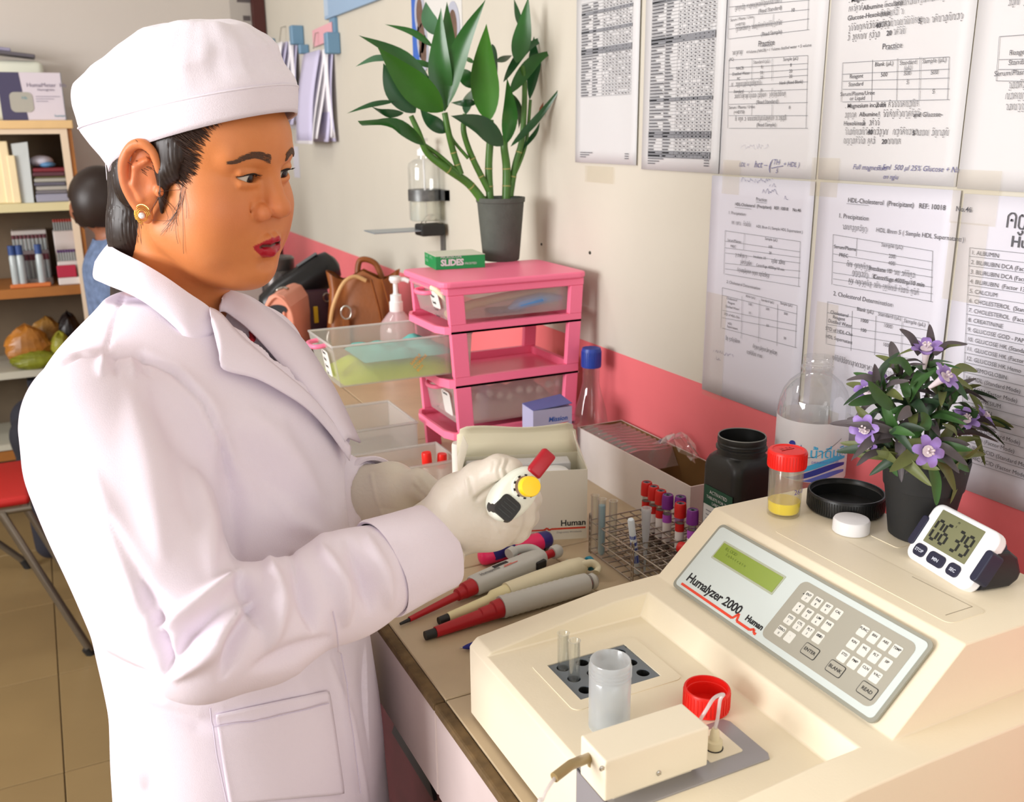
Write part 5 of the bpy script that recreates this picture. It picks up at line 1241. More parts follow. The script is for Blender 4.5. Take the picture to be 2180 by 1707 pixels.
LV = [((1230,760),(1000,560),(780,320),190,0,-.02),((1170,650),(960,400),(650,240),100,1,.01),((1040,770),(900,600),(820,430),150,2,.0),((1240,760),(1205,430),(1215,50),150,1,-.01),((1260,720),(1350,330),(1520,-5),125,1,-.03),
((1270,370),(1260,230),(1255,10),90,1,.03),((1195,240),(1130,130),(1110,10),100,3,.04),((1160,320),(1020,220),(830,165),42,1,.03),((880,400),(760,400),(630,455),40,3,.02),((900,690),(740,715),(570,775),34,2,.0),
((960,770),(830,775),(740,728),62,2,-.02),((1100,990),(900,850),(660,845),84,1,-.04),((1540,830),(1515,500),(1525,160),190,0,-.03),((1660,980),(1690,760),(1665,530),105,1,-.05),((1730,430),(1775,230),(1812,-25),125,1,.0),
((1820,680),(1870,330),(1910,95),92,2,.04),((1640,560),(1800,330),(2050,205),60,2,.03),((1680,640),(1840,430),(2000,340),92,1,.0),((1640,990),(1480,860),(1280,790),140,2,-.05),((1690,1000),(1880,800),(2060,560),52,2,-.02),
((1460,700),(1370,705),(1280,700),48,2,.02),((1260,900),(1150,830),(1070,740),95,2,.02),((1440,600),(1380,520),(1325,470),95,1,.02),((1440,430),(1400,405),(1360,390),30,1,.05),((1590,420),(1650,400),(1700,378),42,2,.05),
((1750,180),(1735,90),(1712,-10),42,2,.04),((1720,1060),(1850,920),(1890,830),34,2,.0),((1160,460),(1080,430),(985,402),40,1,.03),((1700,640),(1750,760),(1745,880),46,2,.03),((1385,780),(1400,680),(1420,615),70,3,.05),((1560,300),(1580,400),(1600,520),60,3,.04)]
tocam = (CAM-Vector((pp.x, pp.y, KZ+.2))).normalized(); rnd = random.Random(9)
for k, (a, m_, c, wd, mi, off) in enumerate(LV):
    d2_ = off+rnd.uniform(-.02, .02)
    b = blade(MB(), [Q3(*a, off*.5), Q3(*m_, off), Q3(*c, off+d2_)], wd/3.206*1.95/2025, tocam+Vector((rnd.uniform(-.35, .35), 0, rnd.uniform(.0, .5))), twist=rnd.uniform(-.6, .6), cut=.55 if k == 11 else 0.0)
    b.build('leaf', m_lf[mi], pot, world=True, smooth=180)
MB().tube([Q3(2040, 600, .0), Q3(2075, 530, -.002), Q3(2145, 458, -.004)], [.004, .0035, .0004], 8).build('dry_leaf_tip', m_tipb, pot, world=True, smooth=60)
MB().tube([Q3(1885, 790, .0), Q3(1900, 740, -.002), Q3(1912, 700, -.004)], [.003, .004, .0004], 8).build('dry_leaf_tip', m_tipb, pot, world=True, smooth=60)
for pts, r0, r1 in (([(1500,1370),(1400,1250),(1240,1140),(1120,1040),(1060,900),(1010,790)],.0105,.0055),([(1330,1180),(1200,1060),(1090,980)],.006,.004),([(1350,1190),(1300,1040),(1265,900),(1240,770)],.0075,.0065),([(1540,1300),(1430,1080),(1370,900),(1380,780)],.0075,.006),([(1400,1080),(1300,960),(1270,880)],.004,.003),([(1550,1370),(1540,1150),(1550,950),(1550,820)],.0088,.0080),([(1660,1370),(1662,1150),(1645,1000),(1655,930)],.0105,.0075),([(1685,1340),(1720,1130),(1770,930),(1785,600),(1770,450)],.0082,.005),([(1690,1250),(1790,1000),(1825,680)],.0045,.0035)):
    P_ = cubic([Q3(x, y, .004*(i % 2)) for i, (x, y) in enumerate(pts)], 6); P_ = [q if q.z > KZ+PH-.012 else Vector((q.x, q.y, KZ+PH-.012)) for q in P_]
    st = MB().tube(P_, [(r0+(r1-r0)*i/(len(P_)-1))*.88 for i in range(len(P_))], 12).build('stem', m_stem, pot, world=True, smooth=60)
    if r0 > .007:
        for f in (.18, .36):
            i = int(f*len(P_)); d = (P_[i+1]-P_[i]).normalized()*.0012; rr = r0+(r1-r0)*f
            MB().tube([P_[i]-d, P_[i]+d], rr*.88+.0006, 12).build('node_ring', m_node, st, world=True, smooth=60)

# ================================================================== purple flowers in a black pot on the analyzer
fp = at_z(1935, 1112, ZA)
fl = thing('flower_pot', 'artificial purple flowers in a black pot on top of the analyzer', 'plant', (.823, .671, ZA))
FY = .671; FH = .092
rows = []
for h, r in ((0, .0285), (.002, .031), (.05, .0385), (.058, .0400), (.0585, .0412), (.066, .0420), (FH-.004, .0445), (FH, .0440), (FH, .0415), (FH-.012, .0400)): rows.append((r, h))
MB().lathe([(.0005, 0)]+rows+[(.0005, FH-.014)], 48).build('pot', mat('pot_black', srgb(30, 31, 32), .6), fl, smooth=40)
rnd = random.Random(21)
m_peb = [mat('pebble_tan', srgb(126, 104, 72), .7), mat('pebble_brown', srgb(92, 72, 50), .7)]
for k in range(26):
    a = rnd.uniform(0, 2*PI); r = .034*math.sqrt(rnd.random())
    MB().sphere((r*math.cos(a), r*math.sin(a), FH-.010+rnd.uniform(0, .004)), (rnd.uniform(.005, .009), rnd.uniform(.005, .008), .0045), 10).build('pebble', m_peb[k % 2], fl, smooth=180)
m_fl = [mat('flower_leaf_green', srgb(58, 98, 46), .5, var=.3, vscale=30), mat('flower_leaf_dark', srgb(40, 66, 42), .5, var=.3, vscale=30), mat('flower_leaf_dusky', srgb(92, 84, 88), .5, var=.35, vscale=30), mat('flower_leaf_olive', srgb(104, 112, 62), .5, var=.35, vscale=30)]
m_petal = mat('petal_violet', srgb(158, 128, 200), .5, var=.3, vscale=60); m_petal2 = mat('petal_heart', srgb(214, 200, 206), .6)
m_fst = mat('flower_stem', srgb(56, 74, 40), .6)
Q2 = lambda x, y, off=0.0: at_y(1440+x/2.845, 600+y/2.845, FY+off)
stems = []
for (x, y, off) in ((1520, 420, -.01), (1620, 590, -.035), (1210, 600, .0), (1180, 690, .03), (1170, 880, .01), (1450, 560, .03), (1720, 640, .03), (1780, 850, -.01), (1850, 830, .02), (1520, 800, -.03), (1400, 700, -.02), (1640, 760, .0), (1700, 960, -.03), (1300, 900, -.03), (1250, 1010, -.01), (1560, 990, -.05), (1700, 1080, -.035), (1340, 1080, -.04), (1330, 500, .01)):
    e = Q2(x, y, off); s0 = Vector((fl.location.x+(e.x-fl.location.x)*.15, FY+off*.3, ZA+FH-.012)); mid = (s0+e)/2+Vector((0, 0, .012))
    stems.append((s0, mid, e)); MB().tube(cubic([s0, mid, e], 5), [.0022]*11, 6).build('stem', m_fst, fl, world=True, smooth=60)
prof = lambda u: max(.03, math.sin(PI*(.10+.90*u)**.85)**.75)
for k, (s0, mid, e) in enumerate(stems):
    d = (e-mid).normalized(); n = 8 if k % 3 else 9
    low = e.z < ZA+FH+.03
    for j in range(n):
        a = 2*PI*j/n + k*.7; rad_ = Vector((math.cos(a), math.sin(a), 0)); rad_ = (rad_ - d*rad_.dot(d)).normalized()
        L = rnd.uniform(.026, .042)*(1.1 if low else 1); up = rnd.uniform(.15, .9)
        base = e - d*rnd.uniform(.0, .03); p1 = base + (rad_*.75+d*up)*L*.5; p2 = base + (rad_*1.0+d*(up*.75))*L + Vector((0, 0, -.010 if up < .5 else -.003))
        if p2.z < ZA+.03: p2.z = ZA+.03
        if p2.x > XW-.012: p2.x = XW-.012; p1.x = min(p1.x, XW-.014)
        b = blade(MB(), [base, p1, p2], rnd.uniform(.0085, .0120), (d+rad_*-.4+Vector((0, 0, .4))), n=14, fold=.3, prof=prof)
        b.build('leaf', m_fl[rnd.choice((0, 0, 1, 1, 2, 2, 3)) if not low else rnd.choice((0, 3, 3, 1))], fl, world=True, smooth=180)
# a few leaves where the picture shows them plainly
for pts, wd, mi, off in (([(1530,480),(1535,370),(1533,255)],54,2,-.01),([(1470,440),(1420,340),(1350,285)],44,2,-.01),([(1560,440),(1640,380),(1765,378)],36,2,-.02),([(1230,720),(1210,590),(1200,495)],46,2,.0),([(1300,760),(1220,690),(1160,600)],64,0,-.03),([(1250,700),(1130,720),(1040,745)],52,0,-.02),([(1500,1000),(1400,1060),(1290,1150)],70,3,-.05),([(1560,1050),(1680,1080),(1775,1150)],64,0,-.05),([(1540,1110),(1570,1220),(1575,1355)],58,0,-.055),([(1580,1080),(1640,1150),(1690,1275)],52,3,-.05),([(1590,1030),(1700,1040),(1795,1060)],60,3,-.04),([(1240,1020),(1160,1050),(1090,1115)],36,2,-.02),([(1640,600),(1720,520),(1825,545)],48,3,-.03),([(1700,830),(1800,860),(1940,915)],50,2,-.02),([(1500,900),(1505,840),(1480,790)],60,0,-.05),([(1420,780),(1390,790),(1340,840)],56,2,-.05),([(1300,950),(1180,960),(1070,1070)],50,2,-.02),([(1420,560),(1360,480),(1285,490)],44,0,-.02)):
    b = blade(MB(), [Q2(*p, off) for p in pts], wd/2.845*1.16/2025, tocam+Vector((0, 0, .4)), n=16, fold=.25, prof=prof); b.build('leaf', m_fl[mi], fl, world=True, smooth=180)
def flower(c, axis, R, cup):
    axis = Vector(axis).normalized(); s = axis.orthogonal().normalized(); t = axis.cross(s)
    f = MB().tube([c-axis*R*1.5*cup, c-axis*R*.5*cup, c], [R*.10, R*.22, R*.36], 10).build('flower_throat', m_petal2, fl, world=True, smooth=60)
    for j in range(6):
        a = 2*PI*j/6; o_ = s*math.cos(a)+t*math.sin(a)
        b = blade(MB(), [c+o_*R*.25-axis*R*.35*cup, c+o_*R*.62+axis*R*.10, c+o_*R*1.0+axis*R*(-.10+.25*cup)], R*.62, axis, n=8, fold=.15, prof=lambda u: .55+.45*math.sin(PI*min(1, u*1.1)) if u < .85 else max(.1, (1-u)*5.0))
        b.build('petal', m_petal, f, world=True, smooth=180)
    for j in range(6):
        a = 2*PI*j/6+.5; o_ = s*math.cos(a)+t*math.sin(a); MB().tube([c, c+axis*R*.35+o_*R*.22], [R*.05, R*.07], 6).build('stamen', m_petal2, f, world=True)
for (x, y, off, ax, R, cup) in ((1515, 400, -.02, (-.25, -.2, .9), .0165, 1.0), (1630, 575, -.05, (.2, -.6, .6), .0165, .8), (1525, 1025, -.075, (-.35, -.9, .25), .0165, .35), (1140, 890, -.01, (-.9, -.3, .1), .0160, .8), (1160, 660, .02, (-.7, -.2, .5), .015, .9), (1755, 830, -.02, (-.2, -.5, .7), .015, .9), (1865, 815, .0, (.4, -.5, .6), .015, .9), (1160, 990, .0, (-.7, -.3, -.4), .011, 1.0), (1215, 585, .02, (-.2, -.4, .7), .011, 1.0)):
    flower(Q2(x, y, off), ax, R, cup)
# ================================================================== things on and along the wall, far end of the bench
m_soapb = clear_mat('soap_bottle', (.95, .96, .95), .14, .10, .05)
pz = at_x(906, 470, XW-.045); R_ = .041; H_ = at_x(906, 338, XW-.045).z-pz.z
o = thing('soap_bottle', 'clear pump bottle strapped to the wall above a small metal plate', 'bottle', pz)
MB().lathe([(.0005, .001), (R_-.004, .001), (R_, .005), (R_, H_*.86), (R_*.94, H_*.93), (R_*.6, H_*.99), (.014, H_*1.0), (.014, H_+.012)], 36).build('bottle_wall', m_soapb, o, smooth=50)
MB().lathe([(.0005, .002), (R_-.003, .002), (R_-.003, H_*.32), (.0005, H_*.32)], 30).build('soap', clear_mat('soap_liquid', (.93, .93, .86), .05, .35, .2), o, smooth=50)
m_wp = mat('white_plastic', srgb(240, 240, 242), .35)
pm = MB().lathe([(.016, H_+.008), (.016, H_+.022), (.010, H_+.026), (.006, H_+.030), (.006, H_+.042), (.013, H_+.044), (.013, H_+.050), (.0005, H_+.052)], 24).build('pump', m_wp, o, smooth=40)
MB().tube([(0, 0, H_+.047), (-.018, -.03, H_+.047), (-.020, -.036, H_+.043)], .005, 10).build('spout', m_wp, pm, smooth=60)
MB().tube([(0, 0, H_), (.004, .004, .01)], .003, 8).build('dip_tube', m_wp, o, smooth=60)
zs_ = at_x(906, 415, XW-.045).z-pz.z
b = MB(); b.lathe([(R_+.001, zs_-.014), (R_+.002, zs_-.014), (R_+.002, zs_+.014), (R_+.001, zs_+.014)], 36, cap0=False, cap1=False); b.box((R_-.01, -.060, zs_-.013), (.0445, -.03, zs_+.013)); b.box((.030, -.060, zs_-.0132), (.0446, .05, zs_+.0132))
b.build('metal_strap', mat('strap_metal', srgb(120, 122, 122), .4, metal=.6, var=.4, vscale=60), o, smooth=40)
o = thing('wall_plate', 'thin metal plate held out from the wall by a black binder clip', 'plate', at_x(930, 490, XW))
pl = [at_x(948, 488, XW-.004), at_x(930, 497, XW-.02)]
zz_ = at_x(935, 485, XW-.01).z
yA, yB = at_x(945, 488, XW).y, at_x(900, 485, XW-.06).y
q = MB().box((XW-.20, yA-.03, zz_-.003), (XW-.012, yA+.055, zz_)); q.build('plate_sheet', mat('plate_bluegrey', srgb(150, 164, 176), .3, metal=.5), o, world=True, bevel=.001)
q = MB().rbox((XW-.075, yA-.036, zz_-.016), (XW-.010, yA+.02, zz_+.014), .005, 2); q.build('binder_clip', m_blk, o, world=True)
q = MB()
for dy in (-.012, .012): q.tube(cubic([(XW-.06, yA+dy, zz_+.012), (XW-.045, yA+dy, zz_+.030), (XW-.03, yA+dy*.4, zz_+.036), (XW-.04, yA-dy*.2, zz_+.022)], 5), .0012, 6)
q.build('clip_wire', m_steel, o, world=True, smooth=60)
q = MB().box((XW-.006, yA-.012, zz_-.12), (XW-.001, yA+.012, zz_)); q.build('wall_strip', mat('strip_grey', srgb(120, 120, 118), .4, metal=.5), o, world=True)
m_ltblue = mat('pale_blue_board', srgb(148, 176, 206), .5); m_clipb = mat('clip_blue', srgb(108, 146, 176), .5)
o = thing('wall_board', 'pale blue board on the wall above the clipped papers, cut by the top edge', 'board', at_x(740, 20, XW))
ya, yb = at_x(698, 40, XW).y, at_x(805, 0, XW).y
MB().box((XW-.012, yb-.05, at_x(700, 42, XW).z), (XW-.0005, ya, 2.25)).build('panel', m_ltblue, o, world=True, bevel=.002)
MB().box((XW-.0125, ya-.05, at_x(700, 42, XW).z+.01), (XW-.0119, ya-.004, 2.2)).build('pale_edge', mat('board_pale', srgb(176, 196, 218), .5), o, world=True)
o = thing('wall_poster', 'narrow blue and white poster with oval photographs behind the bamboo leaves', 'poster', at_x(930, 60, XW))
ya, yb = at_x(880, 60, XW).y, at_x(985, 60, XW).y; zb = at_x(897, 148, XW).z
MB().box((XW-.0015, yb, zb), (XW-.0005, ya, 2.1)).build('poster_sheet', mat('poster_white', srgb(214, 214, 212), .5), o, world=True)
MB().box((XW-.0022, ya-.055, zb-.03), (XW-.0014, ya+.004, 2.1)).build('blue_edge', mat('poster_blue', srgb(52, 100, 190), .5), o, world=True)
for (px, py, sc) in ((895, 28, 1), (900, 82, 1), (904, 112, .9), (966, 62, 1.2)):
    c = at_x(px, py, XW); q = MB(); pts_ = [(.036*sc*math.cos(a), .052*sc*math.sin(a)) for a in [2*PI*k/24 for k in range(24)]]
    q.prism(pts_, .0022, .0026, WT(c.y, c.z)); q.build('oval_photo', mat('oval_print', srgb(176, 180, 196), .5), o, world=True)
    q = MB().prism([(x*.62, y*.7) for x, y in pts_], .0026, .0029, WT(c.y, c.z)); q.build('photo_figure', mat('photo_brown', srgb(118, 92, 78), .6, var=.4, vscale=40), o, world=True)
# clips with hanging papers
m_sheetv = mat('hanging_paper', srgb(238, 236, 242), .6); m_sheetw = mat('hanging_paper_shade', srgb(204, 200, 230), .6)  # lilac sheets: shading of the white papers put into their colour
def hanging(px0, px1, pyt, pyb, n, name_label, seed):
    rnd = random.Random(seed); c = at_x((px0+px1)/2, pyt, XW); zt = c.z; zb = at_x((px0+px1)/2, pyb, XW).z; ya, yb = at_x(px0, pyt, XW).y, at_x(px1, pyt, XW).y
    o = thing('paper_bundle', name_label, 'papers', (XW, (ya+yb)/2, zt), group='paper bundles hanging on wall clips')
    for k in range(n):
        t = k/(n-1); x0 = XW-.004-.035*t; yy = ya+(yb-ya)*(.02+.25*t); wd = (ya-yb)*(.80-.35*t); lean = .05*t+rnd.uniform(0, .02); zz = zb+(zt-zb)*rnd.uniform(0, .12)+.02*t
        rows = [[(x0-lean*u*.6-.012*math.sin(u*3+k), yy-wd*v-.01*u*math.sin(k), zt-.01-(zt-zz)*u) for v in (0, .25, .5, .75, 1)] for u in [i/8 for i in range(9)]]
        MB().grid(rows).build('sheet', m_sheetv if k % 3 else m_sheetw, o, world=True, smooth=60, solid=.003)
    MB().rbox((XW-.045, yb+.01, zt-.03), (XW-.001, yb+.05, zt+.035), .003, 1).build('clip', m_clipb, o, world=True)
    MB().rbox((XW-.035, ya-.07, zt-.004), (XW-.001, ya-.045, zt+.028), .003, 1).build('clip', m_clipb, o, world=True)
    MB().tube([(XW-.03, (ya+yb)/2, zt), (XW-.02, (ya+yb)/2, zt+.05), (XW-.002, (ya+yb)/2, zt+.055)], .002, 6).build('hook', m_steel, o, world=True, smooth=60)
    return o
hanging(578, 650, 88, 272, 8, 'farther bundle of white papers on a blue clip beside the cap', 2)
hanging(648, 728, 104, 312, 7, 'nearer bundle of white papers on a clip, right of the other', 5)
o = thing('clip_strip', 'pale blue strip with a pink card fixed to the wall above the papers', 'strip', at_x(690, 70, XW))
p0, p1 = at_x(720, 105, XW), at_x(700, 42, XW)
MB().box((XW-.010, p0.y-.012, p0.z), (XW-.001, p0.y+.05, p1.z-.002)).build('blue_strip', m_clipb, o, world=True)
pa, pb = at_x(670, 88, XW), at_x(714, 50, XW)
MB().add([(XW-.006, pa.y, pa.z-.02), (XW-.012, pb.y, pb.z-.05), (XW-.012, pb.y, pb.z+.005), (XW-.006, pa.y, pa.z+.035)], [(0, 1, 2, 3)]).build('pink_card', mat('pink_card', srgb(226, 170, 180), .6), o, world=True, solid=.0015)
c = at_x(632, 345, XW); o = MB().box((XW-.002, c.y-.04, c.z-.06), (XW-.0005, c.y+.05, c.z+.06)).build('paper_note', m_paper2); tag(o, 'small white note on the wall level with her eyes', 'note')

# bags and bottles at the far end of the bench
m_pkl = mat('pink_leather', srgb(226, 152, 128), .5, bump=.15, bscale=200); m_pkd = mat('pink_leather_dark', srgb(176, 104, 82), .6)
pr_ = at_z(628, 790, ZT)
o = thing('clutch_bag', 'salmon pink clutch bag with a silver emblem standing on the bench', 'bag', (pr_.x, pr_.y, ZT), rotz=rad(-28)); o.location.x -= .034
hh = at_y(630, 622, pr_.y).z-ZT
prof_ = [(-.045, 0), (.045, 0), (.042, hh*.62), (.036, hh*.84), (.020, hh*.97), (0, hh), (-.020, hh*.97), (-.036, hh*.84), (-.042, hh*.62)]
b = MB().prism(prof_, 0, .19, Matrix(((-.25, 0, 0, 0), (0, 0, 0, 0), (0, 0, 0, 0), (0, 0, 0, 1))) if False else frame_T((0, 0, 0), (1, 0, 0), (0, 0, 1))); b.build('bag_body', m_pkl, o, bevel=.004, bseg=2)
# frame: profile in x,z; runs along -y
for v in o.children: v.location.y = .19
for sx in (-.034, -.017, .017, .034): MB().rbox((sx-.004, -.006, .004), (sx+.004, .002, hh*.78), .003, 1).build('gusset_fold', m_pkl, o)
MB().prism([(.026*math.cos(a), hh*.80+.014*math.sin(a)) for a in [2*PI*k/20 for k in range(20)]], 0, .002, frame_T((0, -.0005, 0), (1, 0, 0), (0, 0, 1))).build('end_opening', m_dark, o)
MB().tube(cubic([(-.025, -.001, hh*.55), (-.036, -.002, hh*.76), (0, -.003, hh*.97), (.036, -.002, hh*.76), (.036, -.001, hh*.30)], 6), .0045, 8).build('flap_edge', m_pkl, o, smooth=60)
MB().tube(cubic([(-.030, .10, hh*.93), (-.020, .085, hh*.985), (-.010, .10, hh*1.0), (.0, .085, hh*1.012), (.012, .075, hh*1.005)], 6), .0035, 8).build('silver_emblem', m_steel, o, smooth=60)
m_brl = mat('brown_leather', srgb(146, 82, 32), .42, bump=.2, bscale=120, var=.35, vscale=10); m_brd = mat('brown_leather_dark', srgb(110, 60, 24), .5); m_tan = mat('tan_strap', srgb(206, 164, 112), .5)
bp_ = at_z(760, 728, ZT); bp_ = Vector((.775, 2.50, ZT)); hb_ = at_y(750, 585, 2.5).z-ZT
o = thing('handbag', 'brown leather handbag with tan handle straps beside the pink wall', 'bag', bp_, rotz=rad(-22))
rows = []
for t, hx, hy in ((0, .105, .060), (.04, .110, .066), (.35, .106, .062), (.65, .096, .050), (.85, .092, .036), (1.0, .100, .022)):
    n = 48; row = []
    for k in range(n):
        a = 2*PI*k/n; ca, sa = math.cos(a), math.sin(a); e = .45
        x = hx*math.copysign(abs(ca)**e, ca); y = hy*math.copysign(abs(sa)**e, sa)
        fold_ = .010*t*math.sin(x*95)*(1 if abs(x) < .09 else .3); row.append((x, y+fold_*(1 if y < 0 else -1), hb_*t+(.012*math.cos(x*60)*t*t)))
    rows.append(row)
b = MB().grid(rows, True); b.f.append(tuple(range(47, -1, -1))); b.m.append(0); b.build('bag_body', m_brl, o, smooth=60)
MB().grid([[(x*.97, y*.9, z-.006) for x, y, z in rows[-1]], [(x*.9, y*.7, z-.05) for x, y, z in rows[-1]]], True).build('lining', m_brd, o, smooth=60)
MB().tube(cubic([(-.090, -.055, hb_*.50), (-.078, -.062, hb_*.70), (-.050, -.058, hb_*.93), (-.02, -.045, hb_*1.0), (.01, -.04, hb_*.95)], 8), .0055, 10).build('handle', m_tan, o, smooth=60)
MB().tube(cubic([(-.02, .03, hb_*.9), (-.01, .035, hb_*1.13), (.03, .035, hb_*1.10), (.05, .03, hb_*.92)], 8), .008, 10).build('handle', m_brl, o, smooth=60)
MB().tube([(-.045+.014*math.cos(a), -.066, hb_*.62+.018*math.sin(a)) for a in [2*PI*k/16 for k in range(17)]], .0028, 8).build('metal_ring', m_steel, o, smooth=60)
MB().rbox((-.056, -.070, hb_*.18), (-.036, -.062, hb_*.55), .003, 1).build('strap_tab', m_brl, o)
MB().tube(cubic([(-.095, -.05, hb_*.40), (-.100, -.055, hb_*.30), (-.085, -.06, hb_*.2)], 5), .004, 8).build('snap_hook', m_steel, o, smooth=60)
for sx in (.045, .075): MB().tube(cubic([(sx-.02, -.064, hb_*.98), (sx, -.070, hb_*.6), (sx+.012, -.066, hb_*.1)], 6), .006, 8, flat=.5).build('pleat', m_brl, o, smooth=60)
a0_, a1_ = at_y(596, 640, 2.72), at_y(716, 556, 2.72)
o = thing('black_case', 'shiny black long case leaning on the pink wall behind the bags', 'case', ((a0_.x+a1_.x)/2, 2.72, ZT))
T_, L_ = along(a0_-(a1_-a0_)*.3, a1_)
lofted(MB(), [(0, .02, .02, 0), (.02, .035, .045, 0), (L_*.3, .040, .055, 0), (L_*.8, .040, .052, 0), (L_*.95, .034, .042, 0), (L_, .014, .016, 0)], 24, T_).build('case_shell', mat('case_black', srgb(22, 22, 24), .3), o, world=True, smooth=60)
lofted(MB(), [(L_*.60, .012, .003, .0535), (L_*.86, .012, .003, .0525)], 12, T_).build('grey_panel', mat('case_grey', srgb(88, 90, 94), .4), o, world=True, smooth=60)
MB().tube([a0_+Vector((.0, .0, -.02)), Vector((a0_.x+.01, 2.72, ZT+.01))], .030, 14).build('lower_part', MATS['case_black'], o, world=True, smooth=60)
cc_ = Vector((.665, 2.66, ZT))
o = thing('shoulder_bag', 'dark plum shoulder bag with a yellow tag between the pink and brown bags', 'bag', cc_)
rows = []
hq = at_y(670, 618, 2.66).z-ZT
for t, hx, hy in ((0, .055, .04), (.1, .062, .05), (.6, .058, .045), (1, .050, .02)):
    rows.append([(hx*math.copysign(abs(math.cos(a))**.5, math.cos(a)), hy*math.copysign(abs(math.sin(a))**.5, math.sin(a)), hq*t) for a in [2*PI*k/36 for k in range(36)]])
b = MB().grid(rows, True); b.f.append(tuple(range(35, -1, -1))); b.m.append(0); b.f.append(tuple(108+k for k in range(36))); b.m.append(0); b.build('bag_body', mat('plum_leather', srgb(74, 44, 56), .45, var=.3, vscale=20), o, smooth=60)
MB().tube(cubic([(.048, -.03, hq*.95), (.062, -.05, hq*.5), (.058, -.052, .02)], 6), .006, 8).build('strap', m_brd, o, smooth=60)
MB().rbox((-.006, -.056, hq*.55), (.006, -.051, hq*.80), .001, 1).build('yellow_tag', mat('tag_yellow', srgb(220, 186, 40), .5), o)
MB().tube([(.034+.010*math.cos(a), -.052, hq*.92+.012*math.sin(a)) for a in [2*PI*k/12 for k in range(13)]], .0025, 6).build('metal_ring', m_steel, o, smooth=60)
cc_ = at_y(596, 620, 2.80); cc_.z = ZT
o = thing('thermos_flask', 'dark grey flask standing behind her chin at the far end of the bench', 'flask', cc_); hq = at_y(596, 545, 2.80).z-ZT
MB().lathe([(.0005, 0), (.048, 0), (.050, .004), (.050, hq*.82), (.046, hq*.86), (.048, hq*.88), (.048, hq*.98), (.042, hq), (.0005, hq)], 36).build('flask_body', mat('flask_grey', srgb(80, 74, 72), .3, metal=.5), o, smooth=40)
cc_ = at_z(843, 745, ZT); cc_ = Vector((.86, 2.33, ZT)); cc_.x = at_y(843, 640, 2.33).x
o = thing('pump_bottle', 'pink clear lotion bottle with a white pump beside the drawers', 'bottle', cc_); hq = at_y(843, 660, 2.33).z-ZT; ht_ = at_y(843, 588, 2.33).z-ZT
MB().lathe([(.0005, .001), (.042, .001), (.045, .006), (.045, hq*.70), (.040, hq*.82), (.024, hq*.94), (.015, hq)], 32).build('bottle_wall', clear_mat('pink_bottle', (.92, .72, .76), .12, .45, .08), o, smooth=50)
pm = MB().lathe([(.0165, hq-.004), (.0175, hq), (.0175, hq+.022), (.0145, hq+.024), (.0145, hq+.040), (.008, hq+.042), (.006, hq+.046), (.006, ht_-.018), (.012, ht_-.016), (.016, ht_-.008), (.014, ht_), (.0005, ht_)], 28).build('pump', m_wp, o, smooth=40)
MB().tube([(.0, 0, ht_-.008), (.022, -.010, ht_-.008), (.032, -.015, ht_-.013)], .006, 10).build('spout', m_wp, pm, smooth=60)
MB().tube([(0, 0, hq), (.003, 0, .01)], .0045, 8).build('dip_tube', m_wp, o, smooth=60)

# clear boxes on the bench behind her hands
m_box = clear_mat('storage_plastic', (.93, .94, .93), .12, .30, .10, .4)
def open_box(name, label, x0, x1, y0, y1, h, cat, m=None, rim=True):
    o = thing(name, label, cat, ((x0+x1)/2, (y0+y1)/2, ZT)); t = .002; b = MB()
    b.rbox((x0, y0, ZT), (x1, y1, ZT+t), .0008, 1)
    for lo, hi in (((x0, y0, ZT+t), (x1, y0+t, ZT+h)), ((x0, y1-t, ZT+t), (x1, y1, ZT+h)), ((x0, y0+t, ZT+t), (x0+t, y1-t, ZT+h)), ((x1-t, y0+t, ZT+t), (x1, y1-t, ZT+h))): b.box(lo, hi)
    b.build('box_shell', m or m_box, o, world=True)
    if rim: MB().tube([(x0, y0, ZT+h), (x1, y0, ZT+h), (x1, y1, ZT+h), (x0, y1, ZT+h), (x0, y0, ZT+h)], .0032, 8).build('rim', m_box, o, world=True, smooth=60)
    return o
xa_, xb_ = at_y(730, 912, 1.67).x, at_y(888, 900, 1.67).x
open_box('storage_box', 'large clear storage box standing behind the tray with two red-capped tubes', xa_-.10, xb_, 1.67, 1.84, at_y(888, 899, 1.67).z-ZT, 'box')
xa_, xb_ = at_y(788, 985, 1.44).x, at_y(962, 948, 1.44).x
open_box('plastic_tray', 'frosted tray with two red-capped sample tubes behind her hands', xa_, xb_+.012, 1.44, 1.545, .070, 'tray', clear_mat('tray_plastic', (.93, .89, .85), .10, .38, .15, .4))
for k, (px, py, lb) in enumerate(((912, 962, 'left one of two red-capped sample tubes standing in the frosted tray'), (937, 966, 'right one of two red-capped sample tubes in the frosted tray, slightly tilted'))):
    p = at_y(px, py, 1.475); h = p.z-ZT-.003
    o = thing('capped_tube', lb, 'tube', (p.x, 1.475, ZT+.003), group='red-capped tubes in the frosted tray', rot=(0, rad(-3+6*k), 0))
    MB().lathe([(.0003, 0), (.0068, .004), (.0070, h-.018), (.0056, h-.018), (.0056, .008), (.0003, .004)], 18).build('glass', m_clear, o, smooth=60)
    MB().lathe([(.0082, h-.026), (.0090, h-.025), (.0086, h-.003), (.0078, h), (.0003, h)], 22).build('cap', m_redcap, o, smooth=40)
    MB().lathe([(.0072, .02), (.0072, .06)], 18, cap0=False, cap1=False).build('paper_label', m_serum, o, smooth=60)
    MB().lathe([(.0003, .002), (.0052, .006), (.0052, .018), (.0003, .018)], 14).build('contents', mat('grey_serum', srgb(110, 128, 124), .5), o, smooth=60)
p = at_y(966, 960, 1.43); o = thing('white_roll', 'short white cylinder standing between the tray and the reagent carton', 'roll', (p.x, 1.405, ZT)); h = at_y(966, 944, 1.405).z-ZT
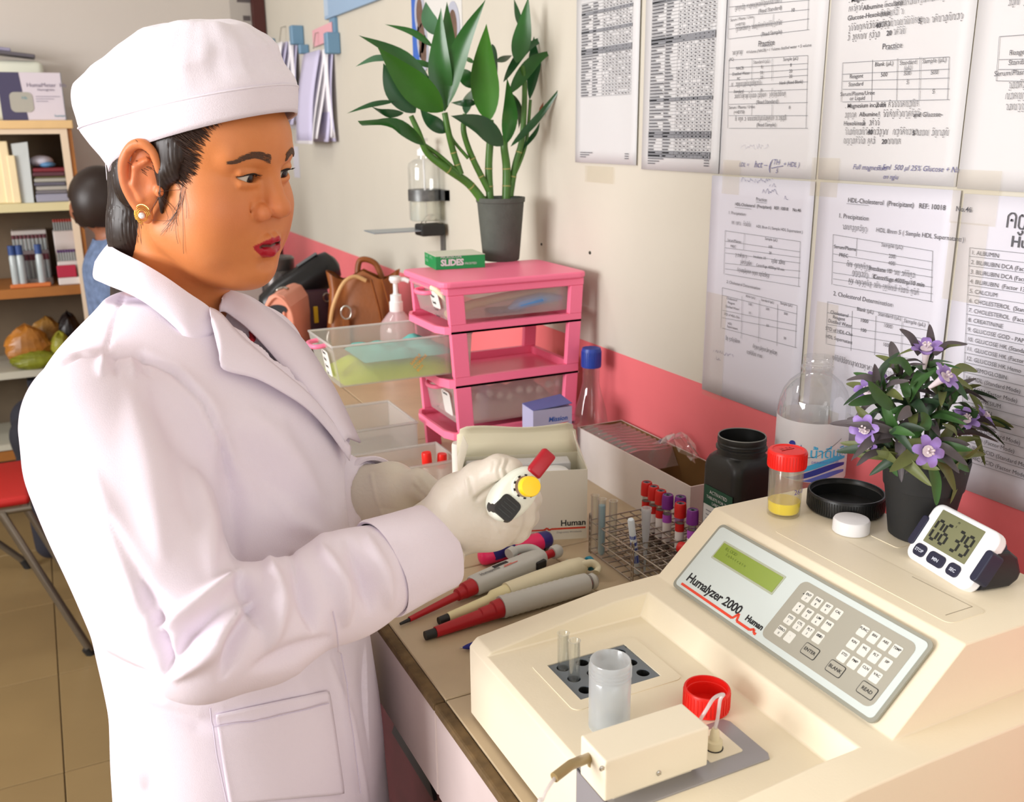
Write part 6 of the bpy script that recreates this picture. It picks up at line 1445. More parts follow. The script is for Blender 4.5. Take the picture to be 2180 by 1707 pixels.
MB().lathe([(.0005, 0), (.0125, 0), (.0130, .002), (.0130, h-.004), (.0115, h), (.0005, h)], 24).build('cylinder_body', mat('roll_white', srgb(232, 226, 218), .5), o, smooth=40)

# ================================================================== far shelf cabinet and its contents
YS = 3.92
m_swood = mat('shelf_wood', srgb(176, 112, 52), .45, var=.3, vscale=6); m_strim = mat('shelf_trim', srgb(226, 206, 180), .5); m_sin = mat('shelf_inside', srgb(120, 104, 84), .8, var=.3, vscale=5); m_sglass = mat('shelf_edge', srgb(216, 206, 160), .5)
xr = at_y(140, 270, YS).x; ztop = at_y(100, 256, YS).z; zt2 = at_y(100, 274, YS).z; XL = -.75
sc_ = thing('shelf_cabinet', 'open wooden shelf cabinet full of laboratory supplies against the far wall', 'cabinet', ((XL+xr)/2, 4.08, 0))
MB().box((xr, YS, 0), (xr+.018, YB-.002, ztop)).build('side_panel', m_swood, sc_, world=True)
MB().box((XL-.018, YS, 0), (XL, YB-.002, ztop)).build('side_panel', m_swood, sc_, world=True)
MB().box((XL, YB-.014, 0), (xr, YB-.004, ztop)).build('back_panel', m_sin, sc_, world=True)
MB().box((XL-.02, YS-.012, zt2), (xr+.024, YB-.002, ztop)).build('top_board', mat('shelf_top', srgb(232, 196, 140), .5, var=.15, vscale=8), sc_, world=True, bevel=.003)
MB().box((xr-.022, YS-.006, 0), (xr+.002, YS+.012, zt2)).build('front_trim', m_strim, sc_, world=True)
MB().box((XL, YS-.006, zt2-.018), (xr-.022, YS+.012, zt2)).build('front_trim', m_strim, sc_, world=True)
SZ = []
for (py0, py1, m_) in ((432, 450, m_sglass), (612, 632, m_swood), (786, 801, mat('shelf_grey', srgb(190, 186, 170), .5)), (938, 950, MATS['shelf_grey']), (952, 972, m_swood)):
    za, zb = at_y(80, py0, YS).z, at_y(80, py1, YS).z; SZ.append(za)
    MB().box((XL, YS, zb), (xr-.002, YB-.016, za)).build('shelf_board', m_, sc_, world=True)
SX = lambda px, py=400: at_y(px, py, YS+.02).x
SZp = lambda py: at_y(80, py, YS+.02).z
def cbox(name, label, cat, px0, px1, z0, h, y0, dy, m, group=None, bevel=.002, rz=0):
    x0, x1 = SX(px0), SX(px1); o = MB().rbox((-(x1-x0)/2, 0, 0), ((x1-x0)/2, dy, h), .003, 1).build(name, m); o.location = ((x0+x1)/2, y0, z0); o.rotation_euler = (0, 0, rz); return tag(o, label, cat, group)
# on top
z = ztop+.0005; x0, x1 = SX(-2, 200), SX(134, 200); hB = SZp(152)-SZp(254)
o = thing('device_carton', 'white and navy device carton on top of the shelf cabinet', 'box', (x0, YS+.03, z))
MB().box((0, 0, 0), (x1-x0, .16, hB)).build('carton', mat('carton_pale', srgb(214, 206, 216), .5), o, bevel=.002)
BT = frame_T((0, -.0008, 0), (1, 0, 0), (0, 0, 1)); W_B = x1-x0
MB().add([(0, 0, 0), (W_B*.40, 0, 0), (W_B*.34, hB, 0), (0, hB, 0)], [(0, 1, 2, 3)], BT).build('navy_panel', mat('carton_navy', srgb(72, 68, 98), .5), o)
MB().prism([(x+W_B*.33, y+hB*.38) for x, y in rrect(W_B*.36, hB*.42, hB*.10)], .0003, .0012, BT).build('device_picture', mat('device_grey', srgb(172, 170, 160), .5), o)
MB().box((W_B+.0002, .002, 0), (W_B+.001, .158, hB)).build('teal_side', mat('carton_teal', srgb(60, 140, 170), .5), o)
b = MB(); put_text(b, 'HumaMeter  Hb', W_B*.44, hB*.70, hB*.12, BT, z=.0004); put_text(b, 'Hemoglobin', W_B*.60, hB*.62, hB*.07, BT, z=.0004)
for k in range(3): put_line(b, W_B*.56, hB*(.50-.05*k), W_B*(.95-.1*k), hB*(.50-.05*k), .0016, BT, z=.0004)
b.build('lettering', mat('carton_print', srgb(112, 104, 128), .6), o)
b = MB(); put_text(b, 'human', W_B*.82, hB*.07, hB*.08, BT, z=.0004); put_text(b, 'Hb', W_B*.34, hB*.44, hB*.09, BT, z=.0015); b.build('teal_lettering', mat('teal_print', srgb(70, 140, 160), .6), o)
o = thing('white_case', 'low white rounded plastic case behind and above the device carton', 'case', (SX(70), YB-.10, z)); hw = SX(128)-SX(70)
MB().rbox((-hw*1.05, -.03, 0), (hw*1.02, .07, at_y(70, 130, YB-.1).z-z), .02, 4).build('case_shell', mat('case_cream', srgb(218, 220, 204), .4), o, smooth=50)
o = thing('grey_folder', 'grey papers and folder lying on the white case, top left', 'folder', (SX(50), YB-.1, at_y(70, 130, YB-.1).z+.001))
MB().rbox((-.16, -.05, 0), (.10, .07, .012), .003, 1, Tm(rot=(0, rad(6), 0), loc=(0, 0, .018))).build('folder_cover', mat('folder_grey', srgb(96, 92, 100), .5), o)
MB().rbox((-.16, -.045, .0125), (.02, .06, .024), .002, 1, Tm(rot=(0, rad(6), 0), loc=(0, 0, .018))).build('paper_stack', mat('folder_lilac', srgb(150, 146, 172), .6), o)
# first shelf
z = SZ[0]+.0005
for k, (p0, p1, h, yy) in enumerate(((-12, 14, SZp(288)-SZ[0], .03), (10, 30, SZp(300)-SZ[0], .02), (24, 42, SZp(330)-SZ[0], .015))):
    cbox('paper_file', ['sunlit cream paper file at the far left of the upper shelf', 'sunlit cream paper file second from the left on the upper shelf', 'short cream paper file beside the white folder'][k], 'file', p0, p1-.5, z, h, YS+yy, .2, mat('paper_sunny', srgb(240, 222, 180), .6), 'paper files on the upper shelf')  # sunlight on these papers is put into their warm colour
x0, x1 = SX(40), SX(72); hF = SZp(302)-SZ[0]
o = MB().add([(x0, YS+.03, z), (x1-.006, YS+.02, z), (x1, YS+.02, z+hF), (x0-.005, YS+.03, z+hF*.97), (x0, YS+.2, z), (x1-.006, YS+.2, z), (x1, YS+.2, z+hF), (x0-.005, YS+.2, z+hF*.97)], [(0, 1, 2, 3), (5, 4, 7, 6), (4, 0, 3, 7), (1, 5, 6, 2), (3, 2, 6, 7), (4, 5, 1, 0)]).build('magazine_file', mat('file_pale', srgb(188, 194, 194), .5)); tag(o, 'pale grey upright magazine file on the upper shelf', 'file')
zz = z; cols = [('file_bluegrey', (150, 150, 168)), ('book_grey', (118, 114, 120)), ('book_pale', (176, 172, 164)), ('book_slate', (98, 96, 110)), ('book_light', (168, 166, 156)), ('book_olive', (120, 112, 78)), ('book_plum', (92, 52, 62)), ('book_red', (124, 42, 52))]
labs = ['pale blue-grey folder at the bottom of the stack', 'dark grey folder second from the bottom', 'light grey book in the lower middle of the stack', 'slate grey folder in the middle of the stack', 'light grey folder above the slate one', 'thin olive book near the top of the stack', 'plum book under the dark red one', 'dark red book on top of the stack']
ht = (SZp(358)-SZ[0]); hs_ = [.24, .10, .14, .10, .12, .06, .12, .12]
for k, (nm, c) in enumerate(cols):
    h = ht*hs_[k]-.0008; cbox('stacked_book', labs[k]+' on the upper shelf', 'book', 74+(k % 3), 146-(k*3 % 5), zz, h, YS+.02+.004*(k % 3), .2, mat(nm, srgb(*c), .55), 'books stacked on the upper shelf'); zz += h+.0008
o = thing('folded_pouch', 'white and blue soft pouch lying on top of the book stack', 'pouch', (SX(96), YS+.10, zz))
MB().sphere((0, 0, .022), (.042, .06, .022), 18).build('pouch_body', mat('pouch_white', srgb(206, 204, 220), .6), o, smooth=180); MB().sphere((.018, -.03, .010), (.030, .04, .012), 14).build('blue_band', mat('pouch_blue', srgb(90, 136, 180), .6), o, smooth=180)
# second shelf: trays of tubes
z = SZ[1]+.0005; m_trayw = mat('tray_white', srgb(216, 208, 204), .5); m_tgl = mat('tube_grey', srgb(150, 156, 156), .3); m_capm = mat('cap_maroon', srgb(96, 40, 52), .5); m_capp = mat('cap_purple', srgb(84, 46, 104), .5); m_capr = mat('cap_rust', srgb(170, 60, 50), .5); m_capb = mat('cap_blue_dark', srgb(48, 74, 130), .5)
def tube_proto(cap, r, h):
    b = MB(); b.lathe([(r*.8, 0), (r, .004), (r, h*.78)], 10); b.mi = 1; b.lathe([(r*1.15, h*.76), (r*1.15, h), (.0005, h)], 10)
    return b
def tube_row(label, group, cap, px0, px1, n, z0, h, y0, ny=1, r=None):
    x0, x1 = SX(px0), SX(px1); r = r or (x1-x0)/n*.42; me = None
    for j in range(ny):
        for i in range(n):
            x = x0+(x1-x0)*(i+.5)/n; loc = (x, y0+j*r*2.6, z0)
            if me is None:
                o = tube_proto(cap, r, h).build('sample_tube', [m_tgl, cap], smooth=40); me = o.data
            else: o = bpy.data.objects.new('sample_tube', me); COL.objects.link(o)
            o.location = loc; tag(o, label % ORD[i], 'tube', group)
hgap = SZp(455)-SZ[1]
cbox('tube_tray', 'white lidded tray at the back of the middle shelf', 'tray', 6, 86, z, hgap*.72, YS+.20, .09, m_trayw)
MB_ = cbox('tube_stand', 'low clear stand under the rear maroon-capped tubes', 'stand', 4, 86, z, hgap*.46, YS+.125, .06, mat('stand_grey', srgb(120, 108, 110), .5))
tube_row('%s maroon-capped tube from the left in the rear row', 'maroon-capped tubes in the rear row', m_capm, 6, 84, 9, z+hgap*.46, hgap*.22, YS+.140, 1)
cbox('tube_stand', 'low white stand under the front maroon-capped tubes', 'stand', 0, 86, z, hgap*.09, YS+.055, .05, mat('stand_brown', srgb(150, 140, 136), .5))
tube_row('%s maroon-capped tube from the left in the front row', 'maroon-capped tubes in the front row', m_capm, 2, 84, 9, z+hgap*.09, hgap*.34, YS+.075, 1)
for k, px in enumerate((4, 20, 62)):
    o = thing('vial_bottle', ['blue-capped vial at the far left of the middle shelf', 'blue-capped vial in the middle of three on the middle shelf', 'rightmost blue-capped vial on the middle shelf'][k], 'vial', (SX(px), YS+.030, z)); hh = hgap*.58
    MB().lathe([(.012, 0), (.013, .003), (.013, hh*.72), (.009, hh*.8)], 16).build('vial_body', mat('vial_glass', srgb(176, 186, 188), .2), o, smooth=40); MB().lathe([(.0125, hh*.78), (.0125, hh), (.0005, hh)], 16).build('vial_cap', m_capb, o, smooth=40)
for k, (px0, px1, cap, lb, gr) in enumerate(((102, 168, m_capr, '%s rust-capped tube from the left in the upper tray', 'rust-capped tubes in the upper tray'), (102, 164, m_capp, '%s purple-capped tube from the left in the lower tray', 'purple-capped tubes in the lower tray'))):
    zz = z+hgap*(.56 if k == 0 else .16); yy = YS+(.11 if k == 0 else .04)
    cbox('tube_tray', ['upper white foam tray of rust-capped tubes', 'lower white foam tray of purple-capped tubes'][k]+' on the middle shelf', 'tray', px0-2, min(px1, 150), zz-.012 if k else z, hgap*.20 if k else hgap*.72, yy, .07, m_trayw)
    tube_row(lb, gr, cap, px0, min(px1, 148), 8, (zz-.012+hgap*.20) if k else z+hgap*.72, hgap*.16, yy+.02, 1)
cbox('tube_tray', 'white tray at the front right of the middle shelf under the red carton', 'tray', 97, 146, z, hgap*.10, YS+.012, .026, m_trayw)
cbox('red_carton', 'small crimson carton at the front of the middle shelf', 'carton', 97, 139, z+hgap*.10+.0005, hgap*.17, YS+.012, .022, mat('crimson', srgb(176, 40, 66), .5))
cbox('orange_folder', 'flat orange folder lying at the left front of the middle shelf', 'folder', -10, 80, z, hgap*.055, YS+.004, .024, mat('orange_card', srgb(206, 116, 60), .5))
# third shelf: plastic bags
z = SZ[2]+.0005; hgap = SZp(640)-SZ[2]
for k, (px, w_, h_, c, nm, lb) in enumerate(((8, .16, .62, (188, 122, 48), 'bag_amber', 'crumpled amber plastic bag on the lower shelf, leftmost'), (55, .13, .66, (176, 128, 60), 'bag_tan', 'crumpled tan plastic bag in the middle of the lower shelf'), (20, .17, .26, (142, 146, 44), 'bag_lime', 'olive green plastic bag under the amber one on the lower shelf'), (82, .08, .48, (176, 172, 60), 'bag_yellow', 'yellow-green bag beside the white coat on the lower shelf'), (106, .10, .70, (40, 32, 30), 'bag_black', 'black bag at the right of the lower shelf'))):
    rows = []
    for i in range(13):
        a = i/12; rows.append([( (w_*.5*math.sin(PI*min(1, .12+a*.88))**.6)*math.cos(2*PI*j/20)*(1+.25*mnoise.noise((i*.6+k*7, j*.7, k))), .05*math.sin(2*PI*j/20)*math.sin(PI*min(1, .15+a*.85))**.5, hgap*h_*a*(1+.10*mnoise.noise((j*.5, i*.4, k*3)))) for j in range(20)])
    o = MB().grid(rows, True).build('plastic_bag', mat(nm, srgb(*c), .35, var=.5, vscale=14)); o.location = (SX(px), YS+(.07 if k != 2 else .03)+(.1 if k in (1, 4) else 0), z); tag(o, lb, 'bag')
# lowest shelf
z = SZ[3]+.0005; hgap = SZp(806)-SZ[3]
for k, (px0, px1, f0, h_, c) in enumerate(((-6, 66, .58, .14, (58, 50, 52)), (-6, 60, .73, .12, (70, 60, 58)), (-6, 34, .86, .12, (44, 46, 56)))):
    cbox('dark_carton', ['dark carton lying directly on the grey-green bin', 'brown-black carton in the middle of the dark cartons', 'topmost small dark carton on the lowest shelf'][k], 'carton', px0, px1, z+hgap*f0+.0005, hgap*h_-.001, YS+.02, .2, mat('dark_carton%d' % k if False else ('carton_dark', 'carton_brown', 'carton_blueblack')[k], srgb(*c), .6), 'dark cartons on the lowest shelf')
o = thing('storage_bin', 'grey-green plastic bin on the lowest shelf', 'bin', (SX(30), YS+.1, z)); hw = SX(66)-SX(30)
MB().rbox((-hw, -.08, 0), (hw, .12, hgap*.575), .015, 3).build('bin_shell', mat('bin_green', srgb(112, 124, 112), .4), o, smooth=50); MB().rbox((-hw-.004, -.084, hgap*.48), (hw+.004, .124, hgap*.52), .004, 1).build('bin_rim', mat('bin_green', srgb(112, 124, 112), .4), o)

# ================================================================== red chair and the person sitting behind
m_chr = mat('chair_red', srgb(190, 36, 34), .45); m_chm = mat('chair_steel', srgb(128, 120, 108), .35, metal=.7)
CYc = 2.75
a = at_y(0, 1080, CYc); seat_z = a.z
ch = thing('red_chair', 'folding chair with a red seat and grey metal legs at the left edge', 'chair', (a.x-.12, CYc+.1, 0))
sx1 = at_y(64, 1062, CYc).x
MB().rbox((sx1-.40, CYc, seat_z-.006), (sx1, CYc+.34, seat_z+.022), .012, 3).build('seat', m_chr, ch, world=True, smooth=50)
MB().tube([(sx1-.41, CYc-.006, seat_z-.012), (sx1-.005, CYc-.006, seat_z-.012), (sx1-.005, CYc+.345, seat_z-.012), (sx1-.41, CYc+.345, seat_z-.012), (sx1-.41, CYc-.006, seat_z-.012)], .009, 10).build('seat_frame', m_chm, ch, world=True, smooth=60)
lA, lB = at_y(2, 1092, CYc-.01), at_z(180, 1285, 0.010)
for dy in (0, .355):
    MB().tube([Vector((lA.x-.06, lA.y+dy, seat_z-.02)), lA+Vector((0, dy, 0)), Vector((lB.x, CYc-.01+dy*.98, .012))], .0115, 10).build('leg', m_chm, ch, world=True, smooth=60)
    MB().tube([Vector((lB.x-.01, CYc-.01+dy*.98, .022)), Vector((lB.x+.002, CYc-.01+dy*.98, 0))], .014, 10).build('rubber_foot', m_blk, ch, world=True, smooth=60)
lC = at_z(62, 1208, 0.0)
MB().tube([Vector((sx1-.42, lC.y-.04, seat_z-.03)), Vector((lC.x-.006, lC.y, .020))], .0115, 10).build('leg', m_chm, ch, world=True, smooth=60)
MB().tube([Vector((lC.x-.014, lC.y-.001, .034)), Vector((lC.x, lC.y, .0))], .015, 10).build('rubber_foot', m_blk, ch, world=True, smooth=60)
MB().rbox((sx1-.43, CYc+.01, seat_z+.20), (sx1-.40, CYc+.33, seat_z+.42), .010, 2).build('backrest', m_chr, ch, world=True)
MB().tube([(sx1-.41, CYc-.006, seat_z-.02), (sx1-.425, CYc+.02, seat_z+.30)], .010, 10).build('back_post', m_chm, ch, world=True, smooth=60)
MB().tube([(sx1-.41, CYc+.345, seat_z-.02), (sx1-.425, CYc+.32, seat_z+.30)], .010, 10).build('back_post', m_chm, ch, world=True, smooth=60)

YP = 3.50
hc_ = at_y(216, 428, YP)
P2 = thing('person', 'seated person in a mottled blue shirt, mostly hidden behind the woman', 'person', (hc_.x, YP, 0))
m_skin2 = mat('skin_second', srgb(150, 96, 70), .5, sss=.05); m_shirt = mat('blue_shirt', srgb(112, 132, 168), .8, var=.45, vscale=45); m_trous = mat('dark_trousers', srgb(34, 34, 44), .8); m_shoe = mat('navy_shoe', srgb(34, 38, 58), .6); m_sole = mat('pale_sole', srgb(208, 190, 180), .6)
G = Field((hc_.x-.55, YP-.32, 0), (hc_.x+.30, YP+.32, hc_.z+.16), .011)
h = np3(hc_)
G.ell(h, (.092, .076, .105), .01); G.ell(h+np.array([.01, .045, -.045]), (.058, .052, .065), .02); G.cap(h+np.array([.02, .092, -.02]), h+np.array([.02, .098, -.035]), .012, .014, .01)
for s in (1, -1): G.ell(h+np.array([s*.090, .012, -.03]), (.012, .020, .034), .006)
G.cap(h+np.array([.02, 0, -.06]), h+np.array([.035, 0, -.19]), .050, .056, .02)
sh = h+np.array([.04, 0, -.24]); hip = np.array([h[0]+.06, YP, .50])
G.cap(sh, hip, .12, .13, .05)
for s in (1, -1):
    G.cap(sh, sh+np.array([0, s*.17, -.02]), .06, .055, .03); G.chain([sh+np.array([0, s*.17, -.02]), sh+np.array([-.02, s*.20, -.28]), sh+np.array([-.24, s*.12, -.34])], [.05, .042, .034], .02)
    G.chain([hip+np.array([0, s*.09, 0]), hip+np.array([-.36, s*.11, -.01]), np.array([hip[0]-.36, YP+s*.11, .10])], [.075, .062, .044], .03)
V, Q = G.mesh(); del G
V = smooth_verts(V, Q, 1)
b2 = mesh_object('body', V, Q, m_skin2, P2)
c_ = V[Q].mean(1)
def wear(name, sel, off, m):
    q = Q[sel]; u, inv_ = np.unique(q, return_inverse=True); Nn = vnormals(V, Q)
    return mesh_object(name, V[u]+Nn[u]*off, inv_.reshape(q.shape), m, P2)
wear('shirt', (c_[:, 2] < h[2]-.125) & (c_[:, 2] > .46) & (c_[:, 0] > hip[0]-.28), .008, m_shirt)
wear('trousers', (c_[:, 2] < .56), .006, m_trous)
wear('hair', (c_[:, 2] > h[2]-.075+.5*np.maximum(0, c_[:, 1]-YP)) & (c_[:, 1] < YP+.055) & (np.abs(c_[:, 0]-h[0]) < .082+.5*np.maximum(0, c_[:, 2]-h[2])), .012, m_hair)
for k, yy in enumerate((YP-.02, YP+.13)):
    p = at_z(128, 1158, 0); b = MB(); lofted(b, [(-.105, .018, .016, .036), (-.095, .034, .026, .040), (-.05, .042, .032, .046), (.02, .040, .046, .058), (.09, .038, .048, .060), (.115, .026, .040, .056)], 20, Tm((p.x+.09, p.y+(.22*k), 0)))
    shoe = b.build('shoe', m_shoe, P2, world=True, smooth=60)
    b = MB(); lofted(b, [(-.110, .020, .010, .012), (-.095, .038, .012, .012), (-.04, .046, .012, .012), (.09, .042, .012, .012), (.118, .028, .011, .012)], 20, Tm((p.x+.09, p.y+(.22*k), 0))); b.build('sole', m_sole, shoe, world=True, smooth=60)
st_ = thing('stool', 'dark stool under the seated person, hidden behind the white coat', 'stool', (hip[0]+.02, YP, 0))
MB().lathe([(.0005, .30), (.17, .30), (.175, .31), (.17, .325), (.0005, .325)], 30, Tm((hip[0]+.02, YP, 0))).build('seat', m_blk, st_, world=True, smooth=40)
for k in range(4):
    a = PI/4+k*PI/2; MB().tube([(hip[0]+.02+.12*math.cos(a), YP+.12*math.sin(a), .305), (hip[0]+.02+.16*math.cos(a), YP+.16*math.sin(a), 0)], .011, 8).build('leg', m_chm, st_, world=True, smooth=60)
# ================================================================== the woman at the bench
from mathutils.bvhtree import BVHTree
WOMAN = thing('person', 'woman in white coat and cap with gloves, holding a pipette at the bench', 'person', (.15, 1.04, 0))
HS = 0.96
HY, HP, HR = rad(41.8), rad(12.5), rad(-2.6)
_f = np.array([math.sin(HY), -math.cos(HY), 0]); _rt = np.array([-math.cos(HY), -math.sin(HY), 0]); _up = np.array([0, 0, 1.])
hf = _f*math.cos(HP)-_up*math.sin(HP); _u2 = _up*math.cos(HP)+_f*math.sin(HP)
hr = _rt*math.cos(HR)+_u2*math.sin(HR); hu = _u2*math.cos(HR)-_rt*math.sin(HR)
HM = np.stack([hf, hr, hu])*HS; HC = np.array([.161, 1.052, 1.407])
def HW(p): return HC+np.asarray(p, float)@HM          # head measurements (forward, her right, up) to the room
def HI(px, py, dep): return (np3(at_d(px, py, dep))-HC)@np.linalg.inv(HM)

# ---- skin
def skin_material():
    m = bpy.data.materials.new('skin'); m.use_nodes = True; nt = m.node_tree; b = nt.nodes['Principled BSDF']
    b.inputs['Roughness'].default_value = .46; b.inputs['Specular IOR Level'].default_value = .42
    b.inputs['Subsurface Weight'].default_value = .12; b.inputs['Subsurface Radius'].default_value = (.010, .004, .002); b.inputs['Subsurface Scale'].default_value = 1.0
    def at(n): q = nt.nodes.new('ShaderNodeAttribute'); q.attribute_name = n; return q
    def mix(fac, a, bb):
        q = nt.nodes.new('ShaderNodeMix'); q.data_type = 'RGBA'; nt.links.new(fac, q.inputs[0])
        nt.links.new(a, q.inputs[6]); q.inputs[7].default_value = (*bb, 1); return q.outputs[2]
    n = nt.nodes.new('ShaderNodeTexNoise'); n.inputs['Scale'].default_value = 40; n.inputs['Detail'].default_value = 6
    tc = nt.nodes.new('ShaderNodeTexCoord'); nt.links.new(tc.outputs['Object'], n.inputs['Vector'])
    c = nt.nodes.new('ShaderNodeMix'); c.data_type = 'RGBA'; nt.links.new(n.outputs['Fac'], c.inputs[0])
    c.inputs[6].default_value = (*srgb(204, 124, 70), 1); c.inputs[7].default_value = (*srgb(220, 140, 84), 1)
    o = mix(at('blush').outputs['Fac'], c.outputs[2], srgb(214, 120, 92))
    o = mix(at('lip').outputs['Fac'], o, srgb(172, 18, 40)); o = mix(at('ink').outputs['Fac'], o, srgb(70, 44, 34))
    nt.links.new(o, b.inputs['Base Color'])
    mr = nt.nodes.new('ShaderNodeMapRange'); mr.inputs[3].default_value = .46; mr.inputs[4].default_value = .28
    nt.links.new(at('lip').outputs['Fac'], mr.inputs[0]); nt.links.new(mr.outputs[0], b.inputs['Roughness'])
    bp = nt.nodes.new('ShaderNodeBump'); bp.inputs['Strength'].default_value = .12; bp.inputs['Distance'].default_value = .001
    n2 = nt.nodes.new('ShaderNodeTexNoise'); n2.inputs['Scale'].default_value = 700; nt.links.new(tc.outputs['Object'], n2.inputs['Vector'])
    nt.links.new(n2.outputs['Fac'], bp.inputs['Height']); nt.links.new(bp.outputs['Normal'], b.inputs['Normal'])
    return m
m_skin = skin_material()


H = Field((-.112, -.098, -.20), (.118, .104, .135), .00135)
H.ell((-.008, 0, .044), (.092, .0755, .076), .012)
H.ell((.026, 0, .050), (.0635, .068, .048), .02)                   # forehead
H.ell((.028, 0, -.020), (.0585, .0705, .080), .02)                  # middle face
for s in (1, -1):
    H.ell((.046, s*.040, -.024), (.036, .033, .036), .02)         # cheeks
    H.ell((.040, s*.040, -.056), (.036, .032, .033), .02)
    H.cap((.004, s*.053, -.052), (.062, s*.020, -.084), .022, .020, .02)
    H.cap((.0785, s*.012, .037), (.066, s*.046, .037), .0095, .009, .012)  # brow
H.ell((.068, 0, -.087), (.0235, .024, .020), .014)                # chin
H.ell((.030, 0, -.088), (.045, .046, .024), .02)                  # soft underside
H.cap((-.018, 0, -.05), (-.034, 0, -.22), .055, .058, .02)        # neck
H.ell((.0765, 0, -.052), (.0115, .029, .022), .016)                # mouth mound
for s in (1, -1): H.ell((.0925, s*.031, .0175), (.0125, .0185, .0110), .012, '-')
H.cap((.0790, 0, .028), (.0950, 0, -.0095), .0088, .0118, .010)   # nose
H.ell((.0975, 0, -.0115), (.0118, .0125, .0108), .006)
for s in (1, -1):
    H.ell((.0880, s*.0180, -.0172), (.0115, .0098, .0096), .0030); H.chain([(.0850, s*.0285, -.008), (.0815, s*.0300, -.018), (.0820, s*.0275, -.0285)], [.0004, .0010, .0004], .004, '-')
    H.cap((.1015, s*.0066, -.0250), (.0905, s*.0090, -.0200), .0038, .0030, .0015, '-')
# eyelids round the eyeballs, with an almond opening
EYE = [(.0690, s*.0295, .0180) for s in (1, -1)]; ER = .0128
for (ef, er, eu) in EYE:
    s = 1 if er > 0 else -1
    H.ell((ef, er, eu), (ER+.0018,)*3, .005)
    H.cap((ef+.0105, er-s*.011, eu+.0072), (ef+.0085, er+s*.012, eu+.0062), .0030, .0030, .004)
    H.cap((ef+.0112, er-s*.010, eu-.0072), (ef+.0090, er+s*.011, eu-.0062), .0022, .0022, .005)
    sl, X, Y, Z = H.sub((ef, er-.022, eu-.014), (ef+.04, er+.022, eu+.014))
    q = (Y-er+s*.001)*s; w = .0156
    top = .0046*(1-(q/w)**2)+.0010*q/w; bot = -.0042*(1-(q/w)**2)+.0010*q/w
    d = np.maximum(np.maximum(Z-eu-top, bot-(Z-eu)), np.maximum(np.abs(q)-w, (ef+.004)-X))
    H.put(sl, d, .0012, '-')
# lips
LU = .0040
for s in (1, -1):
    H.chain([(.0775, s*.0245, -.0572+LU), (.0865, s*.0150, -.0540+LU), (.0910, s*.0060, -.0512+LU), (.0908, 0, -.0520+LU)], [.0026, .0042, .0052, .0050], .004)
    H.chain([(.0775, s*.0240, -.0580+LU), (.0855, s*.0140, -.0630+LU), (.0890, 0, -.0658+LU)], [.0028, .0060, .0074], .004)
    H.chain([(.0800, s*.0225, -.0572+LU), (.0915, s*.0120, -.0576+LU), (.0960, 0, -.0582+LU)], [.0006, .0026, .0036], .0010, '-')
    H.cap((.0775, s*.026, -.058+LU), (.073, s*.031, -.063+LU), .0016, .001, .006, '-')
H.cap((.0985, 0, -.034), (.0955, 0, -.041), .0016, .0016, .005, '-')
H.ell((.0915, 0, -.0745), (.006, .014, .0045), .008, '-')
# ears
for s in (1, -1):
    E_ = lambda f, r, u: (f+.007, s*(r+.001), (u-.006)*1.14+.004)
    H.ell(E_(-.017, .0775, .004), (.017, .0062, .035), .006, R=((.94, -.33*s, 0), (.33*s, .94, 0), (0, 0, 1)))
    hp = [(.001, .0775, .013), (-.003, .0815, .028), (-.013, .0855, .0355), (-.025, .0885, .031), (-.0335, .0900, .016), (-.0335, .0880, -.002), (-.027, .0845, -.016), (-.0185, .080, -.026)]
    hpc = [tuple(q) for q in cubic(hp, 4)]; H.chain([E_(*q) for q in hpc], list(np.interp(np.linspace(0, 7, len(hpc)), range(8), [.0030, .0036, .0040, .0042, .0042, .0040, .0038, .0045])), .003)
    H.ell(E_(-.0135, .0785, -.029), (.0085, .0045, .0085), .005)
    H.chain([E_(*q) for q in ((-.010, .0835, .022), (-.021, .0865, .014), (-.0235, .0855, -.002), (-.017, .082, -.014))], [.0024, .003, .003, .003], .004)
    H.ell(E_(-.0105, .0885, -.001), (.0085, .0085, .0105), .004, '-')
    H.cap(E_(-.009, .0865, .026), E_(-.022, .0915, .024), .0028, .0028, .003, '-')
    H.ell(E_(.0015, .0775, -.004), (.0045, .0045, .006), .004)
V, Q = H.mesh(); V = smooth_verts(V, Q, 2, .5); del H
f, r, u = V.T; ar = np.abs(r)
up_edge = np.where(ar < .0055, -.0490+.0016*(ar/.0055), -.0474-.0098*np.clip((ar-.0055)/.0195, 0, 1)**1.1)
lo_edge = -.0575-.0158*np.clip(1-(ar/.0245)**2, 0, 1)**.8
lip = sstep(-.0006, .0006, up_edge+LU-u)*sstep(-.0006, .0006, u-lo_edge-LU)*(ar < .0252)*(f > .070)
blush = .55*np.exp(-(((f-.055)/.025)**2+((ar-.048)/.02)**2+((u+.018)/.022)**2)) + .30*np.exp(-(((f-.10)/.014)**2+(u+.014)**2/.0003)) + .5*np.exp(-((f+.018)**2+(u-.004)**2)/.0012)*(ar > .072)
ink = .9*sstep(.0022, .0008, np.abs(u+.0580-LU))*(ar < .0185)*(f < .0935)*(f > .078)  # dark mouth gap: shade between the lips put into the skin colour
for (mf, mr_, mu) in ((.055, .052, .030), (.048, .057, -.022), (.060, .04, -.050)): ink += .7*np.exp(-((f-mf)**2+(r-mr_)**2+(u-mu)**2)/(2*.0011**2))
headV, headQ = V, Q
headBVH = BVHTree.FromPolygons(V.tolist(), Q.tolist())
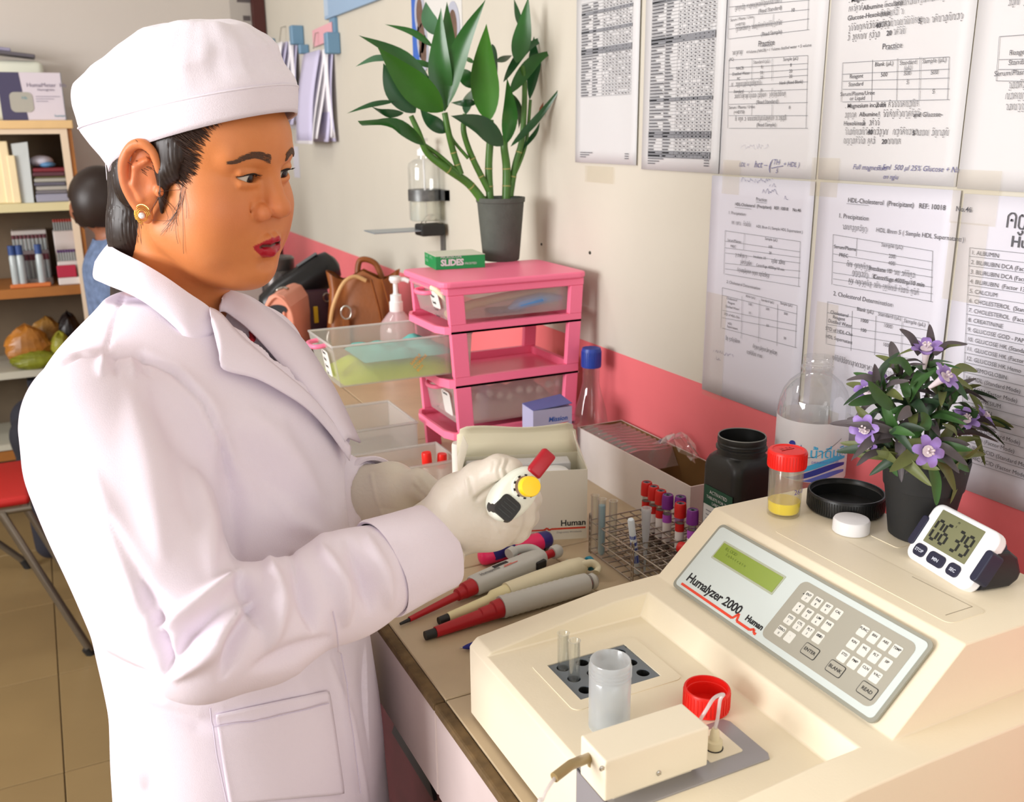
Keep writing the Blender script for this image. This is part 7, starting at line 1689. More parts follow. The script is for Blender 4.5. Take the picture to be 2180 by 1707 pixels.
# the rest of the body, under the clothes
BODY = Field((-.12, .78, .0), (.44, 1.34, 1.30), .011)
nb = HW((-.034, 0, -.20))
BODY.cap(nb, (.135, 1.045, 1.12), .052, .10, .03); BODY.cap((.135, 1.045, 1.10), (.15, 1.03, .86), .09, .11, .05)
BODY.cap((.06, .96, 1.18), (.19, 1.145, 1.17), .035, .035, .04)
for sx in (1, -1):
    hx, hy = .15-sx*.05, 1.03-sx*.075
    BODY.cap((hx, hy, .82), (hx+.01, hy, .46), .078, .05, .03); BODY.cap((hx+.01, hy, .46), (hx-.01, hy, .09), .048, .032, .02); BODY.cap((hx-.015, hy, .05), (hx+.12, hy-.09, .03), .032, .028, .02)
bV, bQ = BODY.mesh(); del BODY
allV = np.concatenate([HC+V@HM, bV]); allQ = np.concatenate([Q, bQ+len(V)]); z0 = np.zeros(len(bV))
body = mesh_object('body', allV, allQ, m_skin, WOMAN, dict(lip=np.concatenate([lip, z0]), blush=np.concatenate([blush, z0]), ink=np.concatenate([np.clip(ink, 0, 1), z0])))
# ---- eyes, lashes, brows, teeth, earring
m_eyew = mat('eye_white', srgb(206, 198, 186), .2); m_iris = mat('iris', srgb(34, 22, 18), .18, spec=.6); m_lash = mat('lash', srgb(22, 16, 16), .6)
for k, (ef, er, eu) in enumerate(EYE):
    s = 1 if er > 0 else -1
    g = np.array([.93, -.12, -.16]); g /= np.linalg.norm(g)      # she looks a little to her left and down
    c = np.array([ef, er, eu])
    b = MB().sphere((0, 0, 0), ER*HS, 28); e = b.build('eye', m_eyew, WOMAN, world=False, smooth=180)
    T = Matrix.Translation(HW(c)); e.data.transform(world_of(WOMAN).inverted() @ T)
    gw = Vector(g@HM).normalized(); R = gw.to_track_quat('Z', 'Y').to_matrix().to_4x4()
    b = MB(); rI = .0068*HS; rows = [(0.0001, ER*HS+.0005)] + [(rI*t, math.sqrt((ER*HS+.0004)**2-(rI*t)**2)) for t in (.4, .7, .9, 1.0)]
    b.lathe(rows[::-1], 24, Matrix.Translation(HW(c)) @ R, cap0=False); b.build('iris', m_iris, e, world=False, smooth=180).data.transform(world_of(WOMAN).inverted())
    pts = []
    for i in range(13):
        q = -.0152+.0304*i/12; top = .0049*(1-(q/.0156)**2)+.0010*q/.0156
        y = er-s*.001+s*q; rr = math.sqrt(max(1e-6, (ER+.0017)**2-(q*.9)**2-top**2))
        pts.append(HW((ef+rr+.0002, y, eu+top+.0002)))
    lb = MB().tube(pts, [.0004]+[.0009]*11+[.0006], 6); lash = lb.build('eyelash', m_lash, WOMAN, world=True, smooth=60)
    lb = MB()
    for i in range(1, 13):
        p = Vector(pts[i]); d = Vector((np.array([.75, s*(-.35+.08*i), -.10+.25*(i/12)]))@HM).normalized()
        lb.tube([p, p+d*.004, p+d*.0065+Vector((0, 0, .0016))], [.00032, .00026, .0001], 4)
    lb.build('lash_hairs', m_lash, lash, world=True)
    # brow: short hairs laid on the skin
    bb = MB(); rnd = random.Random(5+k)
    for i in range(300):
        tt = rnd.random(); rr = .012+.041*tt; uu = .0385+.0060*math.sin(PI*min(1, tt*1.12))*1.0-.0035*tt+rnd.uniform(-.0042, .0042)*(1.05-.7*tt)
        hit = headBVH.ray_cast(Vector((.14, s*rr, uu)), Vector((-1, 0, 0)))
        if hit[0] is None: continue
        n_ = np3(hit[1]); p = np3(hit[0])+n_*.0004; t_ = np.array([-.35, s*.9, .28-.55*tt]); t_ -= n_*(t_@n_); t_ /= np.linalg.norm(t_); L = rnd.uniform(.004, .0065)
        a_, b_, c_ = HW(p), HW(p+t_*L*.5+n_*.0004), HW(p+t_*L+n_*.0001)
        bb.tube([a_, b_, c_], [.00030, .00028, .0001], 4, caps=False)
    bb.build('eyebrow', mat('brow_hair', srgb(98, 72, 58), .7), WOMAN, world=True, kind='stuff')
tb = MB(); 
for i in range(-2, 3): tb.rbox((-.0035, -.0024, -.0022), (.0012, .0024, .0030), .0008, 2, Matrix.Translation((.0880-.0006*i*i, i*.0050, -.0562+LU)))
q = tb.build('teeth', mat('tooth', srgb(226, 216, 200), .2), WOMAN); q.data.transform(Matrix(np.vstack([np.hstack([HM.T, HC[:, None]]), [0, 0, 0, 1]]).tolist())); q.data.transform(world_of(WOMAN).inverted())
m_gold = mat('gold', srgb(226, 184, 92), .25, metal=1.0); m_gem = mat('gem', srgb(240, 240, 244), .05, spec=1.0, coat=1.0)
ec = np.array([-.004, .0850, -.034]); eb = MB()
HT = Matrix(np.vstack([np.hstack([HM.T, HC[:, None]]), [0, 0, 0, 1]]).tolist())
for rr, a0, a1 in ((.0095, .3, 4.6), (.0076, .2, 4.8), (.0058, 0, 6.28), (.0110, .8, 3.8)):
    eb.tube([HW(ec+np.array([rr*math.cos(a0+(a1-a0)*i/16), .0015+.15*(.011-rr), rr*math.sin(a0+(a1-a0)*i/16)])) for i in range(17)], .00048, 6)
ear = eb.build('earring', m_gold, WOMAN, world=True, smooth=60, label='gold swirl earring with a clear stone')
gb = MB().sphere(HW(ec+np.array([0, .0035, 0])), .0032, 10); gb.build('stone', m_gem, ear, world=True)
# ---- hair: scalp under the cap, nape, sideburn and loose strands
HA = Field((-.125, -.10, -.19), (.10, .10, .13), .002)
HA.ell((-.010, 0, .044), (.0935, .0785, .079), .01)
HA.cap((-.070, .020, .0), (-.066, .022, -.075), .034, .030, .02); HA.cap((-.066, .022, -.07), (-.080, .018, -.17), .030, .022, .02)
HA.cap((-.060, -.02, .0), (-.064, -.015, -.09), .036, .03, .02)
HA.ell((.012, .0715, .030), (.022, .0095, .030), .008); HA.cap((.010, .0735, .012), (.007, .0725, -.030), .0075, .0022, .006)
HA.ell((-.045, .058, -.006), (.022, .018, .034), .012)
sl, X, Y, Z = HA.sub((-.2, -.2, -.2), (.2, .2, .2))
line = (.040+.10*np.clip(Z-.045, -.02, .06)-.010*np.sin(Z*90))      # hairline
HA.put(sl, (X-line)*1.0+0*Y+0*Z, .004, '*') if False else HA.put(sl, -(X-line)+0*Y+0*Z, .004, '-')
hV, hQ = HA.mesh(); hV = smooth_verts(hV, hQ, 1); del HA
N = vnormals(hV, hQ); st = np.sin(hV[:, 0]*1500+hV[:, 2]*260+3*np.sin(hV[:, 2]*60))*.5
hV = hV+N*(st*.0009)[:, None]
hair = mesh_object('hair', HC+hV@HM, hQ, m_hair, WOMAN)
hb = MB(); rnd = random.Random(12)
for i in range(800):     # temple hair combed back under the cap
    t = rnd.random(); a = np.array([.032+.022*t-abs(rnd.gauss(0, .018))+.009, .0, .004+.070*t+rnd.uniform(-.006, .004)])
    hit = headBVH.ray_cast(Vector((a[0], .14, a[2])), Vector((0, -1, 0)))
    if hit[0] is None: continue
    p = np3(hit[0])-np3(hit[1])*.0002; pts = [p]; q = p
    for j in range(4):
        q = q+np.array([-.0065, .001, .0030+.0012*math.sin(i)]); h2 = headBVH.find_nearest(Vector(q)); q = np3(h2[0])+np3(h2[1])*(.0010+.0009*j); pts.append(q)
        if q[0] < .012 and q[2] < .050: break
    if len(pts) < 2: continue
    hb.tube([HW(k_) for k_ in pts], [.00012, .00028, .00034, .00034, .0003][:len(pts)], 4, caps=False)
for i in range(16):      # wisps in front of the ear and down the jaw
    a = np.array([.026+rnd.uniform(-.006, .012), .076, .006+rnd.uniform(-.02, .012)]); L = rnd.uniform(.03, .075); pts = []
    for j in range(6):
        q = a+np.array([.003*math.sin(j*.7+i)-.012*(j/5)**2*(i % 3-.5), 0, -L*j/5])
        h_ = headBVH.find_nearest(Vector((q[0], .09, q[2]))); pts.append(HW(np3(h_[0])+np3(h_[1])*(.0004+.0003*j)))
    hb.tube(cubic(pts, 3), .00018, 4, caps=False)
for i in range(22):      # strands over the collar
    a = np.array([-.045+rnd.uniform(-.01, .02), .055, -.02+rnd.uniform(-.02, .01)]); pts = [HW(a+np.array([.010*j*(.4+.5*rnd.random())*.5, -.003*j, -.024*j])+np.array([0, .004*math.sin(j+i), 0])) for j in range(6)]
    hb.tube(cubic(pts, 3), .00022, 4, caps=False)
hb.build('loose_strands', mat('hair_brown', srgb(58, 42, 36), .45, spec=.5), hair, world=True, kind='stuff')

# ---- cap
m_cloth = mat('white_cotton', srgb(232, 225, 236), .85, spec=.2, sheen=.25, bump=.25, bscale=900)
def cap_point(phi, t):
    """phi round the head (0 = front, + to her right), t from hem to crown"""
    cf, sf = math.cos(phi), math.sin(phi); back = max(0, -cf)
    hem = .0385+.0480*cf-.017*back**2
    tab = [(0, 0, 1.0), (.08, .012, .998), (.20, .030, .985), (.23, .033, .992), (.34, .045, 1.005), (.48, .060, .99), (.62, .074, .915), (.75, .086, .77), (.86, .098, .57), (.94, .102, .34), (1.0, .104, 0.0)]
    for (t0, h0, s0), (t1, h1, s1) in zip(tab, tab[1:]):
        if t <= t1: k = (t-t0)/(t1-t0); h = h0+(h1-h0)*k; sc = s0+(s1-s0)*k; break
    ss = lambda a, b, x: (lambda q: q*q*(3-2*q))(min(1, max(0, (x-a)/(b-a))))
    puff = ss(.2, .5, t); end = min(1, (1-t)*4)
    sc *= 1+.46*back**1.4*ss(.0, .24, t)*(1-.85*ss(.3, .95, t))-.08*max(0, math.cos(phi+.5))*ss(.2, .5, t)
    pl = (.0026*math.sin(phi*13+.9*math.sin(phi*3))+.0014*math.sin(phi*29+1))*puff*(.35+.5*abs(sf)*.6+.6*back)
    pl += .0055*mnoise.noise((cf*2.2+3, sf*2.2, t*3.5))*puff + .0022*mnoise.noise((cf*6, sf*6, t*5+2))*ss(.22, .4, t)
    R = sc+pl*9*end*min(1, sc)
    u_ = hem*(1-t)+.052*t+.014*cf*t*min(1, R)+h+.005*mnoise.noise((cf*3*min(1, R), sf*3*min(1, R)+5, 3))*puff
    return np.array([-.004-.012*puff+.0975*cf*R, .0830*sf*R, u_])
rows = [[HW(cap_point(2*PI*j/120, i/46)) for j in range(120)] for i in range(47)]
b = MB().grid(rows, True)
cap_ = b.build('cap', m_cloth, WOMAN, world=True, smooth=180, solid=.0012, label='white gathered cloth cap')
rows = [[HW((lambda q, c: c+(q-c)*[1.012, 1.012, 1])(cap_point(2*PI*j/120, t), np.array([-.004, 0, 0]))) for j in range(120)] for t in (.0, .04, .09, .14, .19, .205)]
MB().grid(rows, True).build('cap_band', m_cloth, cap_, world=True, smooth=180, solid=.0016)
b = MB().tube([HW((lambda q: q*np.array([1.018, 1.018, 1]))(cap_point(2*PI*j/90, .212))) for j in range(91)], .0009, 6); b.build('band_seam', m_cloth, cap_, world=True, smooth=60)
pb_ = [HW(cap_point(PI+.12, .03)+np.array([-.008, 0, -.002])), HW(cap_point(PI+.20, .01)+np.array([-.014, .004, -.012]))]
kb_ = MB()
for (dx, dy, dz) in ((-.006, .012, .002), (-.006, -.012, .004)): kb_.tube([HW(cap_point(PI, .04)), HW(cap_point(PI, .06)+np.array([dx-.006, dy, dz])), HW(cap_point(PI, .02)+np.array([dx-.004, dy*1.6, dz-.010]))], [.003, .0075, .003], 10)
kb_.build('tie_bow', m_cloth, cap_, world=True, smooth=60)
# ================================================================== white coat
m_coat = mat('coat_cloth', srgb(235, 225, 237), .9, spec=.12, bump=.18, bscale=1100)
TN = np.array([.815, -.58]); TB = np.array([.58, .815])       # where the chest faces, and across it
CT = Field((-.10, .60, .42), (.42, 1.33, 1.31), .0030)
zs = np.array([.38, .55, .70, .85, .95, 1.05, 1.12, 1.18, 1.225, 1.255, 1.28, 1.30])
cxs = np.interp
tabc = dict(x=[.155, .155, .155, .155, .147, .133, .120, .113, .112, .114, .116, .118], y=[1.03, 1.03, 1.03, 1.03, 1.03, 1.035, 1.045, 1.05, 1.055, 1.06, 1.06, 1.06],
            a=[.152, .150, .147, .138, .136, .154, .157, .146, .118, .090, .066, .055], b=[.222, .212, .202, .188, .180, .183, .184, .176, .140, .105, .078, .062])
sl, X, Y, Z = CT.sub((-.2, .5, .42), (.5, 1.5, 1.30))
zz = Z.ravel(); g = {k: np.interp(zz, zs, v) for k, v in tabc.items()}
for k in g:                                                    # soften the table
    kk = np.ones(9)/9; g[k] = np.convolve(np.pad(g[k], 4, 'edge'), kk, 'valid')[None, None, :]
p1 = (X-g['x'])*TN[0]+(Y-g['y'])*TN[1]; p2 = (X-g['x'])*TB[0]+(Y-g['y'])*TB[1]
k0 = np.sqrt((p1/g['a'])**2+(p2/g['b'])**2); k1 = np.sqrt((p1/g['a']**2)**2+(p2/g['b']**2)**2)+1e-6
d = np.maximum(k0*(k0-1)/k1, np.maximum(Z-1.285, .44-Z)); CT.put(sl, d, 0, '+')
# sleeves
RS = [at_d(208, 905, .890), at_d(296, 1125, .84), at_d(345, 1245, .81), at_d(432, 1362, .785), at_d(560, 1330, .825), at_d(740, 1245, .89), at_d(868, 1188, .935)]
RR = [.0660, .0630, .0585, .0460, .0470, .0455, .0420]
RS = [np3(q) for q in RS]
CT.chain(RS, RR, .022)
CT.cap((.10, 1.03, 1.212), RS[0]+np.array([.01, .02, .006]), .058, .054, .03)
LS = [np3(q) for q in (Vector((.215, 1.205, 1.17)), Vector((.235, 1.245, 1.03)), Vector((.235, 1.215, .965)), at_d(772, 1052, 1.125))]
CT.chain(LS, [.070, .058, .050, .040], .03); CT.cap((.13, 1.09, 1.215), LS[0], .060, .062, .03)
CT.ell(HW((-.034, 0, -.20)), (.060, .060, .05), .02)
# neck opening
CT.chain([np3(at_d(*q)) for q in ((458, 622, 1.01), (478, 650, 1.02), (505, 672, 1.03))], [.044, .036, .022], .006, '-')
for dep in (.955, .98, 1.005, 1.03): CT.chain([np3(at_d(*q, dep+.00016*(q[0]-480))) for q in ((472, 650), (505, 676), (545, 712), (588, 752), (636, 800), (684, 858))], [.0165, .0150, .0135, .0125, .0110, .007], .004, '-')
CT.chain([np3(at_d(*q)) for q in ((530, 668, 1.028), (560, 695, 1.032), (600, 735, 1.036))], [.014, .020, .012], .004, '-')
# hollow cuffs
for S_, r_ in ((RS, .037), (LS, .034)):
    dd = S_[-1]-S_[-2]; dd = dd/np.linalg.norm(dd); CT.cap(S_[-1]-dd*.005, S_[-1]+dd*.06, r_, r_, .002, '-')
    sl, X, Y, Z = CT.sub(S_[-1]-.07, S_[-1]+.07); e = S_[-1]+dd*.030
    pl = (X-e[0])*dd[0]+(Y-e[1])*dd[1]+(Z-e[2])*dd[2]; near = np.sqrt((X-e[0])**2+(Y-e[1])**2+(Z-e[2])**2) < .055
    CT.F[sl] = np.where(near, np.maximum(CT.F[sl], pl), CT.F[sl]).astype(np.float32)
V, Q = CT.mesh(); del CT; V = smooth_verts(V, Q, 2, .5); N = vnormals(V, Q)
# folds: each a soft ridge or furrow along a line on the cloth, placed where the photograph shows it
Fv = np3(FW); Rv = np3(RT); Uv = np3(UP)
def fold(pix, dep, width, amp):
    """pix: polyline in the picture; dep: distance range it belongs to; positive amp = ridge"""
    global V
    w_ = V-np3(CAM); zc = w_@Fv; px = 1090+FPX*(w_@Rv)/zc; py = 853.5-FPX*(w_@Uv)/zc
    facing = (N*(-(w_/np.linalg.norm(w_, axis=1)[:, None]))).sum(1) > -.15
    best = np.full(len(V), 1e9); tt = np.zeros(len(V)); n = len(pix)-1
    for i in range(n):
        a = np.array(pix[i], float); b = np.array(pix[i+1], float); ab = b-a
        t = np.clip(((px-a[0])*ab[0]+(py-a[1])*ab[1])/(ab@ab), 0, 1)
        dd = np.hypot(px-a[0]-t*ab[0], py-a[1]-t*ab[1]); m = dd < best; best = np.where(m, dd, best); tt = np.where(m, (i+t)/n, tt)
    wv = width*(.35+.65*np.sin(PI*np.clip(tt*.92+.04, 0, 1)))
    k = np.exp(-(best/wv)**2)*np.sin(PI*np.clip(tt*.9+.05, 0, 1))**.7*facing*(zc > dep[0])*(zc < dep[1])
    V = V+N*(k*amp)[:, None]
near_ = (.6, 1.12); _fold = fold
def fold(pix, dep, width, amp): _fold(pix, dep, width*1.15, amp*2.1)
for pix, wd, amp in (
    # elbow and forearm: ridges and furrows fanning out of the crook
    ([(332, 1300), (338, 1354), (353, 1428)], 13, -.0075), ([(343, 1340), (422, 1294), (506, 1217)], 17, .0085), ([(359, 1428), (401, 1354), (470, 1298)], 15, -.0075), ([(372, 1440), (454, 1378), (530, 1275)], 17, .0075),
    ([(470, 1438), (501, 1360), (540, 1280)], 15, -.0070), ([(506, 1210), (527, 1265), (552, 1335)], 15, -.0070), ([(575, 1196), (594, 1285), (575, 1380)], 19, .0080), ([(622, 1186), (654, 1268), (672, 1340)], 16, -.0075),
    ([(686, 1165), (728, 1245), (738, 1325)], 18, .0070), ([(738, 1150), (780, 1240), (790, 1300)], 14, -.0055), ([(780, 1140), (815, 1220), (830, 1290)], 15, .0045), ([(540, 1420), (620, 1390), (700, 1360)], 16, -.0045), ([(300, 1240), (330, 1290), (350, 1330)], 16, -.004),
    # upper arm
    ([(330, 830), (390, 960), (420, 1120)], 30, -.0040), ([(280, 840), (320, 1000), (345, 1180)], 34, .0035), ([(470, 930), (500, 1060), (505, 1190)], 22, -.0060), ([(150, 950), (190, 1120), (260, 1260)], 28, -.0025), ([(200, 1010), (250, 1160), (300, 1280)], 24, .003),
    ([(410, 1010), (440, 1110), (450, 1220)], 20, .004), ([(230, 1100), (290, 1230), (335, 1330)], 16, -.003),
    # armhole seam and the gathers below it
    ([(95, 800), (170, 755), (225, 748), (300, 752), (370, 790), (430, 860), (470, 950), (490, 1040)], 6.5, -.0034), ([(222, 752), (215, 800)], 7, .003), ([(245, 752), (248, 800)], 7, -.0025), ([(275, 755), (285, 805)], 7, .0025), ([(300, 760), (318, 800)], 7, -.002),
    ([(262, 630), (240, 690), (226, 745)], 5, -.0022),
    # chest and back
    ([(380, 790), (450, 880), (500, 1000)], 24, .0045), ([(480, 900), (560, 1010), (600, 1100)], 30, -.0035), ([(540, 880), (630, 980), (680, 1080)], 30, .0035), ([(620, 900), (690, 990), (720, 1080)], 22, -.003), ([(560, 1040), (620, 1110), (690, 1140)], 20, .003),
    # back below the sleeve
    ([(230, 1380), (300, 1450), (340, 1490)], 14, -.0045), ([(190, 1300), (240, 1370), (320, 1420)], 14, .003), ([(265, 1480), (290, 1580), (330, 1640)], 16, -.003), ([(300, 1500), (420, 1540), (560, 1530)], 16, -.0022), ([(280, 1600), (310, 1680)], 14, .003), ([(700, 1400), (740, 1520), (780, 1707)], 10, .0022), ([(770, 1380), (800, 1520), (850, 1690)], 22, -.0035), ([(640, 1440), (680, 1560), (700, 1700)], 26, .002)):
    fold(pix, near_, wd, amp)
n3 = np.array([mnoise.noise((v[0]*14, v[1]*14, v[2]*9)) for v in V[::1]]); V = V+N*(n3*.0030)[:, None]
V = smooth_verts(V, Q, 1, .4)
coatV, coatQ = V, Q
coat = mesh_object('coat', V, Q, m_coat, WOMAN); coat['label'] = 'white laboratory coat'
CB = BVHTree.FromPolygons(V.tolist(), Q.tolist())
def on_coat(px, py, lift, fallback=None):
    d = ray(px, py).normalized(); h = CB.ray_cast(CAM, d)
    if h[0] is None:
        h = CB.find_nearest(CAM+ray(px, py)*(fallback or 1.05))
    n = h[1] if h[1].dot(d) < 0 else -h[1]
    return h[0]+n*lift
# --- cuff band at the right sleeve
dd = RS[-1]-RS[-2]; dd /= np.linalg.norm(dd)
CT_ = Matrix.Translation(RS[-1]) @ Vector(dd).to_track_quat('Z', 'Y').to_matrix().to_4x4()
rows = []
for z, r in ((-.034, .0448), (-.036, .0472), (-.033, .0484), (.0, .0462), (.034, .0440), (.0365, .0430), (.0345, .0405), (.0, .0405)):
    rows.append([CT_ @ Vector(((r+.0012*math.sin(3*a+z*60)+.0007*math.sin(7*a))*math.cos(a), (r+.0012*math.sin(3*a+z*60))*math.sin(a)*1.03, z+.0012*math.sin(2*a))) for a in [2*PI*k/56 for k in range(56)]])
MB().grid(rows, True).build('cuff', m_coat, WOMAN, world=True, smooth=50)
dd2 = LS[-1]-LS[-2]; dd2 /= np.linalg.norm(dd2); CT2 = Matrix.Translation(LS[-1]) @ Vector(dd2).to_track_quat('Z', 'Y').to_matrix().to_4x4()
rows = [[CT2 @ Vector((r*math.cos(2*PI*k/40), r*math.sin(2*PI*k/40), z)) for k in range(40)] for z, r in ((-.03, .042), (-.028, .045), (.025, .043), (.027, .0415), (.025, .038), (0, .037))]
MB().grid(rows, True).build('cuff', m_coat, WOMAN, world=True, smooth=50)
# --- lapels, pocket
LI = [(446, 655, .952), (470, 668, .955), (508, 710, .957), (560, 757, .962), (612, 800, .976), (660, 842, .997), (705, 895, 1.030), (746, 952, 1.060)]
LO = [(456, 700, .943), (468, 752, .926), (476, 786, .920), (545, 806, .938), (600, 835, .955), (655, 872, .982), (700, 920, 1.018), (744, 980, 1.056)]
A_, B_ = cubic([np3(at_d(*q)) for q in LI], 6), cubic([np3(at_d(*q)) for q in LO], 6)
MB().grid([[a*(1-t)+c*t + Vector((-.2, -.8, .3))*(.007*math.sin(PI*t)) for a, c in zip(A_, B_)] for t in (0, .12, .3, .5, .7, .88, 1)]).build('lapel', m_coat, coat, world=True, smooth=80, solid=.0022)
# --- collar: a folded band standing round the neck
foldline = [(246, 506, 1.06), (232, 520, 1.02), (250, 535, .985), (300, 560, .955), (350, 590, .945), (400, 625, .945), (440, 652, .955), (470, 682, .965)]
outer = [(205, 560, 1.06), (202, 592, 1.00), (224, 606, .965), (290, 634, .940), (340, 668, .935), (380, 704, .935), (413, 737, .940), (458, 708, .955)]
FL_, OL_ = cubic([np3(at_d(*q)) for q in foldline], 6), cubic([np3(at_d(*q)) for q in outer], 6)
rows = []
for t in (0, .12, .3, .5, .75, 1.0):
    row = []
    for a, c in zip(FL_, OL_):
        p = a*(1-t)+c*t; q = CB.find_nearest(p); n = (p-q[0]); 
        bul = Vector((-.2, -.9, .35))*(.007*math.sin(PI*t*.8))
        row.append(p+bul)
    rows.append(row)
inr = []
for t in (1.0, .5):
    inr.append([a + (Vector(HW((-.03, 0, -.17)))-a)*.10*t + Vector((0, 0, -.035*t)) for a in FL_])
MB().grid(inr+rows).build('collar', m_coat, coat, world=True, smooth=70, solid=.0022)
# far side collar and lapel, seen beyond the neck
FF = [(475, 634, 1.030), (484, 618, 1.043), (505, 626, 1.056), (540, 650, 1.060), (580, 684, 1.058), (620, 728, 1.050), (656, 778, 1.042), (694, 838, 1.042), (742, 932, 1.052)]
FI = [(468, 664, 1.012), (480, 664, 1.020), (498, 676, 1.023), (526, 698, 1.024), (560, 732, 1.024), (598, 776, 1.022), (640, 822, 1.020), (684, 876, 1.024), (732, 945, 1.045)]
A_, B_ = cubic([np3(at_d(*q)) for q in FF], 5), cubic([np3(at_d(*q)) for q in FI], 5)
rows = []
for t in (-.35, 0, .3, .65, 1.0):
    rows.append([a*(1-t)+c*t + Vector((-.12, -.35, .25))*(.012*math.sin(PI*max(0, t))) + (Vector((.02, .03, -.02)) if t < 0 else Vector((0, 0, 0))) for a, c in zip(A_, B_)])
MB().grid(rows).build('lapel', m_coat, coat, world=True, smooth=80, solid=.0024)
# inner top in the neck opening
m_top = mat('dark_top', srgb(38, 28, 30), .8, var=.4, vscale=60); m_trim = mat('red_trim', srgb(196, 40, 58), .7, var=.5, vscale=160)
IT = [(452, 672, 1.045), (470, 662, 1.065), (500, 668, 1.075), (540, 700, 1.075), (600, 765, 1.068), (660, 840, 1.058)]
IB = [(430, 690, 1.02), (460, 715, 1.022), (500, 745, 1.026), (550, 785, 1.03), (610, 840, 1.034), (660, 890, 1.038)]
A_, B_ = cubic([np3(at_d(*q)) for q in IT], 5), cubic([np3(at_d(*q)) for q in IB], 5)
MB().grid([[a*(1-t)+c*t+Vector((0, .006, 0)) for a, c in zip(A_, B_)] for t in (0, .33, .66, 1)]).build('inner_top', m_top, WOMAN, world=True, smooth=80, solid=.002)
A_ = cubic([np3(at_d(*q)) for q in ((488, 702, 1.012), (505, 714, 1.015), (522, 728, 1.017), (537, 722, 1.03), (536, 708, 1.045))], 5)
MB().tube(A_, .0036, 8, flat=.5).build('red_neck_trim', m_trim, WOMAN, world=True, smooth=60)
rows = []
for j in range(19):
    v = j/18; l_ = (452+30*v, 1514+200*v); r_ = (702+34*v, 1462+232*v)
    rows.append([on_coat(l_[0]+(r_[0]-l_[0])*i/20, l_[1]+(r_[1]-l_[1])*i/20, .0026) for i in range(21)])
for _ in range(3):
    new = [list(r) for r in rows]
    for j in range(19):
        for i in range(21):
            nb_ = [rows[b][a] for a, b in ((i-1, j), (i+1, j), (i, j-1), (i, j+1)) if 0 <= a < 21 and 0 <= b < 19]; new[j][i] = rows[j][i]*.5+sum(nb_, Vector())/len(nb_)*.5
    rows = new
MB().grid(rows).build('pocket', m_coat, coat, world=True, smooth=180, solid=.0012)
q = MB()
for pts in ([(456, 1545), (565, 1524), (708, 1492)], [(448, 1500), (462, 1600), (486, 1720)], [(700, 1300), (722, 1420), (745, 1560), (760, 1705)]):
    c = []
    for (x0, y0), (x1, y1) in zip(pts, pts[1:]): c += [on_coat(x0+(x1-x0)*k/8, y0+(y1-y0)*k/8, .0058) for k in range(8)]
    q.tube(c, .0007, 6)
q.build('stitched_seams', mat('seam_shadow', srgb(214, 204, 224), .9), coat, world=True)
bt_ = on_coat(727, 940, .004)
MB().lathe([(.0055, 0), (.0058, .0012), (.0045, .0018), (.0005, .0014)], 16, Matrix.Translation(bt_) @ Vector((.3, -.9, .3)).to_track_quat('Z', 'Y').to_matrix().to_4x4()).build('button', m_coat, coat, world=True)

# ================================================================== gloved hands
def glove_material():
    m = mat('latex', srgb(214, 205, 192), .42, spec=.45, bump=.25, bscale=140); b = m.node_tree.nodes['Principled BSDF']
    b.inputs['Subsurface Weight'].default_value = .12; b.inputs['Subsurface Radius'].default_value = (.012, .008, .006); return m
m_glove = glove_material()
D3 = lambda *q: np3(at_d(*q))
G = Field(D3(700, 1250, 1.0)-.22, D3(1000, 1060, 1.0)+.20, .0019)
pc0 = D3(1000, 1080, .96)
G = Field((.24, .76, .98), (.50, 1.10, 1.20), .0018)
W_, P1, P2 = D3(905, 1150, .962), D3(990, 1082, .955), D3(1000, 1096, .955)
G.cap(RS[-1], W_, .030, .031, .01); G.cap(W_, P1, .030, .034, .012); G.cap(W_, P2, .030, .034, .012); G.cap(P1, P2, .034, .034, .01)
K = [D3(1062, 1074, .945), D3(1068, 1097, .945), D3(1062, 1114, .948), D3(1046, 1128, .955)]
for kk, s0 in zip(K, (P1, P1, P2, P2)): G.cap(s0, kk, .028, .0205, .012)
F1 = [[D3(1112, 1078, .965), D3(1128, 1062, 1.005), D3(1090, 1045, 1.03), D3(1050, 1045, 1.03)], [D3(1110, 1104, .968), D3(1122, 1098, 1.008), D3(1082, 1080, 1.035), D3(1040, 1076, 1.03)],
      [D3(1098, 1130, .972), D3(1106, 1128, 1.01), D3(1068, 1112, 1.035), D3(1030, 1105, 1.03)], [D3(1076, 1138, .98), D3(1082, 1138, 1.01), D3(1050, 1128, 1.035), D3(1020, 1120, 1.03)]]
for kk, fs, r_ in zip(K, F1, (.0125, .0125, .0118, .0105)):
    G.chain([kk]+fs, [r_+.004, r_+.001, r_, r_-.001, r_-.0018], .004)
TH = [D3(975, 1068, .945), D3(1020, 1024, .928), D3(1062, 1000, .915), D3(1090, 999, .912)]
G.chain(TH, [.027, .0180, .0138, .0112], .009)
V, Q = G.mesh(); del G; V = smooth_verts(V, Q, 2); N = vnormals(V, Q)
w_ = V-np3(CAM); zc = w_@Fv; px = 1090+FPX*(w_@Rv)/zc; py = 853.5-FPX*(w_@Uv)/zc
def crease(V, pix, wd, amp):
    best = np.full(len(V), 1e9)
    for a, b in zip(pix, pix[1:]):
        a = np.array(a, float); b = np.array(b, float); ab = b-a; t = np.clip(((px-a[0])*ab[0]+(py-a[1])*ab[1])/(ab@ab), 0, 1)
        best = np.minimum(best, np.hypot(px-a[0]-t*ab[0], py-a[1]-t*ab[1]))
    return V+N*(np.exp(-(best/wd)**2)*amp)[:, None]
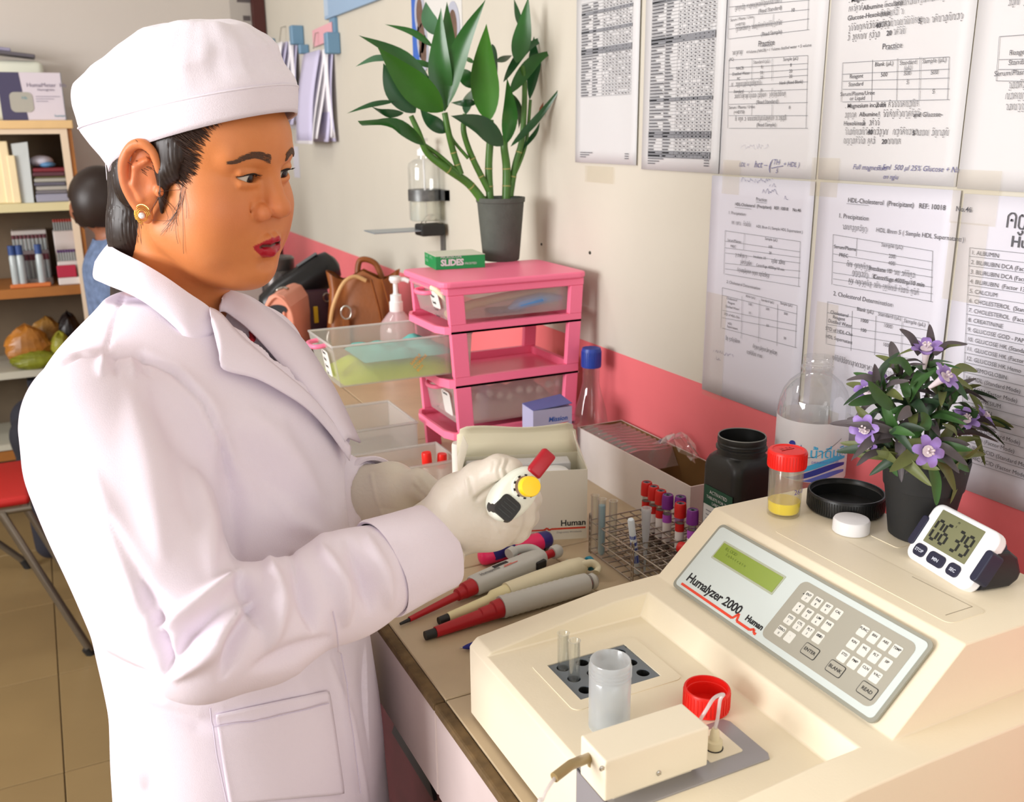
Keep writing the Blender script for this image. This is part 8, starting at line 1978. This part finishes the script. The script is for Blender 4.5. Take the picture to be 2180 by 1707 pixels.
for pix, wd, amp in (([(1068, 980), (1060, 1000), (1064, 1018)], 3, -.0014), ([(1080, 980), (1074, 998), (1080, 1014)], 3, -.0014), ([(1052, 984), (1048, 1002)], 3, -.0012), ([(1074, 978), (1068, 1000), (1072, 1016)], 2.5, .001), ([(1015, 1062), (1050, 1036), (1090, 1020)], 6, -.004), ([(992, 1020), (998, 1050)], 3, .0012), ([(1000, 1018), (1008, 1050)], 3, -.001),
                     ([(905, 1095), (930, 1150), (962, 1180)], 3, .0011), ([(915, 1092), (945, 1145), (985, 1172)], 3, -.0011), ([(1040, 1092), (1075, 1118), (1100, 1125)], 4, -.0012), ([(1050, 1110), (1062, 1130)], 3, .001), ([(1080, 1090), (1110, 1096)], 3, .001), ([(930, 1120), (960, 1158)], 3, .0008)):
    V = crease(V, pix, wd, amp)
glove = mesh_object('glove', V, Q, m_glove, WOMAN)
rows = [[CT_ @ Vector(((r+.001*math.sin(5*a))*math.cos(a), (r+.001*math.sin(4*a))*math.sin(a), z)) for a in [2*PI*k/40 for k in range(40)]] for z, r in ((.02, .0345), (.0385, .0352), (.0395, .0365), (.041, .0350), (.046, .0335))]
MB().grid(rows, True).build('glove_wrinkle', m_glove, glove, world=True, smooth=60)
# left hand, behind, pinching a tube
G = Field((.24, .90, .96), (.44, 1.22, 1.20), .0020)
W2 = D3(778, 1055, 1.115); A1 = D3(832, 1042, 1.10); A2 = D3(848, 1068, 1.105)
G.cap(LS[-1], W2, .030, .032, .01); G.cap(W2, A1, .033, .031, .012); G.cap(W2, A2, .032, .029, .012); G.cap(A1, A2, .030, .03, .01)
TL = [D3(850, 1040, 1.085), D3(890, 1028, 1.075), D3(918, 1046, 1.075), D3(932, 1064, 1.085)]
G.chain(TL, [.022, .0145, .0125, .0105], .009)
for j, (y0, dd_) in enumerate(((1040, 1.125), (1062, 1.13), (1082, 1.13), (1095, 1.125))):
    G.chain([D3(862, y0, 1.112), D3(905-j*6, y0-6, dd_+.005), D3(935-j*8, y0+12, dd_), D3(928-j*8, y0+26, dd_-.02)], [.018, .0125, .0115, .0100], .005)
V, Q = G.mesh(); del G; V = smooth_verts(V, Q, 2); N = vnormals(V, Q)
w_ = V-np3(CAM); zc = w_@Fv; px = 1090+FPX*(w_@Rv)/zc; py = 853.5-FPX*(w_@Uv)/zc
for pix, wd, amp in (([(885, 1015), (900, 1040)], 3, -.001), ([(897, 1015), (915, 1042)], 3, .001), ([(880, 1035), (915, 1070)], 4, -.0018), ([(790, 1010), (800, 1060), (815, 1100)], 4, .001), ([(805, 1080), (870, 1090)], 4, -.001)): V = crease(V, pix, wd, amp)
mesh_object('glove', V, Q, m_glove, WOMAN)

# ================================================================== what she holds
m_pw = mat('pipette_white', srgb(226, 230, 218), .38); m_yel = mat('button_yellow', srgb(250, 208, 24), .35)
top = D3(1101, 1051, .886); axis = D3(1000, 1050, 1.10)-D3(1112, 1049, .90); L = np.linalg.norm(axis); ax = axis/L
PM = frame_T(top, Vector(ax), Vector(D3(1120, 1010, .905)-D3(1050, 1090, .905)))   # x down the pipette, y across the oval
o = thing('pipette', 'white and black pipette with yellow button held in the gloved hand', 'pipette', top, rot=PM.to_euler())
lofted(MB(), [(-.004, .024, .0135, 0), (-.001, .0290, .0168, 0), (.006, .0305, .0180, 0), (.03, .0280, .0165, 0), (.06, .018, .0140, 0), (.11, .0135, .0125, 0), (.14, .0095, .0095, 0)], 36).build('body', m_pw, o, smooth=50)
lofted(MB(), [(.14, .0072, .0072, 0), (.19, .0045, .0045, 0), (.235, .0028, .0028, 0)], 20).build('shaft', mat('shaft_grey', srgb(196, 196, 192), .4), o, smooth=50)
lofted(MB(), [(-.0048, .0105, .0105, 0, .45), (.004, .0115, .0125, 0, .5), (.02, .0110, .0125, 0, .6)], 24, Tm((0, -.0165, 0))).build('black_grip', m_blk, o, smooth=50)
q = MB()
for k in range(4): q.box((-.0054, -.0230+.0040*k, -.007), (-.0047, -.0218+.0040*k, .007))
q.build('grip_ridges', mat('grip_dark', srgb(48, 50, 50), .5), o)
MB().lathe([(.0122, .002), (.0122, -.0075), (.0100, -.0085), (.0092, -.0070), (.0092, .0)], 28, Tm((0, .0085, 0), (0, PI/2, 0)) @ Matrix.Scale(-1, 4, (0, 0, 1)) @ Matrix.Scale(-1, 4, (0, 0, 1))).build('collar_ring', m_pw, o, smooth=40)
q = MB()
for k in range(10):
    a = 2*PI*k/10; q.box((-.0088, -.0008, -.0012), (-.0068, .0008, .0012), Matrix.Translation((0, .0085+.0107*math.cos(a), .0107*math.sin(a))) @ Matrix.Rotation(a, 4, 'X'))
q.build('ring_marks', m_dark, o)
MB().tube([(.0, .0085, 0), (-.022, .0085, 0)], .0052, 18).build('red_stem', m_redpl, o, smooth=40)
MB().tube([(-.016, .0085, 0), (-.0165, .0085, 0), (-.025, .0085, 0), (-.027, .0085, 0), (-.0275, .0085, 0)], [.0088, .0096, .0096, .0088, .002], 32).build('yellow_button', m_yel, o, smooth=40)
MB().rbox((-.006, .0225, -.0075), (.004, .0505, .0075), .003, 3).build('red_ejector', mat('ejector_red', srgb(168, 22, 38), .35), o, smooth=50)
p0, p1 = D3(925, 1045, 1.095), D3(1010, 1010, 1.12)
o = thing('sample_tube', 'small amber-tinted tube pinched by the left glove', 'tube', p0)
MB().tube([p0, p0+(p1-p0)*.12, p1-(p1-p0)*.1, p1], [.0052, .0066, .0066, .0070], 18).build('tube_wall', clear_mat('amber_tube', (.96, .88, .72), .12, .45, .15, .5), o, world=True, smooth=60)
MB().tube([p0+(p1-p0)*.15, p0+(p1-p0)*.75], .0046, 14).build('liquid', mat('amber_liquid', srgb(216, 172, 96), .4), o, world=True, smooth=60)
